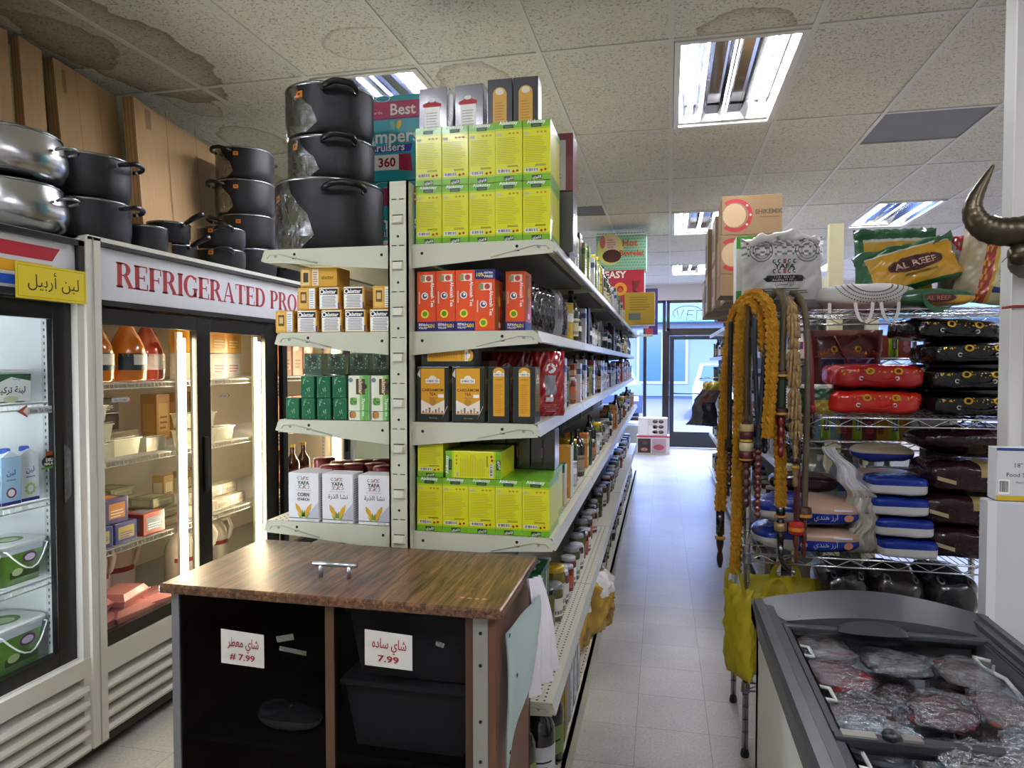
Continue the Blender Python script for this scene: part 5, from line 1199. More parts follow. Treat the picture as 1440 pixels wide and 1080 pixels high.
# middle fridge
def jug(body, lab):
    def f():
        m = MB(); m.lathe([(0, 0), (.074, 0), (.08, .01), (.081, .06), (.079, .1), (.08, .13), (.072, .17), (.055, .21), (.034, .25), (.021, .28), (.02, .305)], M(body, .12, coat=.9), 24, cap=False); root = m.build('juice_jug')
        q = MB(); q.lathe([(.025, .296), (.025, .318), (0, .32)], M('#d8642a', .35), 14, cap=False); q.build('cap', root)
        q = MB(); q.lathe([(.0815, .055), (.0797, .1), (.0797, .135)], M(lab, .4, var=.4, vs=30), 24, cap=False, a0=R(-75), a1=R(75)); q.lathe([(.0828, .08), (.0812, .1), (.0818, .13)], M('#e3dcd0', .4), 10, cap=False, a0=R(-30), a1=R(25)); q.build('paper_label', root); return root
    return f
Z150, Z116, Z78 = fshelf(1.493), fshelf(1.16), fshelf(.785)
for i, (y, x, key, lb) in enumerate(((2.50, -2.38, 'ja', 'orange juice jug with dark label at the left of the top fridge shelf'), (2.68, -2.37, 'ja', 'orange juice jug with dark label, second from the left'), (2.52, -2.58, 'jr', 'reddish juice jug at the back left'), (2.86, -2.42, 'jr', 'red juice jug with pale label right of the orange jugs'))):
    put(key, jug('#d97a1c', '#1f2f38') if key == 'ja' else jug('#b8452a', '#ddd6cc'), (x, y, Z150), lb, 'juice jug', 'juice jugs', sc=(1, 1, .93))
def block(w, d, h, col, lab, txt='', c2='#ffffff'):
    def f():
        m = MB(); m.bb(-d/2, d/2, -w/2, w/2, 0, h, M(col, .35, coat=.4), bev=.004)
        P = Panel(m, lambda u, v, l: (d/2+l, -w/2+u, v)); P.rect(w*.15, h*.2, w*.85, h*.8, M(lab, .4), 1); P.lines(w*.22, h*.26, w*.8, h*.6, 3, M(c2, .4), 2)
        Q = front(m, d, -w/2); Q.rect(d*.15, h*.2, d*.85, h*.8, M(lab, .4), 1)
        T_ = top(m, h, -d/2, -w/2); T_.rect(d*.2, w*.2, d*.8, w*.8, M(lab, .4), 1)
        return m.build('package')
    return f
CLR = clear_mat('clear_plastic_box', '#e9ece0', .4, .12, .3, 20, False)
def deli(w, d, h):
    def f():
        m = MB(); k = .88
        m.add([(-d/2*k, -w/2*k, 0), (d/2*k, -w/2*k, 0), (d/2*k, w/2*k, 0), (-d/2*k, w/2*k, 0), (-d/2, -w/2, h*.85), (d/2, -w/2, h*.85), (d/2, w/2, h*.85), (-d/2, w/2, h*.85)], [(3, 2, 1, 0), (0, 1, 5, 4), (1, 2, 6, 5), (2, 3, 7, 6), (3, 0, 4, 7)], M('#cfcfb8', .3, coat=.5)); root = m.build('plastic_container')
        q = MB(); q.bb(-d/2-.006, d/2+.006, -w/2-.006, w/2+.006, h*.85, h*.93, M('#dcdccc', .25, coat=.6), bev=.003); q.bb(-d/2*.8, d/2*.8, -w/2*.8, w/2*.8, h*.93, h, M('#c8c9b0', .25, coat=.6), bev=.003); q.build('lid', root); return root
    return f
DG = 'clear deli containers'
for i, (y, x, z, s) in enumerate(((2.46, -2.38, 0, 1), (2.46, -2.38, .083, 1), (2.46, -2.4, .166, .95), (2.66, -2.42, 0, 1.05), (2.62, -2.62, 0, 1.1), (2.64, -2.62, .09, 1.0), (2.83, -2.4, 0, .9))):
    put('deli', deli(.15, .12, .08), (x, y, Z116+z), 'clear deli container on the middle fridge shelf, %s from the left' % nth(i), 'container', DG, sc=(s, s, s*.98))
o = put('cheese', block(.2, .12, .085, '#c9b98e', '#d8ccaa'), (-2.62, 2.86, Z116), 'pale wrapped cheese block at the back of the middle fridge shelf', 'cheese')
for i in range(2):
    put('cookbox', block(.17, .14, .075, '#2f1f1a', '#5a3a30'), (-2.7, 2.83, Z116+.09+.078*i), 'dark flat box stacked on the cheese block, %s' % ('lower', 'upper')[i], 'box', 'dark boxes in the fridge')
# third shelf
for i, (y, x, z) in enumerate(((2.45, -2.36, 0), (2.59, -2.36, 0))):
    put('bluebox', block(.13, .1, .09, '#26338a', '#c9b56a', '', '#3a4a9a'), (x, y, Z78+z), 'blue butter box on the lower fridge shelf, %s' % ('left', 'right')[i], 'box', 'blue boxes in the fridge')
put('purplebox', block(.13, .1, .11, '#3a2f7a', '#d88a3a'), (-2.37, 2.55, Z78+.092), 'purple box with orange picture on top of the blue ones', 'box')
put('redpack', block(.14, .12, .1, '#a8402f', '#7a7f9a'), (-2.36, 2.75, Z78), 'red meat package right of the blue boxes', 'package')
for i, (y, x, z) in enumerate(((2.89, -2.4, 0), (2.89, -2.4, .05), (2.76, -2.55, .0), (2.76, -2.55, .05), (2.88, -2.42, .1), (2.72, -2.6, .1), (2.8, -2.58, .15), (2.56, -2.6, .1), (2.56, -2.6, .15), (2.44, -2.55, .2))):
    put('flatpk', block(.15, .14, .045, '#a9ab80', '#cfcfa8', '', '#8a8f5a'), (x, y, Z78+z), 'flat green-yellow deli pack on the lower fridge shelf, %s in the pile' % nth(i), 'package', 'flat deli packs')
for i, (z, y) in enumerate(((0, 2.78), (.062, 2.78), (0, 2.86), (.062, 2.86))):
    put('carton_g', block(.08, .1, .06, '#8f8d85', '#c9c4ba', '', '#a83a3a'), (-2.76, y, Z78+.2+z), 'grey boxed pack stacked at the back above the flat packs, %s' % nth(i), 'box', 'grey packs at the back')
def gallon():
    m = MB(); c = M('#e3dccb', .3, coat=.4); m.lathe([(0, 0), (.07, 0), (.076, .012), (.076, .15), (.07, .18), (.045, .22), (.021, .24), (.021, .252)], c, 22, cap=False); root = m.build('milk_jug')
    q = MB(); q.lathe([(.025, .248), (.025, .266), (0, .267)], M('#c9c3b8', .4), 14, cap=False); q.build('cap', root)
    q = MB(); q.tube([(.03, .015, .225), (.075, .03, .23), (.092, .035, .19), (.08, .03, .14), (.07, .025, .13)], .011, c, 8); q.build('handle', root)
    q = MB(); q.lathe([(.0768, .06), (.0768, .13)], M('#dcd4c6', .5), 12, cap=False, a0=R(-80), a1=R(40)); q.lathe([(.0774, .108), (.0774, .128)], M('#9a3b3b', .5), 10, cap=False, a0=R(-75), a1=R(20)); q.build('paper_label', root); return root
for i, (y, x, s) in enumerate(((2.86, -2.62, 1.15), (2.7, -2.62, 1.15), (2.53, -2.66, 1.15), (3.12, -2.45, 1.05), (3.28, -2.48, 1.05), (3.45, -2.5, 1.05))):
    put('gal', gallon, (x, y, FZ), 'white milk jug on the fridge floor, %s' % ('rightmost behind the first door', 'middle behind the first door', 'leftmost behind the first door', 'first behind the second door', 'second behind the second door', 'third behind the second door')[i], 'milk jug', 'white milk jugs', sc=(s, s, s*1.05))
PK_ = M('#d98f8f', .5, coat=.2)
def foam():
    m = MB(); w, d, h = .2, .15, .06; k = .8
    m.add([(-d/2*k, -w/2*k, 0), (d/2*k, -w/2*k, 0), (d/2*k, w/2*k, 0), (-d/2*k, w/2*k, 0), (-d/2, -w/2, h*.55), (d/2, -w/2, h*.55), (d/2, w/2, h*.55), (-d/2, w/2, h*.55), (-d/2*k, -w/2*k, h), (d/2*k, -w/2*k, h), (d/2*k, w/2*k, h), (-d/2*k, w/2*k, h)],
          [(3, 2, 1, 0), (0, 1, 5, 4), (1, 2, 6, 5), (2, 3, 7, 6), (3, 0, 4, 7), (4, 5, 9, 8), (5, 6, 10, 9), (6, 7, 11, 10), (7, 4, 8, 11), (8, 9, 10, 11)], PK_)
    m.bb(-d/2-.004, d/2+.004, -w/2-.004, w/2+.004, h*.53, h*.6, PK_); return m.build('foam_box')
for i, (y, x, z, r_) in enumerate(((2.44, -2.38, 0, .1), (2.43, -2.4, .064, .05), (2.62, -2.36, 0, -.1), (2.8, -2.36, 0, -.25), (2.63, -2.38, .064, .2), (2.44, -2.56, .0, 0), (2.45, -2.56, .064, .1), (2.46, -2.56, .128, -.1), (2.44, -2.52, .192, .1))):
    put('foam', foam, (x, y, FZ+z), 'pink foam egg box on the fridge floor, %s in the heap' % nth(i), 'egg box', 'pink foam boxes', rz=r_)
# second door of the middle fridge
for i, (y, x, z) in enumerate(((3.14, -2.4, 0), (3.3, -2.4, 0), (3.46, -2.42, 0))):
    put('fruitbox', block(.15, .12, .135, '#ded6c4', '#e9e4d6', '', '#b8434a'), (x, y, Z150), 'white drink box with red fruit print on the top shelf behind the second door, %s' % nth(i), 'drink box', 'fruit drink boxes')
    put('yellowpk', block(.15, .12, .13, '#d9a53a', '#c98a2a', '', '#e8d8a0'), (x, y, Z150+.137), 'yellow pack on top of the fruit drink boxes, %s' % nth(i), 'package', 'yellow packs')
for i, (y, z) in enumerate(((3.14, 0), (3.14, .085), (3.3, .0))):
    put('deli', deli(.15, .12, .08), (-2.38, y, Z116+z), 'clear tub on the middle shelf behind the second fridge door, %s' % nth(i), 'container', DG, sc=(1.15, 1.1, 1.0))
for i, y in enumerate((3.2, 3.36, 3.5)):
    put('yfoil', block(.1, .1, .25, '#b98a4a', '#cfa35c', '', '#8a5a2a'), (-2.66, y, Z116), 'tall tan carton at the back of the middle shelf behind the second door, %s' % nth(i), 'carton', 'tall tan cartons')
    put('whitebutter', block(.14, .1, .06, '#d9cdb8', '#e6ddcf', '', '#8a7a6a'), (-2.38, y-.06, Z78), 'pale butter pack behind the second door, lower layer, %s' % nth(i), 'package', 'pale butter packs')
    put('whitebutter', block(.14, .1, .06, '#d9cdb8', '#e6ddcf', '', '#8a7a6a'), (-2.42, y-.07, Z78+.062), 'pale butter pack behind the second door, upper layer, %s' % nth(i), 'package', 'pale butter packs')
    put('cartonc', block(.075, .075, .19, '#c8a868', '#e6dcc4', '', '#a88a4a'), (-2.62, y, Z78), 'cream drink carton at the back of the lower shelf, %s' % nth(i), 'carton', 'cream drink cartons')
# third fridge: orange syrups seen between the shelves
for i, (y, z) in enumerate(((4.0, Z116), (4.14, Z116), (4.28, Z116))):
    put('syrup', bottle(.045, .26, '#4a1c10', '#d9b51e', '#8a3018', .52, .15, .4), (-2.36, y-.06, Z78), 'dark red drink bottle with yellow cap behind the third fridge door, %s from the left' % nth(i), 'bottle', 'yellow-capped bottles')
    put('ot_big', block(.13, .1, .2, '#b8682a', '#c98a4a', '', '#7a3a14'), (-2.4, y, Z150), 'orange carton high behind the third fridge door, %s' % nth(i), 'carton', 'orange cartons')
    put('ot_big', block(.13, .1, .2, '#b8682a', '#c98a4a', '', '#7a3a14'), (-2.4, y, Z116), 'orange carton on the middle shelf behind the third fridge door, %s' % nth(i), 'carton', 'orange cartons')
# ------------------------------------------------------------------ on top of the fridges
ZT1, ZT2 = 2.062, 2.082
BST = M('#b9bbbd', .24, 1.0, bump=.04, bs=200)
def bowl_pot():
    m = MB(); r, h = .205, .16; m.lathe([(0, 0), (r*.8, 0), (r*.93, .012), (r*1.0, .05), (r, .09), (r*.93, h*.85), (r*.9, h)], BST, 48, cap=False); root = m.build('steel_pot')
    q = MB(); q.lathe([(r*.905, h-.004), (r*.93, h), (r*.9, h+.006), (r*.5, h+.02), (0, h+.024)], M('#8f9498', .12, .9), 40, cap=False); q.build('lid', root)
    for k in range(2):
        a = R(20)+k*PI; t = Vector((-math.sin(a), math.cos(a), 0)); o_ = Vector((math.cos(a), math.sin(a), 0)); q = MB()
        P, _ = smooth([o_*(r*.98)-t*.045+Vector((0, 0, h*.66)), o_*(r+.035)-t*.045+Vector((0, 0, h*.72)), o_*(r+.05)+Vector((0, 0, h*.74)), o_*(r+.035)+t*.045+Vector((0, 0, h*.72)), o_*(r*.98)+t*.045+Vector((0, 0, h*.66))], None, 5)
        q.tube(P, .006, RIM, 8); q.build('handle', root)
    return root
yb_ = YA(12, -2.43)
for i in range(2): put('bowl', bowl_pot, (-2.43, yb_, 2.084+i*.19), 'large shiny stainless steel pot on the left fridge, %s of two' % ('lower', 'upper')[i], 'pot', 'stainless steel pots')
p1 = pot(.168, .175, ang=R(15), tagc=False); yp = YA(128, -2.41)
for i in range(2): put('potA', p1, (-2.415, yp, ZT2+i*.184), 'wide dark pot on the fridge corner beside the steel pots, %s of two' % ('lower', 'upper')[i], 'pot', 'dark pots on the fridge corner')
yp = YA(351, -2.42)
for i, (r_, h_) in enumerate(((.162, .16), (.165, .185), (.167, .19), (.162, .175))):
    o = pot(r_, h_, ang=R(35+14*i), tagang=-75)(); o.location = (-2.42+.006*(i % 2), yp-.01*i, ZT2+(0, .166, .357, .553)[i]); tag(o, 'dark two-handled pot in the stack of four on the middle fridge, %s from the bottom' % nth(i), 'pot', 'stack of four dark pots')
yp = YA(207, -2.36); o = pot(.096, .125, 0, tagang=-95)(); o.location = (-2.36, yp, ZT2); tag(o, 'small dark pot with orange price tag in clear wrap, left of the saucepans', 'pot')
yp = YA(256, -2.42)
for i in range(2):
    o = put('saucepan', pot(.1, .095, 1, 'stick', R(-15), wrap=False, tagc=False), (-2.45+(.012*i), yp-.06*i, ZT2+i*.101), 'small dark saucepan with stick handle, %s of two' % ('lower', 'upper')[i], 'saucepan', 'small stick-handled saucepans')
yp = YA(309, -2.4)
for i in range(2):
    o = put('lowpan', pot(.125, .11, 2, 'loop', R(-50), wrap=False, tagang=-80), (-2.38, yp, ZT2+i*.117), 'low dark casserole with loop handles between saucepans and the pot stack, %s of two' % ('lower', 'upper')[i], 'pot', 'low dark casseroles')
o = pot(.11, .09, 2, 'loop', R(-40), tagc=False)(); o.location = (-2.33, YA(402, -2.33), ZT2); tag(o, 'small plastic-wrapped pot at the right end of the fridge top behind the big pots', 'pot')
# folded cardboard cartons leaning on the wall
KR = M('#bd9a6b', .75, var=.1, vs=5, stretch=(1, 12, 1)); KRD = M('#7d6040', .8)
def cardboard(ya, yb, ztop_a, ztop_b, th, xb, xt, lab, tape=True):
    m = MB(); zb_ = ZT2 if ya > 2.27 else ZT1
    P = [(xb, ya, zb_), (xb, yb, zb_), (xt, yb, ztop_b), (xt, ya, ztop_a)]; n = Vector((-(1), 0, -(xb-xt)/(.9))).normalized()*th*-1
    F_ = [Vector(p) for p in P]; B_ = [p-n*1.0 for p in F_]
    vs = F_+[p+Vector((-th, 0, 0)) for p in F_]
    m.add(vs, [(0, 1, 2, 3), (7, 6, 5, 4), (0, 4, 5, 1), (1, 5, 6, 2), (2, 6, 7, 3), (3, 7, 4, 0)], KR)
    d1 = (F_[1]-F_[0]); d2 = F_[3]-F_[0]; nn = d1.cross(d2).normalized()*.0015
    if nn.x < 0: nn = -nn
    g = lambda u, v: F_[0]+d1*u+d2*v+nn
    for u in (.32, .66): m.add([g(u, 0), g(u+.006, 0), g(u+.006, 1), g(u, 1)], [(0, 1, 2, 3)], M('#95744c', .8))
    if tape:
        for v in (.06, .84): m.add([g(.1, v), g(.16, v), g(.16, v+.12), g(.1, v+.12)], [(0, 1, 2, 3)], M('#94764f', .4))
    for j in range(3): m.add([p+Vector((-th*(j+.6)/3.2, -.0012, 0)) for p in (F_[0], F_[3])]+[p+Vector((-th*(j+.75)/3.2, -.0012, 0)) for p in (F_[3], F_[0])], [(0, 1, 2, 3)], KRD)
    tag(m.build('folded_carton'), lab, 'cardboard', 'folded brown cartons on the fridges')
cardboard(YA(198, -2.66), YA(318, -2.66), 2.96, 2.87, .07, -2.615, -2.68, 'folded brown carton panel nearest the pot stack, with tape marks')
cardboard(YA(100, -2.76), YA(186, -2.76), 3.03, 2.99, .06, -2.74, -2.83, 'folded brown carton panel left of the taped one')
cardboard(YA(62, -2.7), YA(95, -2.74)-.05, 3.035, 3.02, .05, -2.74, -2.80, 'narrow folded brown carton, second from the left', False)
cardboard(YA(10, -2.68), YA(58, -2.72)-.06, 3.03, 3.03, .06, -2.74, -2.80, 'dark-shaded folded carton at the far left against the wall', False)
m = MB(); m.bb(-.1, .1, 0, .2, 0, .12, M('#8d7350', .75), bev=.002); tag(m.build('small_carton', None, (-2.5, YA(200, -2.5)+.02, ZT2)), 'small brown carton behind the pan with the price tag', 'cardboard')
m = MB(); m.bb(-.09, 0, 0, .3, 0, .1, M('#1c1c1f', .35, coat=.3), bev=.002); P = Panel(m, lambda u, v, l: (l, u, v)); P.rect(.14, .02, .2, .07, INKW, 1); P.ring(.25, .05, .02, .028, INKW, 1, 16, PI, 2*PI); P.lines(.02, .03, .12, .08, 4, M('#6f6f73'), 1)
o = m.build('cookware_box', None, (-2.64, YA(60, -2.63)-.3, ZT1+.36)); tag(o, 'black cookware box with white printing behind the steel pots', 'box')
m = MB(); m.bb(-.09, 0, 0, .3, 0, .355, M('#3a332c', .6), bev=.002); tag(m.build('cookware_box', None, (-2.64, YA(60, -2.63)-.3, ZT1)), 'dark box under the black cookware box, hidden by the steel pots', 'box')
m = MB(); m.bb(0, .12, -.25, 0, 0, .42, M('#d8d8d6', .5), bev=.002); P = Panel(m, lambda u, v, l: (.12+l, -.25+u, v)); P.rect(.13, .05, .245, .15, M('#a88a5c'), 1); P.rect(.13, .16, .245, .2, INKB, 1); P.rect(.15, .22, .23, .3, M('#6f737a'), 1)
o = m.build('white_box', None, (-2.57, YA(8, -2.45), ZT1+.38)); tag(o, 'white box standing at the left picture edge on the steel pots', 'box')
# ================================================================== aisle side of the long shelving unit
KINDS = {
 'gj': (lambda: jar(.042, .15, '#4f5222', '#8f9296', '#d9d6cc')(), .042, 'pickle jar with grey lid', 'jar'),
 'yj': (lambda: jar(.052, .19, '#6b6427', '#cfae1c', '#cfd2d4')(), .052, 'olive jar with yellow lid', 'jar'),
 'wj': (lambda: jar(.04, .14, '#5a2a20', '#c9ccd0', '#dcdad4')(), .04, 'dark jar with white lid', 'jar'),
 'bj': (lambda: jar(.038, .15, '#5f5a24', '#17181a', None)(), .038, 'olive jar with black lid', 'jar'),
 'rj': (lambda: jar(.036, .13, '#6e2a1c', '#a9acb0', '#b85a3a')(), .036, 'red sauce jar with silver lid', 'jar'),
 'glj': (lambda: jar(.05, .165, '#7f8350', '#5f9a3a', None, neck=.95)(), .05, 'artichoke jar with green lid', 'jar'),
 'ob': (lambda: bottle(.036, .26, '#2d3614', '#1a1d14', '#c9c39a')(), .036, 'dark olive oil bottle', 'bottle'),
 'db': (lambda: bottle(.038, .25, '#170f0c', '#2a1c12', '#9a8668')(), .038, 'tan-labelled dark syrup bottle', 'bottle'),
 'grb': (lambda: bottle(.026, .22, '#1d4a26', '#20341f', None)(), .026, 'slim green glass bottle', 'bottle'),
 'yb': (lambda: bottle(.04, .27, '#a59a28', '#d9c31e', '#b5a83a', .7)(), .04, 'yellow oil bottle', 'bottle'),
 'wc': (lambda: can(.038, .11, '#b9bcc0', '#c9cdd2')(), .038, 'pale tin can', 'can'),
 'bc': (lambda: can(.05, .15, '#a9a9a4', '#7f6a50')(), .05, 'large brown tin can', 'can'),
 'rc': (lambda: can(.036, .1, '#a9abae', '#9a3a2a')(), .036, 'red tin can', 'can'),
 'kc': (lambda: can(.04, .12, '#8a8c90', '#22262c')(), .04, 'dark tin can', 'can'),
 'yt': (lambda: can(.045, .19, '#b8a040', '#c9a92a')(), .045, 'tall yellow tin', 'can'),
 'gb': (lambda: packet(.07, .12, .2, '#7f9a4a', '#3f6a24')(), .04, 'green packet', 'packet'),
 'db2': (lambda: packet(.09, .1, .22, '#1b1c1e', '#6a2026', '#2e3033')(), .05, 'black packet', 'packet'),
 'wb': (lambda: packet(.05, .12, .2, '#d6d8dc', '#4a5f8a', '#eeeeec')(), .03, 'white packet', 'packet'),
 'ob2': (lambda: packet(.08, .12, .17, '#c97a2a', '#e0c05a')(), .045, 'orange packet', 'packet'),
 'rb': (lambda: packet(.08, .12, .2, '#a83a2a', '#d9b08a')(), .045, 'red packet', 'packet'),
 'bb': (lambda: packet(.07, .1, .16, '#3a3f6a', '#b9bccc')(), .04, 'blue packet', 'packet'),
 'sp': (lambda: pouch(.1, .2, .05, '#8a8d92', '#3a3c40', 3, .15)(), .053, 'silver foil pouch', 'pouch'),
 'bp': (lambda: pouch(.11, .19, .06, '#16171a', '#2e3136', 4, .15)(), .058, 'black foil pouch', 'pouch'),
}
def item(key, shelf, y, back, lab, group, sc=None, rz=0.0):
    fn, r, nm, cat = KINDS[key]; x = EDGE[shelf]-(.03 if shelf in (Z1, Z4, Z5, ZB) else .008)-back; box = key in ('gb', 'db2', 'wb', 'ob2', 'rb', 'bb'); pch = key in ('sp', 'bp')
    o = put('k_'+key, fn, (x if box else x-r, y if box else y+r, shelf+.001), lab, cat, group, rz=rz if not pch else PI*.42+rz, sc=sc)
    return o
SHN = {Z1: 'top', Z2: 'second', Z3: 'third', Z4: 'fourth', Z5: 'fifth', ZB: 'bottom'}
HT = {'ob': .26, 'db': .25, 'yb': .27, 'grb': .22, 'db2': .22, 'sp': .21, 'bp': .2, 'gb': .2, 'wb': .2, 'rb': .2, 'yj': .19, 'yt': .19}
GAP = {Z1: 9, Z2: .245, Z3: .258, Z4: .32, Z5: .45, ZB: .32}
def fill(shelf, y, y1, seq, gap=.006, back=.0, hmax=None, jit=.03):
    rr = random.Random(int(shelf*1000)); n = {}; i = 0
    while y < y1:
        key = seq[i] if i < len(seq) else rr.choice(seq[len(seq)//3:])
        fn, r, nm, cat = KINDS[key]; k = n.get(nm, 0); n[nm] = k+1
        w = {'gb': .07, 'db2': .09, 'wb': .05, 'ob2': .08, 'rb': .08, 'bb': .07}.get(key, 2*r)
        s = min(rr.uniform(.92, 1.08), GAP[shelf]/HT.get(key, .15))
        item(key, shelf, y+(.004 if key not in ('sp', 'bp') else .01), back+rr.uniform(0, jit), '%s %s from the near end on the %s aisle shelf' % (nth(k), nm, SHN[shelf]), 'goods on the %s shelf of the aisle side' % SHN[shelf], sc=(1, 1, s))
        y += w*1.0+gap+(0 if y < 5 else .012 if y < 7 else .03); i += 1
END = 9.3
# top shelf
def maroon_box():
    m = MB(); w, d, h = .13, .12, .2; m.bb(-w/2, w/2, 0, d, 0, h, M('#6a1626', .35, coat=.3), bev=.002); F = front(m, w); F.rect(w*.0, h*.02, w*.8, h*.88, M('#b7b5b2', .4), 1); F.lines(w*.08, h*.15, w*.7, h*.75, 9, M('#8c8a88'), 2); return m.build('box')
def charcoal_box():
    m = MB(); w, d, h = .13, .12, .21; m.bb(-w/2, w/2, 0, d, 0, h, M('#47484b', .3, coat=.5), bev=.002); F = front(m, w); F.rect(w*.05, h*.1, w*.42, h*.75, M('#cfcdc8', .4), 1); F.rect(w*.05, h*.72, w*.42, h*.84, M('#8a4a2a'), 2); R_ = right(m, w/2); R_.rect(.01, .03, d-.01, h-.02, M('#9a9ca0', .2, .5), 1); return m.build('box')
xm = XA(790, 2.46)
put('chb', charcoal_box, (xm-.018, 2.4, Z1+.001), 'charcoal box behind the tea cartons at the aisle edge, under the maroon one', 'box'); put('mrb', maroon_box, (xm-.018, 2.4, Z1+.213), 'maroon and white box stacked on the charcoal box behind the tea cartons', 'box')
fill(Z1, 2.56, 6.9, ['db2', 'wb', 'db2', 'sp', 'wb', 'gb', 'ob', 'gb', 'db2', 'gb', 'yb', 'gb', 'ob', 'yb', 'gb', 'wb', 'ob', 'gb'], .012, 0)
def teal_carton():
    m = MB(); w, d, h = .53, .36, .37; m.bb(0, w, 0, d, 0, h, M('#8fc0a4', .55), bev=.003); F = Panel(m, lambda u, v, l: (u, -l, v)); G = M('#5f9a7c', .55)
    for i in range(17):
        for j in range(13): F.poly([(.01+i*.03+.015*(j % 2), .01+j*.031), (.03+i*.03+.015*(j % 2), .014+j*.031), (.026+i*.03+.015*(j % 2), .022+j*.031), (.006+i*.03+.015*(j % 2), .018+j*.031)], G, 1)
    F.disc(.15, .22, .14, M('#d9d878', .5), 2, .17); F.rect(.1, .2, .23, .36, M('#e3c9b0'), 3); F.lines(.12, .24, .21, .34, 4, M('#b0756a'), 4)
    F.disc(.17, .15, .1, M('#4a2014'), 5, .07); F.disc(.07, .3, .03, M('#c86a6a'), 4, .07)
    F.text(.36, .25, 'Hot', .1, M('#c2571f'), 3, bold=.03); F.text(.38, .15, 'Bevrelat', .085, M('#c2571f'), 3, bold=.03, width=.26); return m.build('cardboard_carton')
def red_carton():
    m = MB(); w, d, h = .5, .38, .42; m.bb(0, w, 0, d, 0, h, M('#b51f3c', .4, coat=.2), bev=.003); F = Panel(m, lambda u, v, l: (u, -l, v)); F.text(.2, .34, 'EASY', .1, INKW, 2, bold=.03); F.ring(.25, .22, .035, .07, M('#e0a02a'), 2); F.disc(.25, .21, .02, M('#c86a1a'), 3)
    for a in range(5): F.poly([(.39, .18), (.37+.02*a, .3), (.385+.02*a, .31)], M('#4a1420'), 2)
    F.poly([(.37, .14), (.44, .14), (.42, .2), (.39, .2)], M('#4a1420'), 2)
    P = Panel(m, lambda u, v, l: (w+l, u, v)); P.rect(.02, .02, d-.02, h-.02, M('#c9aebc', .4), 1); return m.build('cardboard_carton')
ex = XA(908, 7.4); zr = Z1+.02
b = MB(); b.bb(GXC+.04, ex+.02, 7.38, 7.8, Z1+.003, Z1+.018, M('#b9b6c0', .4)); tag(b.build('display_board'), 'pale board under the red and teal cartons near the end of the top shelf', 'board')
def board_carton():
    m = MB(); m.bb(0, .5, 0, .36, 0, .16, M('#b9b3bd', .4, coat=.2), bev=.003); F = Panel(m, lambda u, v, l: (u, -l, v)); F.rect(.03, .02, .47, .14, M('#a99fae'), 1); return m.build('cardboard_carton')
put('bdc', board_carton, (ex-.52, 7.42, zr), 'pale lilac carton under the red carton near the end of the top shelf', 'carton')
put('redc', red_carton, (ex-.52, 7.42, zr+.162), 'red carton lettered EASY under the teal carton near the end of the top shelf', 'carton')
put('tealc', teal_carton, (ex-.53, 7.42, zr+.584), 'teal patterned carton with orange lettering near the ceiling above the red carton', 'carton')
def yellow_box():
    m = MB(); m.bb(0, .3, 0, .2, 0, .33, M('#dfb81c', .4, coat=.3), bev=.003); F = Panel(m, lambda u, v, l: (u, -l, v)); F.rect(.04, .05, .16, .12, M('#7f8f8a'), 1); F.lines(.05, .15, .26, .3, 6, M('#b8860e'), 1); P = Panel(m, lambda u, v, l: (.3+l, u, v)); P.rect(0, 0, .2, .33, M('#e4dcdf', .4), 1); return m.build('cardboard_box')
put('ylb', yellow_box, (XA(878, 7.1), 7.1, Z1+.002), 'yellow box standing in front of the red EASY carton', 'box')
def purple_box():
    m = MB(); m.bb(0, .16, 0, .2, 0, .6, M('#332a6e', .4), bev=.003); F = Panel(m, lambda u, v, l: (u, -l, v)); F.disc(.07, .22, .06, M('#c9a05a'), 1); F.rect(.0, .0, .1, .08, M('#a83a3a'), 1); return m.build('cardboard_box')
b = MB(); b.bb(-.5, XA(917, 9.2), 9.15, 9.4, Z1-.03, Z1-.01, CREAM); tag(b.build('end_board'), 'cream board at the far end of the top shelf carrying the purple box', 'board')
put('prb', purple_box, (XA(907, 9.2), 9.2, Z1-.008), 'dark purple box at the far end of the top shelf, beside the door glass', 'box')
# second shelf
fill(Z2, 2.33, END, ['bp', 'bp', 'bp', 'bp', 'sp', 'bp', 'sp', 'yt', 'ob', 'sp', 'kc', 'db', 'wb', 'kc', 'bp', 'db2', 'kc', 'wc', 'sp'], .008, .0)
# third shelf: red foil bags come first
def red_bag():
    m = MB(); w, h, t = .13, .235, .07; S = Sack(w, h, t, .006, 4, p=.55); A, B_, G_ = M('#a3141c', .16, coat=.9), M('#c9c9cc', .25), M('#8c8f94', .3)
    def mf(u, v):
        if .28 < u < .62 and .33 < v < .62: return G_
        if .3 < u < .55 and .24 < v < .31: return B_
        return A
    S.mesh(m, mf, 26, 30); P = S.panel(m); P.disc(-.005, h*.74, .018, INKW, 1); P.disc(-.005, h*.74, .012, M('#b8404a'), 2); P.lines(-.03, h*.08, .03, h*.2, 5, M('#d98a90'), 1); return m.build('foil_bag')
for i, (y, x, rz) in enumerate(((2.46, -.04, .6), (2.5, -.2, .3), (2.52, -.3, .2), (2.52, -.4, .25), (2.66, -.17, .5))):
    o = put('rbag', red_bag, (EDGE[Z3]+x+.02, y, Z3+.001), ('red foil coffee bag standing at the aisle edge past the tea boxes' if i == 0 else 'red foil coffee bag in the shade behind the cardamom tea, %s from the aisle' % nth(i)), 'bag', 'red foil bags', rz=rz)
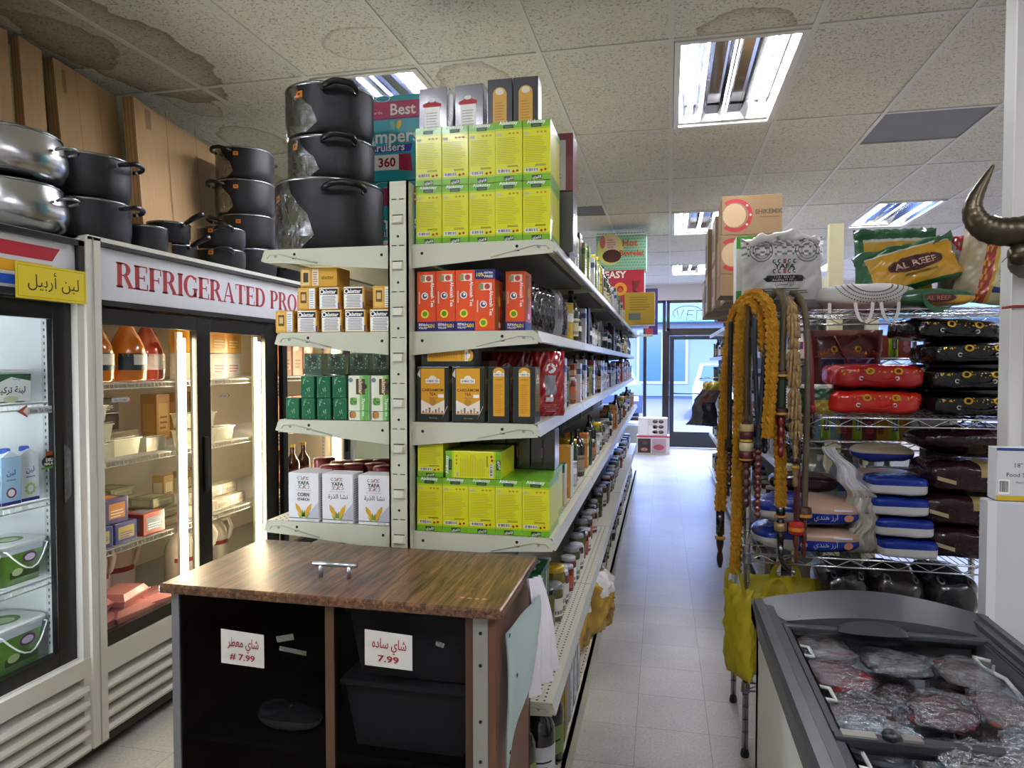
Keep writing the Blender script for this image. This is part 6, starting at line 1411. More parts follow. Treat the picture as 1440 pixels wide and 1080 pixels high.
def maroon_pack():
    m = MB(); m.bb(-.1, 0, 0, .07, 0, .17, M('#a01f3a', .3, coat=.3), bev=.002); P = Panel(m, lambda u, v, l: (l, u, v)); P.rect(0, 0, .07, .17, M('#d4d6da', .3), 1); P.text(.035, .03, 'TEA', .03, INKB, 2, rot=PI/2); F = Panel(m, lambda u, v, l: (-.1+u, -l, v)); F.rect(.06, .0, .1, .17, M('#e0e0e2', .3), 1); F.lines(.01, .03, .05, .14, 5, M('#d98a98'), 1); return m.build('box')
put('mpk', maroon_pack, (EDGE[Z3]-.004, 2.62, Z3+.001), 'maroon and white box at the third shelf edge past the red foil bag', 'box')
fill(Z3, 2.76, END, ['rb', 'wb', 'db', 'glj', 'glj', 'rj', 'rb', 'wb', 'db', 'wc', 'gj', 'wb', 'rc', 'db', 'glj', 'bb'], .014, .0)
# fourth shelf
def tree_box():
    m = MB(); m.bb(-.12, 0, 0, .07, 0, .16, M('#c7b98c', .4, coat=.4), bev=.002); F = Panel(m, lambda u, v, l: (-.12+u, -l, v)); F.rect(0, .13, .12, .16, M('#24513a'), 1)
    for k in range(4): F.poly([(.07-.012+.003*k, .06+.018*k), (.094-.003*k, .06+.018*k), (.082, .085+.018*k)], M('#23563a'), 2)
    F.rect(.068, .02, .098, .06, M('#8a3a2c'), 2); T_ = top(m, .16, -.12, 0); T_.rect(0, 0, .12, .07, M('#2a5a40'), 1); return m.build('box')
put('trb', tree_box, (EDGE[Z4]-.03, 2.62, Z4+.001), 'cream and green tea box with a tree picture on the fourth shelf', 'box')
def yw_box():
    m = MB(); m.bb(-.13, 0, 0, .09, 0, .21, M('#cf9a2c', .4, coat=.4), bev=.002); P = Panel(m, lambda u, v, l: (l, u, v)); P.rect(0, 0, .09, .21, M('#dddfe2', .4), 1); F = Panel(m, lambda u, v, l: (-.13+u, -l, v)); F.disc(.065, .1, .045, M('#e0c064'), 1); F.rect(.01, .01, .12, .04, M('#b8541c'), 1); return m.build('box')
put('ywb', yw_box, (EDGE[Z4]-.028, 2.78, Z4+.001), 'yellow box with a white side next to the tree tea box', 'box')
o = put('ywb2', packet(.1, .12, .19, '#d98a4a', '#f0e0d0', '#b85a2a'), (EDGE[Z4]-.2, 2.75, Z4+.001), 'orange open-topped carton behind the tree tea box', 'carton')
for i in range(2):
    m = MB(); m.bb(0, .002, 0, .18, 0, .13, M('#b06a7a', .3, coat=.5)); F = Panel(m, lambda u, v, l: (.002+l, u, v)); F.rect(.02, .02, .15, .11, M('#c9b3bb'), 1); F.lines(.03, .03, .14, .1, 6, M('#7a4a5a'), 2)
    m.bb(-.1, .0, 0, .18, 0, .13, M('#7f5a66', .3, coat=.5), bev=.002)
    tag(m.build('pink_box', None, (EDGE[Z4]-.13-.12*i, 2.5+.02, Z4+.19)), 'pink-grey wrapped box resting above the black packs, %s' % ('at the aisle edge', 'further back')[i], 'box')
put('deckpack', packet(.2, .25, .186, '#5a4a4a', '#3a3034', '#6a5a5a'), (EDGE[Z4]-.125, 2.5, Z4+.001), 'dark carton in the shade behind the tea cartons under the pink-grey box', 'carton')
fill(Z4, 2.92, END, ['bc', 'wc', 'grb', 'yj', 'db', 'wc', 'gj', 'ob2', 'grb', 'kc', 'rj', 'db', 'gj', 'wc', 'rc', 'yj', 'kc', 'rj'], .016, .0)
# fifth shelf: green boxes, then jars
def green_coffee():
    m = MB(); w, d, h = .09, .11, .25; m.bb(-d, 0, 0, w, 0, h, M('#1f6a34', .35, coat=.4), bev=.002); F = Panel(m, lambda u, v, l: (-d+u, -l, v)); F.text(d*.5, h*.7, 'Turkish', .022, INKW, 2, width=d*.8); F.disc(d*.5, h*.4, .03, M('#12301c'), 1, .04); F.rect(d*.1, h*.04, d*.9, h*.14, M('#c9a83a'), 1)
    T_ = top(m, h, -d, 0); T_.ring(d*.5, w*.5, .02, .028, INKW, 1); T_.disc(d*.5, w*.5, .018, M('#12301c'), 1); P = Panel(m, lambda u, v, l: (l, u, v)); P.rect(.008, .02, .03, h-.02, M('#dfe6dc'), 1); return m.build('coffee_box')
for i, (x, y) in enumerate(((-.1, 2.5), (-.215, 2.5), (-.1, 2.595), (-.215, 2.595))): put('gcf', green_coffee, (EDGE[Z5]+x, y, Z5+.001), 'green Turkish coffee box on the fifth shelf, %s' % ('front one by the rag', 'front one further from the aisle', 'back one nearer the aisle', 'back one further from the aisle')[i], 'coffee box', 'green coffee boxes', sc=(1, 1, 1.2))
put('ybx', packet(.1, .12, .17, '#d3b21e', '#8a6a12', '#2f4a9a'), (EDGE[Z5]-.13, 2.36, Z5+.001), 'yellow and blue packet between the rag and the green coffee boxes', 'packet', sc=(1, 1, 1.2))
put('ybx2', packet(.1, .12, .12, '#c9a41a', '#6a5010', '#e0d28a'), (EDGE[Z5]-.13, 2.22, Z5+.001), 'short yellow packet with a white flap beside the rag', 'packet')
fill(Z5, 2.72, END, ['bj', 'gj', 'yj', 'wj', 'wj', 'rj', 'wj', 'gj', 'wc', 'wj', 'gj', 'bj', 'rj', 'wj', 'gj', 'kc', 'rj', 'gj', 'wj', 'bj'], .01, .03)
for i, (y, k) in enumerate(((2.72, 'gj'), (2.83, 'yj'), (2.95, 'bj'), (3.06, 'wj'), (3.17, 'gj'), (3.28, 'rj'))):
    item(k, Z5, y, .16, '%s %s in the rear line on the fifth aisle shelf' % (nth(i), KINDS[k][2]), 'second line of jars on the fifth shelf')
# bottom deck: oil bottles, tins
def wine(lab):
    def f():
        m = MB(); r, h = .055, .31; m.lathe([(0, 0), (r*.92, 0), (r, .01), (r, h*.56), (r*.96, h*.64), (r*.75, h*.73), (r*.42, h*.8), (r*.3, h*.86), (r*.28, h*.96)], M('#15170c', .06, coat=1), 26, cap=False); root = m.build('oil_bottle')
        q = MB(); q.lathe([(r*.34, h*.93), (r*.35, h*.99), (0, h)], M('#55513a', .4), 14, cap=False); q.build('cap', root)
        q = MB(); q.lathe([(r*1.008, .04), (r*1.008, h*.46)], M(lab, .5), 14, cap=False, a0=R(-120), a1=R(30)); q.lathe([(r*1.014, h*.28), (r*1.014, h*.3)], INKB, 8, cap=False, a0=R(-100), a1=R(-30)); q.lathe([(r*1.014, .05), (r*1.014, .075)], M('#77777a'), 8, cap=False, a0=R(-80), a1=R(-50)); q.build('paper_label', root); return root
    return f
put('wineA', wine('#8f8f3a'), (EDGE[ZB]-.12, 2.2, ZB+.001), 'yellow-green oil bottle on the bottom deck, nearest, half hidden by the counter', 'bottle', 'large oil bottles')
put('wineB', wine('#c9ccd0'), (EDGE[ZB]-.075, 2.32, ZB+.001), 'large dark oil bottle with white printed label on the bottom deck', 'bottle', 'large oil bottles')
put('wineA', wine('#8f8f3a'), (EDGE[ZB]-.22, 2.28, ZB+.001), 'large dark oil bottle on the bottom deck, behind the white-labelled one', 'bottle', 'large oil bottles')
put('wineC', wine('#6f8a4a'), (EDGE[ZB]-.065, 2.46, ZB+.001), 'large dark oil bottle with green fruit label on the bottom deck', 'bottle', 'large oil bottles')
def oil_tin(c1_, c2_):
    def f():
        m = MB(); m.bb(-.12, 0, 0, .09, 0, .3, M(c1_, .25, .4), bev=.008); P = Panel(m, lambda u, v, l: (l, u, v)); P.rect(.008, .02, .082, .28, M(c2_, .35), 1); P.text(.045, .1, 'OIL', .05, M('#2f4a52'), 2, rot=PI/2, bold=.02); P.disc(.045, .22, .018, M('#b8404a'), 2)
        F = Panel(m, lambda u, v, l: (-.12+u, -l, v)); F.rect(.01, .03, .1, .27, M('#2a3550', .3, .3), 1); root = m.build('oil_tin')
        q = MB(); q.lathe([(.02, .299), (.02, .312), (.016, .316), (0, .316)], M('#2c3a36', .4), 16, Matrix.Translation((-.04, .045, 0)), cap=False); q.build('cap', root)
        q = MB(); q.tube([(-.09, .045, .3), (-.09, .045, .325), (-.06, .045, .335), (-.03, .045, .325), (-.03, .045, .3)], .006, M('#2c3436', .4), 8); q.build('handle', root); return root
    return f
for i, (y, k) in enumerate(((2.56, 'a'), (2.72, 'b'), (2.85, 'b'), (2.98, 'b'))):
    put('tin'+k, oil_tin('#a08a1e', '#8f7a1c') if k == 'a' else oil_tin('#b9bcc0', '#d2d6d8'), (EDGE[ZB]-.02, y, ZB+.001), ('gold-edged oil tin on the bottom deck' if k == 'a' else 'white-printed oil tin on the bottom deck, %s past the gold tin' % nth(i-1)), 'oil tin', 'oil tins', sc=(1, 1, .95))
def low_box():
    m = MB(); m.bb(-.2, 0, 0, .5, 0, .12, M('#5a5c66', .5), bev=.003); P = Panel(m, lambda u, v, l: (l, u, v)); P.rect(.2, .03, .3, .1, M('#b9bcc4'), 1); return m.build('box')
def yellow_sack():
    m = MB(); S = Sack(.26, .36, .14, .012, 6, p=.5); A, B_, C_ = M('#c49a35', .25, coat=.7), M('#dcdad4', .2, coat=.8), M('#8a6a22', .3)
    S.mesh(m, lambda u, v: B_ if v > .68 and u > .2 else C_ if abs(u-.5) < .12 and .2 < v < .4 else A, 22, 24); return m.build('pasta_sack')
put('ysk', yellow_sack, (EDGE[ZB]-.0, 3.72, ZB+.002), 'yellow and clear pasta sack bulging over the edge of the bottom deck', 'sack', rz=1.25, sc=(1, 1, .86))
put('ysk', yellow_sack, (EDGE[ZB]-.08, 3.42, ZB+.002), 'yellow pasta sack standing behind the bulging one on the bottom deck', 'sack', rz=1.3, sc=(.9, .8, .8))
fill(ZB, 3.12, 3.3, ['rb', 'rb'], .01, .02); fill(ZB, 3.95, END, ['wj', 'yj', 'wj', 'kc', 'gj', 'wc', 'bj', 'kc', 'wj', 'db', 'gj', 'ob', 'wj', 'kc', 'bj', 'db'], .02, .0)
# ------------------------------------------------------------------ cartons by the door, plant-like bag, etc.
def picture_carton(c1_, c2_, c3_):
    def f():
        m = MB(); m.bb(0, .56, 0, .35, 0, .32, M(c1_, .45), bev=.003); F = Panel(m, lambda u, v, l: (u, -l, v)); F.rect(0, .29, .56, .32, M('#c43a5a'), 1); F.rect(.02, .02, .24, .27, M(c2_), 1); F.rect(.26, .02, .5, .27, M(c3_), 1); F.disc(.13, .08, .06, M('#b8706a'), 2, .03); F.disc(.38, .12, .09, M('#b0505a'), 2, .05); F.disc(.14, .19, .05, M('#5a4a48'), 2, .03); return m.build('picture_carton')
    return f
yb2 = 12.2
put('pcA', picture_carton('#d6cfcc', '#3a2c2a', '#b49aa6'), (XA(896, yb2), yb2, 0), 'picture carton with pink lid standing on the floor left of the shop door', 'carton', 'cookware cartons by the door')
def white_pics():
    m = MB(); m.bb(0, .5, 0, .3, 0, .3, M('#d3cccc', .5), bev=.003); F = Panel(m, lambda u, v, l: (u, -l, v)); F.rect(.0, .0, .16, .28, M('#e6e0de'), 1); F.rect(.17, .0, .3, .17, M('#e6e0de'), 1)
    for i in range(2):
        for j in range(3): F.disc(.24+.1*i+.05, .06+.09*j, .045, M('#4a3a38'), 1, .032); F.disc(.24+.1*i+.05, .075+.09*j, .022, M('#8a6a60'), 2, .012)
    return m.build('picture_carton')
put('pcB', white_pics, (XA(898, yb2), yb2+.02, .325), 'white carton with rows of dark round pictures on top of the pink-lidded one', 'carton', 'cookware cartons by the door')
# ================================================================== shelving on the far right of the aisle
RX = .66; GR0 = 4.15
g2 = thing('shelving_unit', 'cream shop shelving unit along the right of the aisle behind the wire rack', 'shelving')
RSH = (.13, .6, 1.0, 1.34, 1.66, 1.98)
for k in range(6):
    m = MB(); yy = GR0+k*1.22; m.bb(RX+.44, RX+.5, yy-.025, yy+.025, 0, 2.2, CREAM); m.build('upright', g2)
for z_ in RSH:
    m = MB(); m.bb(RX+.02, RX+.92, GR0, 10.2, z_-.012, z_, PERF); s = m.build('shelf', g2)
    q = MB(); q.bb(RX, RX+.02, GR0, 10.2, z_-.04, z_, CHN); q.bb(RX+.92, RX+.94, GR0, 10.2, z_-.04, z_, CHN); q.build('price_rail', s)
    q = MB(); q.bb(RX, RX+.94, GR0-.003, GR0, z_-.06, z_, CREAM); q.build('shelf_bracket', s)
m = MB(); m.bb(RX+.46, RX+.48, GR0+.05, 10.2, .15, 1.9, M('#8b8a7d', .6)); m.build('back_panel', g2)
um = MB(); ux0 = XA(1161, 4.1); um.bb(ux0, XA(1181, 4.1), 4.05, 4.1, 0, at(1170, 317, Y=4.1).z, M('#cfc9a0', .5)); um.build('end_post', g2)
rr = random.Random(3); rk = ['db', 'wc', 'bb', 'kc', 'wb', 'bp', 'wj', 'bc']; cnt_ = {}
for z_ in RSH[:-1]:
    y = GR0+.1; i = 0
    while y < 10:
        key = rr.choice(rk); fn, r_, nm, cat = KINDS[key]; box = key in ('bb', 'wb')
        kk_ = (nm, z_); cnt_[kk_] = cnt_.get(kk_, -1)+1
        put('k_'+key, fn, (RX+(.03+.12 if box else .03+r_), y, z_+.001), '%s %s from the near end, %s shelf right of the aisle' % (nth(cnt_[kk_]), nm, ('bottom', 'second-lowest', 'third-lowest', 'fourth-lowest', 'fifth-lowest')[RSH.index(z_)]), cat, 'goods on the shelves right of the aisle')
        y += .3 if y > 6 else .22
def print_bag():
    m = MB(); S = Sack(.33, .46, .14, .02, 8, p=.5, ragged=.03); old = S.pt
    def pt(u, v, side, l=0.0): q = old(u, v, side, l); q.x = q.x*(1-.45*v)+.12*v+.02*math.sin(v*9); return q
    S.pt = pt; A = [M('#c9b33a', .3, coat=.5), M('#8f8a8c', .3, coat=.5), M('#1e2740', .3, coat=.5), M('#b5481e', .4)]
    S.mesh(m, lambda u, v: A[0] if v > .82 else A[2] if u > .55 and v < .55 else A[3] if (u-.6)**2+(v-.62)**2 < .01 else A[1], 20, 22); return m.build('hanging_bag')
pb = at(985, 600, Y=7.4)
put('pbg', print_bag, (pb.x-.0, 7.4, pb.z+.01), 'large printed bag with yellow top hanging off the right shelves near the door', 'bag', rz=-.5)
hk = MB(); hk.tube([(RX, 7.4, pb.z+.52), (pb.x-.02, 7.4, pb.z+.5)], .006, CHROME, 6); tag(hk.build('hook_rail'), 'thin metal hook carrying the printed bag on the right shelves', 'hook')
# tan cartons on top of the right unit
KRA = M('#876b48', .7, var=.06, vs=6)
def logo_carton():
    m = MB(); w, d, h = .338, .3, .229; m.bb(0, w, 0, d, 0, h, KRA, bev=.002); F = Panel(m, lambda u, v, l: (u, -l, v)); RD = M('#a32a30', .5)
    F.ring(.075, h*.5, .075, .098, RD, 1, 28, R(-130), R(130)); F.disc(.07, h*.5, .066, M('#b59b74', .6), 1, .07); F.rect(0, h*.5-.1, .004, h*.5+.1, KRA, 3)
    for a in (-40, 0, 40): F.disc(.075+.087*math.cos(R(a)), h*.5+.087*math.sin(R(a)), .006, M('#d8c8b8'), 2)
    F.text(.265, h*.52, 'SHIKEMIK', .036, M('#54402a'), 2, bold=.035, width=.155); F.rect(.21, h*.42, .32, h*.445, M('#6b4f33'), 2)
    P = left(m, 0, d); P.rect(d*.45, 0, d*.55, h, M('#b89a72', .5), 1); return m.build('logo_carton')
xc = XA(1012, 4.3); zc_ = RSH[-1]+.002
# the visible stack
m = MB(); m.bb(0, .34, 0, .3, 0, .128, KRA, bev=.002); tag(m.build('flat_carton', None, (xc, 4.3, zc_)), 'flat tan carton under the two emblem cartons on the right shelving', 'carton')
for k in range(2):
    put('lgc', logo_carton, (xc+.006*k, 4.3, zc_+.13+.231*k), 'tan carton with a red ring emblem on the right shelving, %s of two' % ('lower', 'upper')[k], 'carton', 'tan cartons with red emblem')
def plain_carton():
    m = MB(); w, d, h = .34, .34, .33; m.bb(0, w, 0, d, 0, h, KRA, bev=.002); F = Panel(m, lambda u, v, l: (u, -l, v)); F.rect(.03, .05, .12, .27, M('#8a5f3a'), 1); F.text(.2, .12, 'XL', .06, M('#5c452c'), 1, bold=.02); P = left(m, 0, d); P.rect(.02, .02, d-.02, h-.02, M('#b7a594', .5), 1); P.rect(.05, .1, .2, .24, M('#5a4a44'), 2); return m.build('plain_carton')
for i, (y, n_) in enumerate(((4.75, 2), (5.2, 2), (5.7, 2), (6.3, 1))):
    for k in range(n_): put('plc', plain_carton, ((.40, .37, .35, .36)[i], y, zc_+.332*k), 'plain tan carton on the right shelving behind the emblem stack, %s pile, %s layer' % (nth(i), ('lower', 'upper')[k]), 'carton', 'plain tan cartons')
o = put('ylb2', purple_box, (.52, 6.9, zc_), 'blue and white box leaning out at the far end of the tan cartons', 'box', rz=.1)
m = MB(); m.bb(0, .12, 0, .12, 0, .34, M('#dfe3da', .4, coat=.3), bev=.002); F = front(m, .12, x0=0); F.rect(0, .285, .12, .34, M('#4fae32'), 1); F.rect(.03, .24, .08, .26, M('#c0404a'), 1); F.rect(0, .0, .05, .1, M('#3f9a3a'), 2); F.lines(.05, .12, .11, .22, 4, M('#a9b0a4'), 1)
o = m.build('white_carton', None, (XA(1034, 3.2), 3.2, 1.80)); tag(o, 'white carton with bright green top behind the grey rice sack', 'carton')
# ================================================================== chrome wire racks
def wire_rack(label, x0, x1, y0, y1, zs, ztop, floor0=0.0):
    root = thing('wire_rack', label, 'rack'); C_ = CHROME
    for (x, y) in ((x0, y0), (x1, y0), (x0, y1), (x1, y1)):
        m = MB(); m.tube([(x, y, .03), (x, y, ztop)], .0127, C_, 14)
        z = .1
        while z < ztop-.02: m.tube([(x, y, z), (x, y, z+.003)], .0131, M('#6f7276', .4, .8), 14); z += .0254*2
        m.lathe([(.016, 0), (.018, .01), (.014, .03)], M('#15161a', .5), 12, Matrix.Translation((x, y, 0))); m.lathe([(.0135, ztop), (.0135, ztop+.006), (.008, ztop+.01), (0, ztop+.01)], M('#15161a', .5), 12, Matrix.Translation((x, y, 0)), cap=False)
        m.build('post', root)
    for z in zs:
        m = MB()
        for (yy) in (y0, y1):
            m.tube([(x0, yy, z), (x1, yy, z)], .0042, C_, 6); m.tube([(x0, yy, z-.032), (x1, yy, z-.032)], .0036, C_, 6)
            n = int((x1-x0)/.055); P = [(x0+(x1-x0)*i/n, yy-.001, z-(.002 if i % 2 else .03)) for i in range(n+1)]; m.tube(P, .0026, C_, 5)
        for xx in (x0, x1):
            m.tube([(xx, y0, z), (xx, y1, z)], .0042, C_, 6); m.tube([(xx, y0, z-.032), (xx, y1, z-.032)], .0036, C_, 6)
            n = 8; P = [(xx, y0+(y1-y0)*i/n, z-(.002 if i % 2 else .03)) for i in range(n+1)]; m.tube(P, .0026, C_, 5)
        n = int((x1-x0)/.028)
        for i in range(1, n): xx = x0+(x1-x0)*i/n; m.tube([(xx, y0, z+.003), (xx, y1, z+.003)], .0019, C_, 4, caps=False)
        for yy in (y0+(y1-y0)*.33, y0+(y1-y0)*.66): m.tube([(x0, yy, z-.003), (x1, yy, z-.003)], .003, C_, 5)
        for (x, y) in ((x0, y0), (x1, y0), (x0, y1), (x1, y1)): m.lathe([(.019, z-.036), (.0165, z+.004)], M('#8f9296', .3, .9), 12, Matrix.Translation((x, y, 0)))
        m.build('wire_shelf', root)
    return root
QX0, QX1, QY0, QY1 = .335, 1.60, 2.86, 3.32
ZR = (.30, .822, 1.37, 1.785)
rack = wire_rack('chrome wire rack holding rice bags behind the ice cream style freezer', QX0, QX1, QY0, QY1, ZR, 1.822)
RX0, RX1, RY0, RY1 = .62, XA(1366, 3.5), 3.46, 3.9
rack2 = wire_rack('second chrome wire rack behind the first, carrying fruit drink packs', RX0, RX1, RY0, RY1, (.25, .74, 1.212, 1.60), 1.72)
def RXA(x, y=QY0): return XA(x, y)
# ---- rice sacks on the top shelf
ZQ = ZR[3]+.006
def yafa_sack():
    m = MB(); w, h, t = .325, .30, .15; S = Sack(w, h, t, .006, 2, p=.45, ragged=.006); A, B_, C_ = M('#b3b3b0', .35, coat=.4), M('#77787a', .4, coat=.3), M('#cfcdc6', .4, coat=.3)
    def mf(u, v):
        if v > .74: return C_ if math.sin(u*60)*math.sin(v*70) > -.1 else B_
        if v < .14: return B_
        return A
    S.mesh(m, mf, 34, 34); P = S.panel(m); DK_ = M('#2c2d30', .5)
    for v_ in (.62, .49):
        for k in range(5):
            u_ = -.04+.02*k
            if k == 2: P.rect(u_-.006, h*v_, u_+.006, h*v_+.018, M('#9a4030'), 1)
            else: P.ring(u_, h*v_+.009, .005, .0085, DK_, 1, 8, R(60), R(300))
    P.text(0, h*.555, 'YAFA', .026, DK_, 2, bold=.03, width=.085); P.poly([(-.085, h*.42), (-.07, h*.38), (.07, h*.38), (.085, h*.42), (.07, h*.465), (-.07, h*.465)], INKB, 1); P.text(0, h*.428, '1121 SELLA', .011, M('#c9c9c4'), 3, width=.08); P.text(0, h*.39, 'BASMATI RICE', .011, M('#c9c9c4'), 3, width=.095)
    P.text(0, h*.33, arabic('أرز بسمتي'), .018, DK_, 2); P.lines(-.1, h*.2, .1, h*.31, 4, DK_, 1, .35)
    for (cx, r0) in ((.09, .05), (-.09, .045)):
        for rr_ in (r0, r0*.75, r0*.5): P.ring(cx, h*.8, rr_*.93, rr_, M('#4a4b4e'), 1, 20)
    for k in range(5): P.poly([(-.13+.03*k, h*.93), (-.1+.03*k, h*(.86-.01*(k % 2))), (-.085+.03*k, h*.875), (-.12+.03*k, h*.945)], M('#8c8c8a'), 1)
    root = m.build('rice_sack'); q = MB()
    def roll(u, v):
        a = v*2*PI; x = (u-.5)*.25; r_ = .022*(.75+.35*math.sin(u*13)+.2*math.sin(u*29+v*9)); return (x+.01*math.sin(v*7+u*9), -.035+r_*math.cos(a), h*.93+r_*math.sin(a)+.025*math.sin(u*PI))
    q.surf(lambda u, v: roll(u, v), 26, 12, C_); q.build('rolled_top', root); return root
p = XA(1098, 2.98); o = yafa_sack(); o.location = (p, 2.99, ZQ); tag(o, 'grey basmati rice sack standing on the rack top above the hookah hoses', 'sack')
# white pillow sack with handles
def pillow_sack():
    m = MB(); B = Blob(.185, .13, .05, 3.0, .005, 12, 5, .25); A, D_ = M('#d2d0cb', .5), M('#8f8d8a', .5); B.mesh(m, A, 16); P = B.fr_panel(m)
    for k, (rx, rz_) in enumerate(((.13, .046), (.11, .038), (.09, .03), (.07, .022))):
        n = 34
        for i in range(n):
            a = PI+PI*i/n; u, v = .01+rx*math.cos(a), .092+rz_*1.6*math.sin(a)
            if v > .012: P.disc(u, v, .0035, M('#4a4a4c'), 1, .0025, 6)
    root = m.build('rice_sack')
    for hx_ in (-.03, .06):
        q = MB(); 
        def st_(u, v): 
            a = PI*u; return (hx_+.03*math.cos(a)+(v-.5)*.012, -.152-.012*math.sin(a), .02-.075*math.sin(a))
        q.surf(st_, 16, 1, A); q.surf(lambda u, v: Vector(st_(u, 1-v))+Vector((0, .002, 0)), 16, 1, A); q.build('handle', root)
    q = MB(); q.surf(lambda u, v: (-.155+.012*v, -.142, .02-.04*u), 3, 1, A); q.build('loose_strap', root); return root
o = pillow_sack(); o.location = (XA(1211, 2.98), 2.99, ZQ); tag(o, 'white pillow-shaped sack with lace print and straps lying on the rack edge', 'sack')
# yellow and green rice sacks
def reef(w, h, t, seed, top_flap=True, front_=True):
    def f():
        m = MB(); S = Sack(w, h, t, .005, seed, p=.5, ragged=.008); Y_, G_, BR = M('#cf9c1c', .32, coat=.5), M('#1f5a36', .3, coat=.5), M('#c9c9bf', .4)
        S.mesh(m, lambda u, v: G_ if (v > .86 or u < .09 or v < .08) else BR if v > .83 else Y_, 34, 28); P = S.panel(m); OV = M('#4a2620', .45)
        P.disc(w*.05, h*.48, w*.3, OV, 1, h*.17, 24); P.ring(w*.05, h*.48, w*.29, w*.305, M('#b98a3a'), 2, 28, k=h*.17/(w*.3)); P.text(w*.05, h*.41, 'AL REEF', h*.19, M('#d8b0a0'), 3, bold=.02, width=w*.44); P.rect(-w*.1, h*.24, w*.25, h*.29, M('#8a6a1a'), 1)
        root = m.build('rice_sack')
        if top_flap:
            q = MB()
            def fl(u, v):
                return (((u-.5)*w*1.0), -.008-.022*math.sin(v*2.6)+.006*math.sin(u*17+v*5), h*.955-.035*v+.016*math.sin(v*3.0)+.012*math.sin(u*19)*(1-v)+.01*math.sin(u*7))
            q.surf(fl, 24, 6, G_); q.surf(lambda u, v: Vector(fl(1-u, v))+Vector((0, .002, -.001)), 24, 6, G_); q.build('folded_top', root)
        return root
    return f
xa = XA(1262, 3.08); o = reef(.31, .35, .11, 3)(); o.location = (xa, 3.14, ZQ); o.rotation_euler = (R(-4), 0, 0); tag(o, 'yellow and green rice sack at the back of the rack top, upright, lettered AL REEF', 'sack', 'yellow and green rice sacks')
o = reef(.37, .185, .09, 5)(); o.location = (XA(1290, 2.96), 3.0, ZQ+.085); o.rotation_euler = (R(-14), R(-15), 0); tag(o, 'yellow and green rice sack leaning in front of the upright one, lettered AL REEF', 'sack', 'yellow and green rice sacks')
m = MB(); B = Blob(.15, .1, .035, 3.2, .005, 12, 9, .3); Y_, G_ = M('#cf9c1c', .32, coat=.5), M('#1f5a36', .3, coat=.5); B.mesh(m, lambda c: G_ if c.z > .05 or c.x < -.11 else Y_, 16); P = B.fr_panel(m); P.disc(.0, .03, .06, M('#4a2620', .45), 1, .018); P.text(0, .022, 'AL REEF', .022, M('#c06a5a'), 2, width=.08)
root = m.build('rice_sack'); root.location = (XA(1304, 2.95), 2.955, ZQ); tag(root, 'yellow and green rice sack lying flat at the rack front with a green handle', 'sack', 'yellow and green rice sacks')
q = MB()
def hl(u, v): a = PI*u; return (.005+.058*math.cos(a)+(v-.5)*.014*math.sin(a), -.106-.008*math.sin(a), .05-.062*math.sin(a)+(v-.5)*.014)
q.surf(hl, 18, 1, G_); q.surf(lambda u, v: Vector(hl(u, 1-v))+Vector((0, .002, 0)), 18, 1, G_); q.build('handle', root)
def tall_sack():
    m = MB(); w, h, t = .23, .34, .12; S = Sack(w, h, t, .008, 8, p=.5); RD, CRM, BL, GD = M('#a8281c', .3, coat=.5), M('#c9c39a', .35, coat=.4), M('#1f2c7a', .35, coat=.4), M('#c99a24', .3, coat=.5)
    def mf(u, v):
        if v > .9 and u > .3: return RD
        if u < .3: return M('#b7a88a', .25, coat=.8)
        if u < .47: return GD if math.sin(v*40)*math.sin(u*90) > .35 else RD
        if u < .52: return GD
        if u > .6 and .72 < v < .88: return BL
        if .14 < v < .18: return BL
        return CRM
    S.mesh(m, mf, 32, 32); P = S.panel(m); P.text(w*.3, h*.76, arabic('د'), .05, INKW, 1, bold=.03); P.lines(w*.08, h*.25, w*.42, h*.62, 10, M('#8a8a62'), 1); P.rect(w*.2, h*.64, w*.36, h*.7, M('#8f8f7a'), 1); return m.build('rice_sack')
o = tall_sack(); o.location = (XA(1384, 3.0), 3.02, ZQ+.02); o.rotation_euler = (0, R(9), R(-6)); tag(o, 'tall cream and red rice sack leaning beside the white pillar on the rack top', 'sack')
m = MB(); S = Sack(.14, .26, .1, .012, 12, p=.5); A, B_ = M('#9fa0a2', .15, coat=.9), M('#a32420', .25, coat=.8); S.mesh(m, lambda u, v: B_ if v > .75 and u > .35 else A, 20, 24); o = m.build('foil_bag', None, (XA(1344, 3.14), 3.16, ZQ+.05)); tag(o, 'silver and red foil bag behind the yellow sacks near the pillar', 'bag')
# ---- shelf with red and black bags
ZB1 = ZR[2]+.006
GOLD = M('#c9a224', .3, .6); EYE = M('#c9ccd0', .25, .9)
def lying(a, b, c, col, acc, seed, txt='', glow=''):
    def f():
        m = MB(); B = Blob(a, b, c, 5.2, .0065, 15, seed, .05); B.mesh(m, col, 16); P = B.fr_panel(m); H = 2*c
        for s_ in (-1, 1): P.ring(s_*a*.38-.01, H*.42, .0045, .0085, EYE, 2, 12)
        P.ring(-a*.25, H*.72, .009, .016, acc, 1, 16, k=.8); P.ring(a*.35, H*.72, .009, .016, acc, 1, 16, k=.8)
        rr_ = random.Random(seed)
        for i in range(30): u = rr_.uniform(-a*.85, a*.85); P.disc(u, H*.7+rr_.gauss(0, H*.05), rr_.uniform(.0015, .0035), acc, 1+.07*(i % 11), None, 6)
        root = m.build('rice_bag'); q = MB(); pp = [P.p(-a*.38-.01, H*.42, .001), P.p(-a*.15, H*.3, .001)-Vector((0, .006, 0)), P.p(a*.15, H*.32, .001)-Vector((0, .006, 0)), P.p(a*.38-.01, H*.42, .001)]
        PP, _ = smooth(pp, None, 5); q.tube(PP, .0035, col, 6); q.build('cord_handle', root); return root
    return f
RB, RB2 = M('#a81a1c', .22, bump=.7, bs=16), M('#c42418', .2, bump=.7, bs=16)
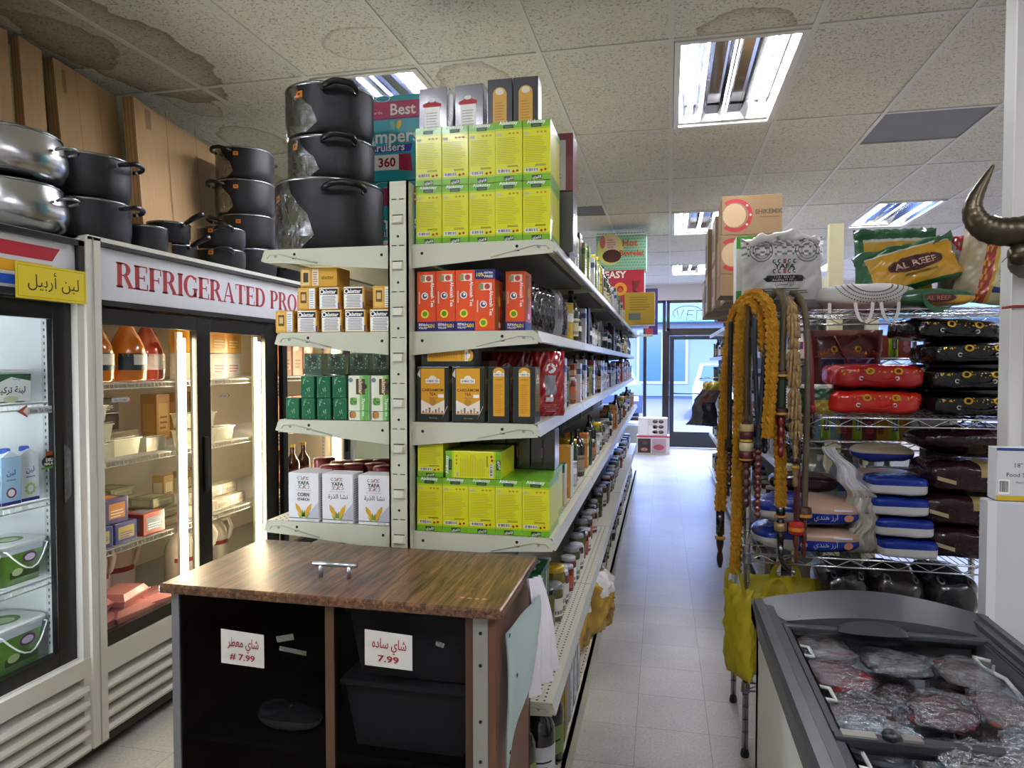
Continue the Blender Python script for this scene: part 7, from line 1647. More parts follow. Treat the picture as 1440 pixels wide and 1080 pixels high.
o = lying(.17, .15, .047, RB2, GOLD, 3)(); o.location = (XA(1228, 2.93), 3.02, ZB1); o.rotation_euler.z = .03; tag(o, 'bright red rice bag lying at the bottom of the red pile', 'bag', 'red rice bags')
o = lying(.165, .15, .046, RB, GOLD, 5)(); o.location = (XA(1233, 2.93), 3.02, ZB1+.104); tag(o, 'darker red rice bag with a gold emblem on top of the bright red one', 'bag', 'red rice bags')
BKB = M('#0e0f11', .16, bump=.9, bs=17)
for i, z_ in enumerate((0, .095, .19)):
    if 'blk' not in PROTO: pass
    o = put('blk', lying(.165, .15, .042, BKB, GOLD, 7), (XA(1366, 2.95)+.004*(-1)**i, 3.03, ZB1+z_*1.04), 'black rice bag with gold print in the pile by the pillar, %s from the bottom' % nth(i), 'bag', 'black rice bags')
o = put('blk', lying(.165, .15, .042, BKB, GOLD, 7), (0, 0, 0), 'black crumpled rice bag on top of the black pile, pushed to the left', 'bag', 'black rice bags'); o.location = (XA(1330, 3.0), 3.06, ZB1+.288); o.rotation_euler = (0, R(3), .12)
m = MB(); B = Blob(.11, .1, .028, 3, .008, 12, 9, .2); B.mesh(m, BKB, 14); o = m.build('rice_bag', None, (XA(1392, 2.95)+.09, 3.16, ZB1+.288)); tag(o, 'shiny black bag bundled high against the pillar under the rack top', 'bag')
def clear_bag():
    m = MB(); B = Blob(.075, .13, .045, 3, .008, 14, 4, .2); B.mesh(m, M('#8a7f6a', .2, coat=.9, var=.3, vs=20), 14); P = B.fr_panel(m); P.rect(-.03, .03, .02, .06, M('#b3a17c'), 1); P.rect(-.02, .035, .045, .055, INKB, 2); P.text(.015, .04, 'BASMATI', .012, INKW, 3, width=.05); return m.build('rice_bag')
for i in range(2): put('clr', clear_bag, (XA(1283, 3.0)+.01*i, 3.13, ZB1+.094*i+.0), 'clear-wrapped beige bag between the red and black bags, %s' % ('lower', 'upper')[i], 'bag', 'clear beige bags')
# maroon standing bag behind the red ones
def maroon_bag():
    m = MB(); w, h, t = .3, .35, .06; S = Sack(w, h, t, .003, 3, p=.35); A = M('#571318', .3, coat=.5); S.mesh(m, lambda u, v: A, 20, 18); P = S.panel(m)
    for s_ in (-1, 1): P.ring(s_*.05-.005, h*.76, .007, .015, GOLD, 2, 18); P.ring(s_*.05-.0, h*.92, .003, .006, M('#8a5a3a', .3, .5), 2, 10)
    rr_ = random.Random(6)
    for i in range(110): u = rr_.uniform(-w*.44, w*.44); P.disc(u, h*(.745-.07*abs(u/w*2)**1.5)+rr_.gauss(0, .006), rr_.uniform(.0015, .004), M('#b8641e', .3, .5), 1+.06*(i % 13), None, 6)
    P.rect(-.11, h*.46, .115, h*.64, M('#14205a', .35), 1); P.text(.0, h*.51, arabic('محمود'), .052, M('#c9c9d8'), 2, width=.16); P.rect(-.11, h*.635, .115, h*.65, M('#8f8fa0'), 2)
    root = m.build('rice_bag'); q = MB(); pp = [P.p(-.055, h*.92, .001), P.p(-.02, h*.7, .001)-Vector((0, .01, 0)), P.p(.04, h*.4, .001)-Vector((0, .012, 0)), P.p(.07, h*.28, .001)-Vector((0, .01, 0))]
    PP, _ = smooth(pp, None, 5); q.tube(PP, .004, M('#7a1424', .5), 6); q.build('cord_handle', root); return root
o = maroon_bag(); o.location = (XA(1194, 3.2), 3.26, ZB1); tag(o, 'maroon rice bag with blue Arabic band standing behind the red bags', 'bag')
m = MB(); S = Sack(.13, .12, .07, .008, 4, p=.5); A, B_, C_ = M('#1f5a3a', .3, coat=.6), M('#b8a02c', .3, coat=.6), M('#c9c9c0', .4); S.mesh(m, lambda u, v: C_ if v > .85 else B_ if v < .5 and u > .2 else A, 18, 16); o = m.build('snack_bag', None, (XA(1151, 2.92), 2.95, ZB1)); tag(o, 'small green and yellow bag at the left end of the red rice bags', 'bag')
# pink drink cartons behind, on the second rack's upper shelf
ZP2 = 1.60+.006
def drink_pack(c1_, fruit, mid='#8fb81f'):
    def f():
        m = MB(); w, d, h = .215, .13, .175; k = w/3
        m.bb(-w/2, w/2, .0, d, 0, h*.8, M(c1_, .4, coat=.3), bev=.003); F = front(m, w); F.disc(w*.12, h*.3, .02, M(fruit), 1); F.disc(w*.88, h*.3, .022, M(fruit), 1); F.disc(w*.85, h*.5, .016, M(fruit), 1)
        for i in (-1, 1): m.lathe([(.024, h*.8), (.02, h*.86), (.012, h*.95), (.012, h)], M(c1_, .25, coat=.5), 14, Matrix.Translation((i*k, d/2, 0)))
        root = m.build('drink_pack'); q = MB(); q.lathe([(0, .004), (.034, .004), (.037, .012), (.034, h*.4), (.036, h*.7), (.026, h*.85), (.014, h*.95), (.014, h)], M(mid, .2, coat=.6), 20, Matrix.Translation((0, .018, 0)))
        a = Panel(q, lambda u, v, l: (-.02+u, -.0215-l*1.2-.0005+.0*u, v)); a.poly([(.004, h*.3), (.036, h*.3), (.032, h*.42), (.036, h*.78), (.004, h*.78), (.008, h*.42)], M('#1f2f5c'), 1); a.text(.0245, h*.54, 'BARBICAN', .017, INKW, 2, rot=PI/2, bold=.03, width=.07)
        q.build('bottle', root); return root
    return f
ZB2 = 1.212+.006
for i, (x, c_, fr_, lb) in enumerate(((1161, '#7fb3c9', '#c9a86a', 'pale blue fruit malt pack on the rear rack, left'), (1205, '#7a2430', '#b0505a', 'dark red fruit malt pack on the rear rack, second'), (1257, '#cf9a24', '#8a5a1c', 'yellow fruit malt pack on the rear rack, third'))):
    o = drink_pack(c_, fr_)(); o.location = (XA(x, 3.52), 3.5, ZB2); o.scale = (.7, .7, .9); tag(o, lb, 'drink pack', 'fruit malt packs on the rear rack')
def musy():
    m = MB(); w, d, h = .2, .12, .175; m.bb(-w/2, w/2, 0, d, 0, h, M('#d6d8d2', .4, coat=.3), bev=.003); F = front(m, w); F.text(w*.52, h*.72, arabic('موسي'), .05, INKR, 3, bold=.03, width=w*.6); F.ring(w*.5, h*.62, .06, .068, M('#4f8a3a'), 2, 20, PI, 2*PI, 1.0); F.disc(w*.5, h*.32, .024, M('#c9c94a'), 2); F.disc(w*.5, h*.32, .014, M('#8aa83a'), 3)
    for k in range(3): F.disc(w*(.2+.3*k), 0.022, .014, INKB, 3, .02)
    return m.build('drink_pack')
o = musy(); o.location = (XA(1312, 3.52), 3.5, ZB2); tag(o, 'white drink pack with red Arabic name and green curve on the rear rack', 'drink pack')
for i, (x, c_) in enumerate(((1157, '#c9306a'), (1208, '#c9407a'), (1254, '#d0605a'))):
    o = drink_pack(c_, '#e0a0b0')(); o.location = (XA(x, 3.52), 3.5, ZP2); o.scale = (.7, .7, .75); tag(o, 'pink fruit malt pack on the upper rear rack, %s' % ('left', 'middle', 'right and salmon coloured')[i], 'drink pack', 'pink fruit malt packs')
# ---- rack shelf with blue rice bags
ZC1 = ZR[1]+.006
BLB = M('#14308f', .17, bump=.7, bs=18)
def blue_bag(small):
    def f():
        m = MB(); a, b, c = (.205, .14, .05) if not small else (.105, .14, .036); B = Blob(a, b, c, 3.6 if not small else 7, .004, 11, 2 if not small else 6, .25 if not small else .1)
        TAN, WHT = M('#b3927a', .3, coat=.5), M('#c9c9c6', .35, coat=.5)
        if not small: mf = lambda q: WHT if q.x < -.14 and q.z < .05 else TAN if q.z > c*1.72 and q.x > -.05 else BLB
        else: mf = lambda q: WHT if q.z < c*.62 else (TAN if q.z > c*1.7 and q.y > -.06 else BLB)
        B.mesh(m, mf, 18); P = B.fr_panel(m)
        if not small:
            P.text(.05, .035, arabic('أرز هندي'), .026, M('#b9c3e0'), 2); P.disc(.135, .04, .018, M('#c98a6a'), 1, .015); P.disc(-.03, .04, .014, M('#c98a6a'), 1, .012); P.text(-.165, .03, 'RICE', .015, M('#b8b8b4'), 2); P.rect(.08, .068, .15, .074, M('#c9d3ea'), 1)
        else:
            T_ = B.top_panel(m); G__ = M('#2f7a5a', .35)
            for k in range(6): T_.poly([(-.06+.02*k, -.085), (-.05+.022*k, -.055), (-.035+.022*k, -.06), (-.05+.02*k, -.09)], G__, 1)
        return m.build('rice_bag')
    return f
for i in range(2): put('blueL', blue_bag(0), (XA(1138, 2.95), 3.0, ZC1+.108*i), 'long royal blue rice bag on the lower rack shelf, %s of two' % ('lower', 'upper')[i], 'bag', 'long blue rice bags')
for i, (dx_, z_) in enumerate(((.03, 0), (.02, .08), (.0, .16), (.0, .24))):
    put('blueS', blue_bag(1), (XA(1262, 2.95)+dx_, 3.0+.005*i, ZC1+z_), 'short blue and white rice bag right of the clear bag, %s from the bottom' % nth(i), 'bag', 'short blue rice bags', rz=.02*(-1)**i)
m = MB(); B = Blob(.12, .1, .035, 3, .006, 12, 3, .2); B.mesh(m, lambda c: M('#b3a78a', .3, coat=.5) if c.z > .045 else BLB, 14); o = m.build('rice_bag', None, (XA(1250, 3.1), 3.19, ZC1+.336)); tag(o, 'blue bag with beige top at the back of the short blue stack', 'bag', 'short blue rice bags')
def clear_rice():
    m = MB(); w, h, t = .115, .42, .11
    S = Sack(w, h, t, .012, 9, p=.4, slump=.0)
    old = S.pt
    def pt(u, v, side, l=0.0):
        q = old(u, v, side, l); k = 1 if v < .45 else max(.35, 1-(v-.45)*1.3); q.y *= k; q.x = q.x*(1 if v < .5 else max(.45, 1-(v-.5)*1.2))-max(0, v-.45)**1.3*.28; q.x += .01*math.sin(v*25); return q
    S.pt = pt; A = M('#a9a597', .3, coat=.8, var=.12, vs=60, bump=.4, bs=40); B_ = M('#c3c4c6', .15, coat=.9, bump=.6, bs=30); S.mesh(m, lambda u, v: A if v < .62 else B_, 20, 36); P = S.panel(m); P.lines(.0, h*.4, .04, h*.62, 3, M('#6a6a66'), 1, .2); return m.build('rice_bag')
o = clear_rice(); o.location = (XA(1219, 2.92), 2.945, ZC1); tag(o, 'clear plastic rice bag with twisted top standing between the blue bags', 'bag')
# brown glossy bags to the right
BRN = M('#2b161a', .15, bump=.9, bs=17)
def brown_bag():
    m = MB(); B = Blob(.2, .15, .058, 5, .007, 13, 4, .05); T1 = M('#a3905a', .35, coat=.5); B.mesh(m, lambda c: T1 if c.z > .092 and -.08 < c.x < .16 and c.y < .09 else BRN, 18); P = B.fr_panel(m); P.ring(.0, .05, .005, .009, EYE, 1, 12); P.poly([(-.17, .05), (-.11, .035), (-.11, .05), (-.17, .065)], M('#b3a07a'), 1); P.rect(.05, .02, .14, .03, M('#8a7a3a'), 1); return m.build('rice_bag')
for i, z_ in enumerate((0, .127, .254)): put('brn', brown_bag, (XA(1378, 2.95)+.012*(-1)**i, 3.04, ZC1+z_), 'glossy dark brown rice bag in the pile by the white box, %s from the bottom' % nth(i), 'bag', 'glossy brown rice bags')
m = MB(); B = Blob(.2, .13, .06, 2.4, .008, 9, 8, .3); B.mesh(m, lambda c: M('#7d6c44', .35, coat=.4) if .03 < c.z < .05 and c.y < 0 else BRN, 16); o = m.build('rice_bag', None, (XA(1352, 3.05)+.02, 3.1, ZC1+.385)); tag(o, 'dark brown arched bag on top of the brown pile under the rear rack', 'bag')
q = MB(); q.tube([(-.07+.14*t/10, -.1, .1+.05*math.sin(PI*t/10)) for t in range(11)], .004, M('#17100f', .4), 6); q.build('cord_handle', o)
m = MB(); B = Blob(.14, .09, .04, 3.4, .006, 12, 6, .1); B.mesh(m, lambda c: M('#a08a5f', .3, coat=.6) if .025 < c.z < .06 and c.x > -.05 else BRN, 14); o = m.build('rice_bag', None, (XA(1140, 3.18)-.02, 3.22, ZC1+.19)); tag(o, 'dark brown bag with a tan band behind the long blue rice bags', 'bag')
# bottled water and potatoes on the rear rack's shelf
ZW = .74+.006
def water(c_):
    def f():
        m = MB(); r, h = .032, .2; m.lathe([(0, 0), (r*.9, 0), (r, .01), (r, h*.62), (r*.8, h*.72), (r*.42, h*.82), (r*.4, h*.9)], M('#9fb0b8', .08, coat=1), 16, cap=False); root = m.build('water_bottle')
        q = MB(); q.lathe([(r*1.01, h*.3), (r*1.01, h*.55)], M(c_, .4), 16, cap=False); q.build('paper_label', root); q = MB(); q.lathe([(r*.45, h*.89), (r*.45, h), (0, h)], M('#e0e3e6' if c_ != '#2a4a7a' else '#c9d6e6', .4), 12, cap=False); q.build('cap', root); return root
    return f
for i in range(3): put('wtg', water('#6fa83a'), (XA(1122, 3.55)+.035+.068*i, 3.535, .74+.16), 'clear water bottle with green label behind the hoses, %s from the left' % nth(i), 'bottle', 'green-labelled water bottles', sc=(1, 1, 1.2))
m = MB(); m.bb(0, .21, 0, .12, 0, .155, M('#3a3a3c', .5), bev=.002); tag(m.build('crate', None, (XA(1122, 3.55)+.0, 3.475, ZW)), 'dark crate under the green-labelled water bottles on the rear rack', 'crate')
for i in range(4): put('wtb', water('#2a4a7a'), (XA(1186, 3.5)+.068*i, 3.53, .74+.16), 'water bottle with dark blue label on the rear rack, %s from the left' % nth(i), 'bottle', 'blue-labelled water bottles', sc=(1, 1, 1.25))
m = MB(); m.bb(0, .26, 0, .09, 0, .155, M('#1c3a5e', .4, coat=.3), bev=.002); F = Panel(m, lambda u, v, l: (u, -l, v)); F.ring(.13, .05, .05, .06, M('#4f8fa8'), 1, 16, 0, PI); F.text(.13, .08, 'ZDOZ', .045, M('#9fc4d0'), 2); tag(m.build('water_pack', None, (XA(1186, 3.48)-.03, 3.47, ZW)), 'dark blue printed water multipack on the rear rack under the blue-labelled bottles', 'pack')
m = MB(); B = Blob(.11, .07, .09, 3.2, .006, 11, 3, .0); B.mesh(m, M('#33186a', .22, coat=.7), 14); P = B.fr_panel(m)
for k in range(3): P.disc(-.05+.05*k, .09, .026, M('#a8946a'), 1, .036)
o = m.build('potato_bag', None, (XA(1262, 3.45)+.05, 3.57, ZW+.05)); tag(o, 'purple bag printed with potatoes on the rear rack', 'bag')
m = MB(); m.bb(0, .3, 0, .12, 0, .05, M('#4a3a34', .6)); tag(m.build('tray', None, (XA(1256, 3.45)-.12, 3.5, ZW-.002)), 'low brown tray under the purple potato bag', 'tray')
for i in range(2): put('grbt', bottle(.03, .22, '#1f5a2c', '#b9bcc0', None), (XA(1300, 3.6)+.07*i, 3.66, ZW+.0), 'green soda bottle at the right of the rear rack, %s from the left' % nth(i), 'bottle', 'green soda bottles', sc=(1, 1, 1.35))
for (xa_, xb_, z_, h_, lb) in ((XA(1305, 3.24), XA(1440, 3.24), ZB1, .36, 'dark filler box added to block light behind the pile of black rice bags'), (XA(1240, 3.24), XA(1300, 3.24), ZB1, .2, 'small dark filler box added to block light behind the clear-wrapped bags'), (XA(1225, 3.24), XA(1295, 3.24), ZC1, .3, 'dark filler box added to block light behind the short blue rice bags'), (XA(1302, 3.24), XA(1440, 3.24), ZC1, .4, 'dark filler box added to block light behind the pile of brown rice bags')):
    m = MB(); m.bb(xa_, xb_, 3.225, 3.3, z_, z_+h_, M('#1d1b1c', .5), bev=.002); F = Panel(m, lambda u, v, l: (xa_+u, 3.225-l, z_+v)); F.rect(.02, .03, .1, .08, M('#3a3433'), 1); tag(m.build('carton'), lb, 'carton')  # dark boxes added to stop bright background showing through gaps between the bags
# ---- bottom: bags of cloth
YB_ = M('#b3a417', .6, coat=.1)
def tote(w, h, t, seed, col):
    def f():
        m = MB(); S = Sack(w, h, t, .008, seed, p=.5, ragged=.01); S.mesh(m, col, 22, 22); root = m.build('tote_bag'); q = MB()
        def hd(u, v): a = PI*u; return ((v-.5)*.022+.055*math.cos(a)*(1), -.02-.01*math.sin(a), h*.93+.1*math.sin(a)+(v-.5)*.0)
        q.surf(hd, 18, 2, col); q.surf(lambda u, v: Vector(hd(u, 1-v))+Vector((0, .002, 0)), 18, 2, col); q.build('handle', root); return root
    return f
ZD1 = ZR[0]+.006
m_y = XA(1100, 2.98)
o = put('tote', tote(.34, .38, .14, 3, YB_), (m_y+.03, 3.05, ZD1), 'yellow tote bag at the back of the bottom rack shelf', 'bag', 'yellow tote bags')
o = put('tote2', tote(.26, .34, .12, 7, YB_), (XA(1098, 2.9)-.0, 2.925, ZD1), 'yellow tote bag with its loop handle up at the front of the bottom rack shelf', 'bag', 'yellow tote bags')
o = put('tote3', tote(.15, .36, .07, 9, YB_), (.30, 2.8, .35), 'yellow tote bag hanging on the outside of the rack post by the freezer', 'bag', 'yellow tote bags', rz=-1.0)
for i, (x, w_) in enumerate(((1190, .3), (1265, .3), (1340, .3))):
    m = MB(); B = Blob(.1, .16, .09, 3.2, .01, 9, 3+i, .1); c_ = ('#171416', '#2a2724', '#1c1b20')[i]; B.mesh(m, M(c_, .25, coat=.6), 16); P = B.fr_panel(m)
    for s_ in (-1, 1): P.ring(s_*.05, .16, .006, .011, EYE, 1, 12)
    tag(m.build('rice_bag', None, (XA(x, 2.98), 3.05, ZD1+.272)), 'dark glossy bag on the bottom rack shelf, %s' % ('left, behind the yellow tote', 'middle', 'right by the white box')[i], 'bag', 'dark bags on the bottom rack shelf')
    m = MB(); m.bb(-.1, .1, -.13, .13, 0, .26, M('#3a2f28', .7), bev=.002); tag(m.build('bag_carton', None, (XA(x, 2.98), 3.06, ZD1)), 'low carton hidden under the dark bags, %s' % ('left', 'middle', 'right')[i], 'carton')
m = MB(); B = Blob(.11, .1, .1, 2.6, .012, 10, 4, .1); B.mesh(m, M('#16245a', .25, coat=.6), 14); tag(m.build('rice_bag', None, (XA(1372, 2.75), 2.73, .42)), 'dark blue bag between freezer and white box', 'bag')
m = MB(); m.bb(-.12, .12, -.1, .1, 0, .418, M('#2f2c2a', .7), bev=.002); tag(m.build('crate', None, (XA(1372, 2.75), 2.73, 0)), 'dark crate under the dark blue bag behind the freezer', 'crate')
# ================================================================== hookah hoses on the rack corner
TURN = M('#5a1a14', .25, coat=.6); BLKW = M('#0f0e0e', .2, coat=.7); TANW = M('#a8845a', .3, coat=.5); MAR = M('#571a26', .45); KHA = M('#5f5138', .6, bump=.3, bs=200); NAVY = M('#1a2333', .5, bump=.3, bs=220)
YEL1 = M('#cf9316', .85, var=.35, vs=260, bump=1.0, bs=240)
def ribbed(mb, P, r, m, pitch=.006, amp=.12, n=12):
    L = [0]
    for i in range(1, len(P)): L.append(L[-1]+(P[i]-P[i-1]).length)
    N = max(8, int(L[-1]/(pitch/2))); out, rad = [], []; j = 0
    for i in range(N+1):
        s = L[-1]*i/N
        while j < len(L)-2 and L[j+1] < s: j += 1
        t = (s-L[j])/max(1e-9, L[j+1]-L[j]); out.append(P[j].lerp(P[j+1], t)); rad.append(r*(1+amp*(1 if i % 2 else -1)))
    mb.tube(out, rad, m, n)
def woolly(mb, P, r, m, seed=1):
    """crocheted sleeve: rings of little loops"""
    L = [0]
    for i in range(1, len(P)): L.append(L[-1]+(P[i]-P[i-1]).length)
    N = int(L[-1]/.0125); j = 0; ctr = []; 
    for i in range(N+1):
        s = L[-1]*i/N
        while j < len(L)-2 and L[j+1] < s: j += 1
        ctr.append(P[j].lerp(P[j+1], (s-L[j])/max(1e-9, L[j+1]-L[j])))
    n = 12; vs = []; fs = []; up = None; rr_ = random.Random(seed)
    for i, c in enumerate(ctr):
        t = (ctr[min(i+1, N)]-ctr[max(i-1, 0)]).normalized()
        up = t.orthogonal().normalized() if up is None else (up-t*up.dot(t)).normalized(); w = t.cross(up)
        for k in range(n):
            a = 2*PI*(k+.5*(i % 2))/n; q = r*(.7+.44*((i+k) % 2)+rr_.uniform(-.12, .12)); vs.append(c+(up*math.cos(a)+w*math.sin(a))*q)
    for i in range(N):
        for k in range(n): fs.append((i*n+k, i*n+(k+1) % n, (i+1)*n+(k+1) % n, (i+1)*n+k))
    mb.add(vs, fs, m, None, False); mb.add([vs[k] for k in range(n)], [tuple(reversed(range(n)))], m); mb.add([vs[N*n+k] for k in range(n)], [tuple(range(n))], m)
def turned(mb, p0, L, r, m, beads=6, taper=.5, alt=None, dx=0.0):
    """a turned wooden mouthpiece hanging down from p0"""
    N = beads*6; prof = []
    for i in range(N+1):
        t = i/N; k = abs(math.sin(t*beads*PI)); prof.append((r*(1-taper*t)*(.55+.45*k), -L*t))
    prof.append((0, -L)); T = Matrix.Translation(p0) @ Matrix.Rotation(dx, 4, 'Y')
    mb.lathe(prof, m, 14, T, cap=False)
    if alt:
        for f_, h_, m2 in alt: mb.lathe([(r*.6, -L*f_-h_/2), (r*1.25, -L*f_-h_/2), (r*1.3, -L*f_), (r*1.25, -L*f_+h_/2), (r*.6, -L*f_+h_/2)], m2, 18, T, cap=False)
HG = 'hookah hoses on the rack corner'
YA_ = 2.84; TOP = 1.885
def over(x, y, Y): return (x, y, Y)
def hose(name_lab, pts, r, m, style, ends):
    root = thing('hookah_hose', name_lab, 'hookah hose', (0, 0, 0), 0, HG)
    P = [at(x, y, Y=Y) for (x, y, Y) in pts]; PP, _ = smooth(P, None, 8); b_ = MB()
    if style == 'wool': woolly(b_, PP, r, m)
    elif style == 'rib': ribbed(b_, PP, r, m)
    else: b_.tube(PP, r, m, 12)
    b_.build('flexible_hose', root)
    for e in ends:
        q = MB(); e(q, P); q.build('mouthpiece', root)
    return root
F1, F2_ = 2.80, 2.76     # depths of the two layers hanging in front of the rack
# yellow hose A : left strand with brown mouthpiece, over the top, short front strand
hose('thick yellow crocheted hose arching over the post, ending in a brown mouthpiece beside the aisle', [(1013, 718, 2.99), (1016, 650, 2.99), (1020, 560, 2.98), (1025, 490, 2.97), (1032, 445, 2.93), (1048, 421, 2.86), (1063, 415, 2.82), (1078, 425, 2.78), (1085, 450, 2.77), (1086, 500, 2.77), (1083, 560, 2.77), (1079, 616, 2.77)], .0225, YEL1, 'wool',
     [lambda q, P: (q.tube([P[0]+Vector((0, 0, .005)), P[0]-Vector((0, 0, .1))], .017, BLKW, 14), turned(q, P[0]-Vector((0, 0, .1)), .14, .017, M('#2a1410', .3, coat=.5), 2, .3, [(.1, .012, M('#b98a2a', .4))]))])
hose('long yellow crocheted hose hanging lowest on the aisle side of the post', [(1034, 806, 2.9), (1036, 740, 2.9), (1038, 640, 2.9), (1040, 540, 2.89), (1041, 470, 2.87), (1047, 432, 2.84), (1056, 424, 2.82), (1066, 440, 2.815), (1078, 500, 2.815), (1091, 560, 2.82), (1097, 640, 2.83), (1098, 712, 2.83)], .0215, YEL1, 'wool',
     [lambda q, P: (turned(q, P[-1]+Vector((0, 0, .004)), .15, .019, BLKW, 3, .2, [(.55, .03, TANW), (.28, .008, M('#b98a4a', .4))]), q.tube([P[-1]-Vector((0, 0, .14)), P[-1]-Vector((-.002, 0, .2)), P[-1]-Vector((-.018, 0, .235)), P[-1]-Vector((-.04, 0, .252))], [.0125, .0115, .0105, .009], BLKW, 12), q.tube([P[-1]-Vector((-.038, 0, .25)), P[-1]-Vector((-.055, 0, .258))], .0095, RIM, 10))])
hose('black smooth hose between the two long yellow strands', [(1028, 452, 2.9), (1027, 500, 2.915), (1026, 560, 2.92), (1026, 618, 2.92)], .0095, M('#1b1512', .5), 'plain',
     [lambda q, P: (q.tube([P[-1], P[-1]-Vector((0, 0, .045))], .0185, M('#16130f', .6, bump=.6, bs=150), 14), turned(q, P[-1]-Vector((0, 0, .045)), .15, .013, M('#3a1512', .25, coat=.6), 7, .2))])
hose('navy ribbed hose looped behind the front post with a red turned mouthpiece', [(1066, 600, 2.80), (1063, 540, 2.80), (1061, 480, 2.80), (1063, 440, 2.81), (1068, 424, 2.83), (1075, 432, 2.82), (1076, 470, 2.81), (1073, 530, 2.80), (1069, 590, 2.79), (1066, 620, 2.79)], .0095, NAVY, 'rib',
     [lambda q, P: (q.tube([P[-1]+Vector((0, 0, .004)), P[-1]-Vector((0, 0, .03))], .0165, M('#22242c', .5, bump=.6, bs=150), 14), turned(q, P[-1]-Vector((0, 0, .03)), .27, .016, TURN, 11, .25))])
hose('brown hose with a cream and maroon banded handle hanging beside the rack post', [(1052, 430, 2.825), (1051, 480, 2.825), (1050, 540, 2.825), (1050, 592, 2.825)], .0085, M('#4a3a26', .6, bump=.4, bs=150), 'rib',
     [lambda q, P: turned(q, P[-1], .34, .021, M('#4a2420', .4, coat=.3), 9, .3, [(.08, .03, M('#c9b27a', .6)), (.17, .045, MAR), (.22, .012, M('#c9a83a', .5)), (.3, .035, M('#cfc39a', .6)), (.4, .045, MAR), (.44, .01, M('#c9a83a', .5))])])
hose('khaki ribbed hose with a green-striped grip and dark red end', [(1084, 418, 2.9), (1094, 410, 2.88), (1102, 424, 2.83), (1101, 470, 2.81), (1099, 522, 2.80)], .014, KHA, 'rib',
     [lambda q, P: (q.lathe([(.024, 0), (.027, -.006), (.027, -.02), (.022, -.026)], M('#4a2a18', .5), 18, Matrix.Translation(P[-1])), q.lathe([(.0275, -.012), (.0275, -.02)], M('#c9a23a', .5), 18, Matrix.Translation(P[-1]), cap=False), ribbed(q, [P[-1]-Vector((0, 0, .026)), P[-1]-Vector((0, 0, .14))], .0185, M('#2c3a2a', .6), .01, .14, 16), q.lathe([(.02, -.14), (.028, -.146), (.028, -.165), (.018, -.172)], M('#3a2014', .5), 18, Matrix.Translation(P[-1])), q.lathe([(.0285, -.158), (.0285, -.166)], M('#c9a23a', .5), 18, Matrix.Translation(P[-1]), cap=False), turned(q, P[-1]-Vector((0, 0, .172)), .16, .018, M('#7a1a16', .22, coat=.7), 4, .35))])
hose('long khaki ribbed hose at the right of the bunch with a brown and yellow knob', [(1112, 412, 2.93), (1122, 416, 2.9), (1132, 440, 2.84), (1136, 500, 2.82), (1135, 580, 2.81), (1133, 650, 2.81), (1131, 714, 2.81)], .0118, M('#665a44', .6, bump=.3, bs=200), 'rib',
     [lambda q, P: (q.lathe([(.014, .006), (.026, .0), (.028, -.018), (.028, -.036), (.02, -.042)], M('#4a2c1a', .5), 18, Matrix.Translation(P[-1])), q.lathe([(.0286, -.022), (.0286, -.034)], M('#c99a3a', .5), 18, Matrix.Translation(P[-1]), cap=False), turned(q, P[-1]-Vector((0, 0, .042)), .15, .013, TURN, 3, .3))])
hose('maroon smooth hose with a red and orange knob and a pointed wooden tip', [(1119, 545, 2.8), (1122, 600, 2.80), (1121, 680, 2.79), (1120, 735, 2.79)], .011, M('#4a1420', .4), 'plain',
     [lambda q, P: (q.lathe([(.014, .006), (.026, .0), (.028, -.01), (.028, -.04), (.02, -.046)], M('#b8241c', .6), 18, Matrix.Translation(P[-1])), q.lathe([(.0288, -.016), (.0295, -.022), (.0288, -.03)], M('#d98a2a', .6), 18, Matrix.Translation(P[-1]), cap=False), turned(q, P[-1]-Vector((0, 0, .046)), .11, .0145, M('#5a2216', .25, coat=.6), 2, .45))])
hose('raspberry red hose at the far right of the bunch with a black end', [(1119, 420, 2.93), (1130, 436, 2.9), (1138, 480, 2.88), (1141, 530, 2.87), (1142, 570, 2.87)], .0095, M('#8a1830', .5), 'plain', [lambda q, P: (q.tube([P[-1]+Vector((0, 0, .002)), P[-1]-Vector((0, 0, .03))], .0125, M('#a8203a', .5), 12), turned(q, P[-1]-Vector((0, 0, .03)), .1, .012, BLKW, 2, .2))])
# tasselled tan hose
def tass():
    root = thing('hookah_hose', 'tan hose covered in layered tassels in the middle of the bunch', 'hookah hose', (0, 0, 0), 0, HG)
    P, _ = smooth([at(x, y, Y=Y) for x, y, Y in ((1106, 420, 2.86), (1113, 432, 2.82), (1116, 470, 2.79), (1117, 540, 2.78), (1119, 604, 2.78))], None, 8); m = MB(); T_ = M('#a88a5e', .9, var=.3, vs=120); m.tube(P, .01, T_, 10)
    m.build('flexible_hose', root); m = MB(); rr_ = random.Random(4); n = 0; L = 0; last = P[0]
    for c in P:
        if (c-last).length < .024 and n: continue
        last = c; n += 1
        for k in range(9):
            a = 2*PI*k/9+n*.6; o_ = Vector((math.cos(a), math.sin(a), 0)); b0 = c+o_*.008+Vector((0, 0, .006)); t_ = c+o_*rr_.uniform(.016, .024)-Vector((0, 0, rr_.uniform(.028, .042)))
            m.tube([b0, (b0+t_)/2+o_*.006, t_], [.004, .0062, .0045], T_, 5)
    m.build('tassels', root); q = MB(); turned(q, P[-1]-Vector((0, 0, .02)), .2, .012, M('#8a6f4a', .4), 5, .1, [(.5, .02, M('#2a1a12', .4)), (.62, .012, M('#b98a2a', .4))]); q.build('mouthpiece', root)
tass()
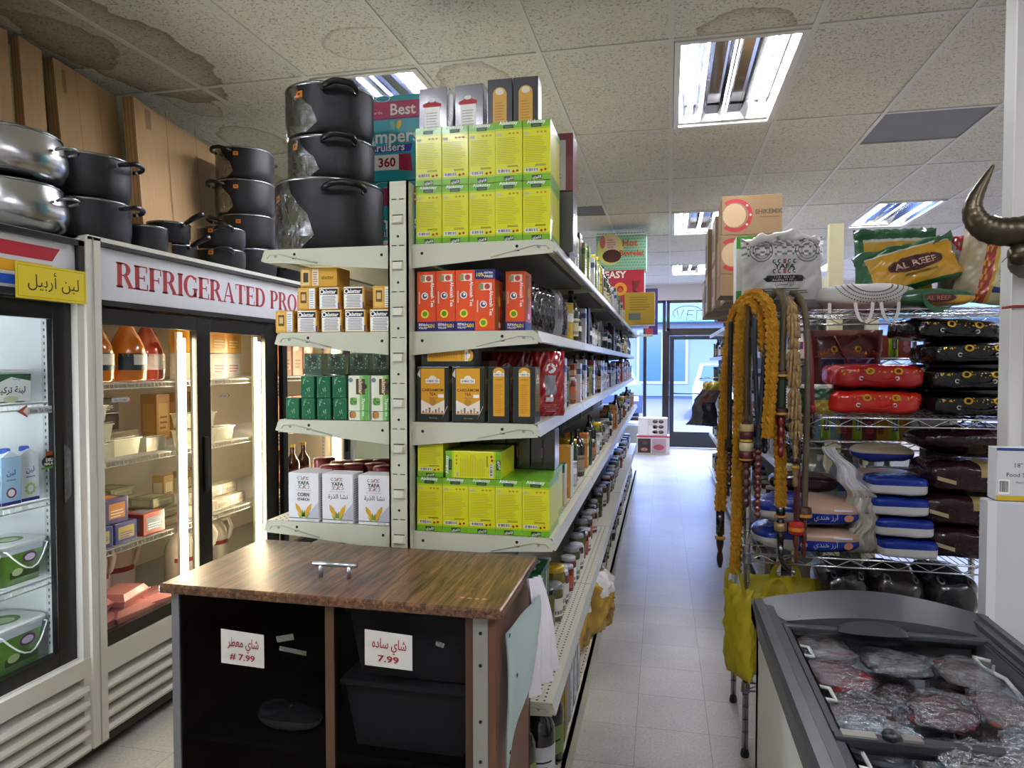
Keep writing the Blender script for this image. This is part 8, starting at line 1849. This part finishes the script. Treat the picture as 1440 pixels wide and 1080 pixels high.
# green and white diamond-patterned hose and a black beaded one behind
root = thing('hookah_hose', 'green hose with white diamonds partly hidden by the yellow front strand', 'hookah hose', (0, 0, 0), 0, HG)
P, _ = smooth([at(x, y, Y=Y) for x, y, Y in ((1062, 412, 2.9), (1074, 414, 2.86), (1080, 440, 2.83), (1078, 500, 2.82), (1076, 580, 2.82))], None, 8); m = MB(); m.tube(P, .013, M('#173a2c', .8), 12)
for i in range(4, len(P)-1, 2):
    c = P[i]
    for a in (-2.2, -1.4, -.6):
        o_ = Vector((math.cos(a), math.sin(a), 0)); s_ = Vector((-o_.y, o_.x, 0)); b0 = c+o_*.0137; m.add([b0+s_*.005, b0+Vector((0, 0, .009)), b0-s_*.005, b0-Vector((0, 0, .009))], [(0, 1, 2, 3)], M('#c9cfc4', .8))
m.build('flexible_hose', root); q = MB(); turned(q, P[-1], .16, .014, M('#121418', .3, coat=.5), 6, .2); q.build('mouthpiece', root)
# ================================================================== chest freezer with sliding glass
fz = thing('chest_freezer', 'white chest freezer with grey frame and sliding glass lids at the right front', 'freezer')
E0, E1, EY0, EY1, EZ = .262, .885, .30, 2.12, .885
GRF, GRD = M('#3a3e42', .38, bump=.05, bs=300), M('#2b2e32', .4); FWH = M('#d0cfc9', .45)
m = MB(); m.bb(E0+.012, E0+.05, EY0+.02, EY1-.03, .06, EZ-.05, FWH); m.bb(E1-.05, E1-.012, EY0+.02, EY1-.03, .06, EZ-.05, FWH); m.bb(E0+.012, E1-.012, EY1-.07, EY1-.03, .06, EZ-.05, FWH); m.bb(E0+.012, E1-.012, EY0+.02, EY0+.06, .06, EZ-.05, FWH); m.bb(E0+.012, E1-.012, EY0+.02, EY1-.03, .06, .1, FWH); m.build('cabinet_body', fz)
m = MB(); LN = M('#dfe4e8', .4); m.bb(E0+.07, E0+.078, EY0+.07, EY1-.1, .3, EZ-.06, LN); m.bb(E1-.078, E1-.07, EY0+.07, EY1-.1, .3, EZ-.06, LN); m.bb(E0+.07, E1-.07, EY1-.108, EY1-.1, .3, EZ-.06, LN); m.bb(E0+.07, E1-.07, EY0+.07, EY0+.078, .3, EZ-.06, LN); m.bb(E0+.07, E1-.07, EY0+.07, EY1-.1, .3, .31, LN); m.build('liner', fz)
m = MB()
def rail(x0, x1, s):
    P = [(x0, EZ-.06), (x0, EZ-.012), (x0+s*.008, EZ), (x0+s*.03, EZ+.004), (x0+s*.034, EZ-.004), (x0+s*.055, EZ-.003), (x0+s*.058, EZ-.014), (x1, EZ-.016), (x1, EZ-.06)]; n = len(P)
    vs = [(x, EY0, z) for x, z in P]+[(x, EY1, z) for x, z in P]; m.add(vs, [tuple(range(n)), tuple(reversed(range(n, 2*n)))]+[(i, (i+1) % n, n+(i+1) % n, n+i) for i in range(n)], GRF)
rail(E0, E0+.078, 1); rail(E1, E1-.078, -1); m.build('side_rail', fz)
m = MB(); n = 24; vs = []; 
def arch(t): return EZ-.004+.046*math.sin(PI*t)
for yy in (EY1-.11, EY1): 
    for i in range(n+1): t = i/n; vs.append((E0+(E1-E0)*t, yy-.025*math.sin(PI*t)*(1 if yy < EY1 else -.4), arch(t)-(.03 if yy < EY1-.05 else 0)))
for yy in (EY1-.115, EY1):
    for i in range(n+1): t = i/n; vs.append((E0+(E1-E0)*t, yy-.025*math.sin(PI*t)*(1 if yy < EY1 else -.4), EZ-.052))
k = n+1; fs = []
for i in range(n): fs += [(i, i+1, k+i+1, k+i), (i+1, i, 2*k+i, 2*k+i+1), (k+i, k+i+1, 3*k+i+1, 3*k+i)]
fs += [(0, k, 3*k, 2*k), (n, 2*k+n, 3*k+n, k+n)]
m.add(vs, fs, GRF, None, False); m.build('end_cap', fz)
m = MB(); m.bb(E0+.01, E1-.01, EY0, EY0+.08, EZ-.06, EZ+.01, GRF, bev=.006); m.build('front_cap', fz)
# dark inner collar
m = MB(); zc0, zc1 = EZ-.05, EZ-.02
m.bb(E0+.078, E0+.084, EY0+.08, EY1-.11, zc0+.03, zc1, GRD); m.bb(E1-.084, E1-.078, EY0+.08, EY1-.11, zc0-.02, zc1, GRD); m.bb(E0+.078, E1-.078, EY1-.116, EY1-.11, zc0, zc1, M('#596067', .4)); m.build('inner_collar', fz)
def lid(ya, yb, z, arc_grip):
    m = MB(); x0, x1 = E0+.062, E1-.062
    m.bb(x0, x1, ya, ya+.028, z-.008, z+.01, GRD, bev=.003); m.bb(x0, x1, yb-.022, yb, z-.008, z+.008, GRF, bev=.003); m.bb(x0, x0+.012, ya, yb, z-.006, z+.007, GRD); m.bb(x1-.012, x1, ya, yb, z-.006, z+.007, GRD)
    l_ = m.build('sliding_lid', fz); g = MB(); g.quad((x0+.01, ya+.02, z+.001), (x1-.01, ya+.02, z+.001), (x1-.01, yb-.02, z+.001), (x0+.01, yb-.02, z+.001), GLASS); g.build('lid_glass', l_)
    if arc_grip:
        g = MB(); xm = (x0+x1)/2-.03; n = 16; vs = [(xm+.085*math.cos(PI*i/n), yb-.016-.0, z+.006+.028*math.sin(PI*i/n)) for i in range(n+1)]+[(xm+.085*math.cos(PI*i/n), yb-.03-.02*math.sin(PI*i/n), z+.006+.002*math.sin(PI*i/n)) for i in range(n+1)]
        g.add(vs, [(i, i+1, n+1+i+1, n+1+i) for i in range(n)]+[tuple(range(n+1))], GRD); g.build('lid_grip', l_)
    return l_
ybar = at(1250, 1036, Z=EZ).y
l1 = lid(ybar-.005, EY1-.15, EZ-.018, True); l2 = lid(EY0+.06, ybar+.03, EZ-.036, False)
q = MB(); q.lathe([(.014, 0), (.016, .008), (.012, .014), (0, .015)], M('#17181a', .4), 16, Matrix.Translation((E0+.16, ybar+.008, EZ-.008)), cap=False); q.bb(E0+.075, E0+.135, ybar-.002, ybar+.02, EZ-.009, EZ-.004, M('#8a8a80', .4)); q.bb(E0+.18, E0+.215, ybar-.0, ybar+.02, EZ-.009, EZ-.003, M('#77776f', .4)); q.build('lid_lock', l1)
q = MB(); q.lathe([(.012, 0), (.01, .004), (0, .004)], M('#17181a', .5), 12, Matrix.Translation((E0+.12, EY1-.1, EZ-.009)), cap=False); q.build('lid_stud', l1)
# white basket hooks
HKM = M('#dcdcd4', .35)
def hook(x, y, s):
    m = MB(); z = EZ-.035; m.tube([(x, y-.03, z), (x+s*.028, y-.03, z-.004), (x+s*.028, y+.03, z-.004), (x, y+.03, z)], .0045, HKM, 8); m.build('basket_hook', fz)
for y in (1.85, 1.62, 1.36, 1.08): hook(E0+.084, y, 1)
m = MB(); z = EZ-.045; xr_ = E1-.084
m.tube([(xr_, 1.9, z), (xr_-.03, 1.92, z), (xr_-.035, 1.86, z), (xr_-.01, 1.8, z), (xr_-.014, 1.72, z-.005), (xr_-.014, 1.7, z-.02), (xr_-.012, 1.7, z-.2)], .0055, HKM, 8); m.build('basket_hook', fz)
m = MB(); m.tube([(xr_-.002, 1.88, z), (xr_-.002, 1.88, z-.2)], .004, HKM, 8); m.build('basket_hook', fz)
for y in (1.45, 1.25): 
    m = MB(); m.tube([(xr_-.002, y-.05, z-.02), (xr_-.02, y-.05, z-.03), (xr_-.02, y+.05, z-.03), (xr_-.002, y+.05, z-.02), (xr_-.002, y+.05, z-.25)], .004, HKM, 8); m.build('basket_hook', fz)
# frozen packets
def meat(a, b, c, seed, col, var_=.5):
    def f():
        m = MB(); B = Blob(a, b, c, 2.6, .012, 16, seed, .15); B.mesh(m, M(col, .25, var=var_, vs=22, coat=.5, bump=.5, bs=30), 14); root = m.build('frozen_packet')
        q = MB(); B2 = Blob(a*1.06, b*1.06, c*1.12, 2.4, .016, 14, seed+5, .1); B2.mesh(q, BAGFILM, 14); q.build('clear_bag', root); return root
    return f
rr = random.Random(21); cols = ['#7a3a3a', '#6a4a44', '#8a3238', '#5f4f52', '#7f5a52', '#4a3a3a']
FZB = .70
m = MB(); m.bb(E0+.085, E1-.085, EY0+.085, EY1-.12, .68, .695, M('#c9ced2', .4)); m.build('basket_floor', fz)
WH_ = ('left', 'middle', 'right')
for iy in range(9):
    for ix in range(3):
        k = (iy*2+ix) % 6
        put('mt%d' % k, meat(.066, .085, .046, k, cols[k]), (E0+.165+ix*.147, .45+iy*.178, FZB), 'frozen meat packet in clear plastic, %s column, %s from the near end' % (WH_[ix], nth(iy)), 'frozen packet', 'frozen meat packets', sc=(1, 1, rr.uniform(.75, .95)))
TOPP = [(.425, 1.78, 2), (.6, 1.64, 0), (.735, 1.86, 4), (.735, 1.5, 3), (.58, 1.88, 5), (.425, 1.6, 1), (.74, 1.68, 0), (.42, 1.93, 4), (.74, 1.28, 5), (.6, .95, 1), (.72, 1.05, 2)]
for i, (x, y, k) in enumerate(TOPP):
    put('mt%d' % k, meat(.066, .085, .046, k, cols[k]), (x, y, FZB+.1), 'frozen meat packet lying on top, %s' % ('red one by the left wall', 'reddish one in the middle', 'pinkish one at the far right', 'grey one by the right wall', 'dark one against the far wall', 'brownish one by the left wall behind the crinkled bag', 'reddish one by the right wall', 'pinkish one in the far left corner', 'dark one by the right wall near the lid bar', 'brownish one just before the lid bar', 'red one at the right before the lid bar')[i], 'frozen packet', 'frozen meat packets', rz=(.3, -.4, .2, .5, 1.5, -.2, .1, .6, -.3, .4, .0)[i], sc=(1.0, .9, .42))
def ice_bag():
    m = MB(); B = Blob(.1, .085, .05, 2.2, .022, 17, 11, .2); B.mesh(m, BAGFILM, 16); root = m.build('plastic_bag'); q = MB(); B2 = Blob(.08, .066, .03, 2.4, .01, 15, 3, .2); B2.mesh(q, M('#8a949a', .3, coat=.6, var=.3, vs=20), 12); q.build('frozen_content', root); return root
put('ice', ice_bag, (.6, 1.36, FZB+.1), 'crinkled clear plastic bag in the middle of the freezer', 'bag', 'clear crinkled bags', sc=(1, 1, .68))
put('ice', ice_bag, (.46, .95, FZB+.1), 'crinkled clear plastic bag at the near left of the freezer', 'bag', 'clear crinkled bags', rz=.6, sc=(1, 1, .5))
put('ice', ice_bag, (.415, 1.45, FZB+.1), 'crinkled clear plastic bag at the left wall of the freezer', 'bag', 'clear crinkled bags', rz=1.2, sc=(.6, .9, .62))
# ================================================================== white cabinet and film box beside the pillar
wx = XA(1389, 2.2)
m = MB(); m.bb(wx+.01, wx+.5, 2.2, 2.26, 0, 1.187, M('#c3c5c8', .5), bev=.004); m.bb(wx+.006, wx+.03, 2.196, 2.2, 0, 1.187, M('#d3d5d7', .5)); F = Panel(m, lambda u, v, l: (wx+.01+u, 2.2-l, v)); F.disc(.012, 1.08, .003, HOLE, 1)
tag(m.build('white_panel_cabinet'), 'plain white panel-sided cabinet between the freezer and the pillar', 'cabinet')
m = MB(); bx0 = XA(1405, 2.2); m.bb(bx0, bx0+.47, 2.203, 2.257, 1.19, 1.34, M('#c9cbcc', .5), bev=.002); F = Panel(m, lambda u, v, l: (bx0+u, 2.203-l, 1.19+v)); F.rect(0, .142, .47, .15, M('#2a3a7a'), 1); F.rect(0, 0, .47, .014, M('#c9a82a'), 1); F.text(.046, .095, '18" x 2000\'', .018, INKB, 2, al='l'); F.text(.026, .068, 'Food Service Film', .017, INKB, 2, al='l'); F.text(.05, .05, 'Plastic wrap', .008, M('#5a5a5c'), 2, al='l'); F.barcode(.006, .018, .034, .06, 1)
tag(m.build('film_box'), 'white food service film box with blue and yellow stripes on the white cabinet', 'box')
# ================================================================== view
bpy.context.view_layer.update()
SC.view_settings.view_transform = 'Standard'; SC.view_settings.look = 'None'; SC.view_settings.gamma = 1; SC.view_settings.use_curve_mapping = False
SC.view_settings.exposure = EXPOSURE
cy = SC.cycles
cy.max_bounces = 8; cy.diffuse_bounces = 3; cy.glossy_bounces = 4; cy.transparent_max_bounces = 24; cy.sample_clamp_indirect = 6; cy.caustics_reflective = False; cy.caustics_refractive = False
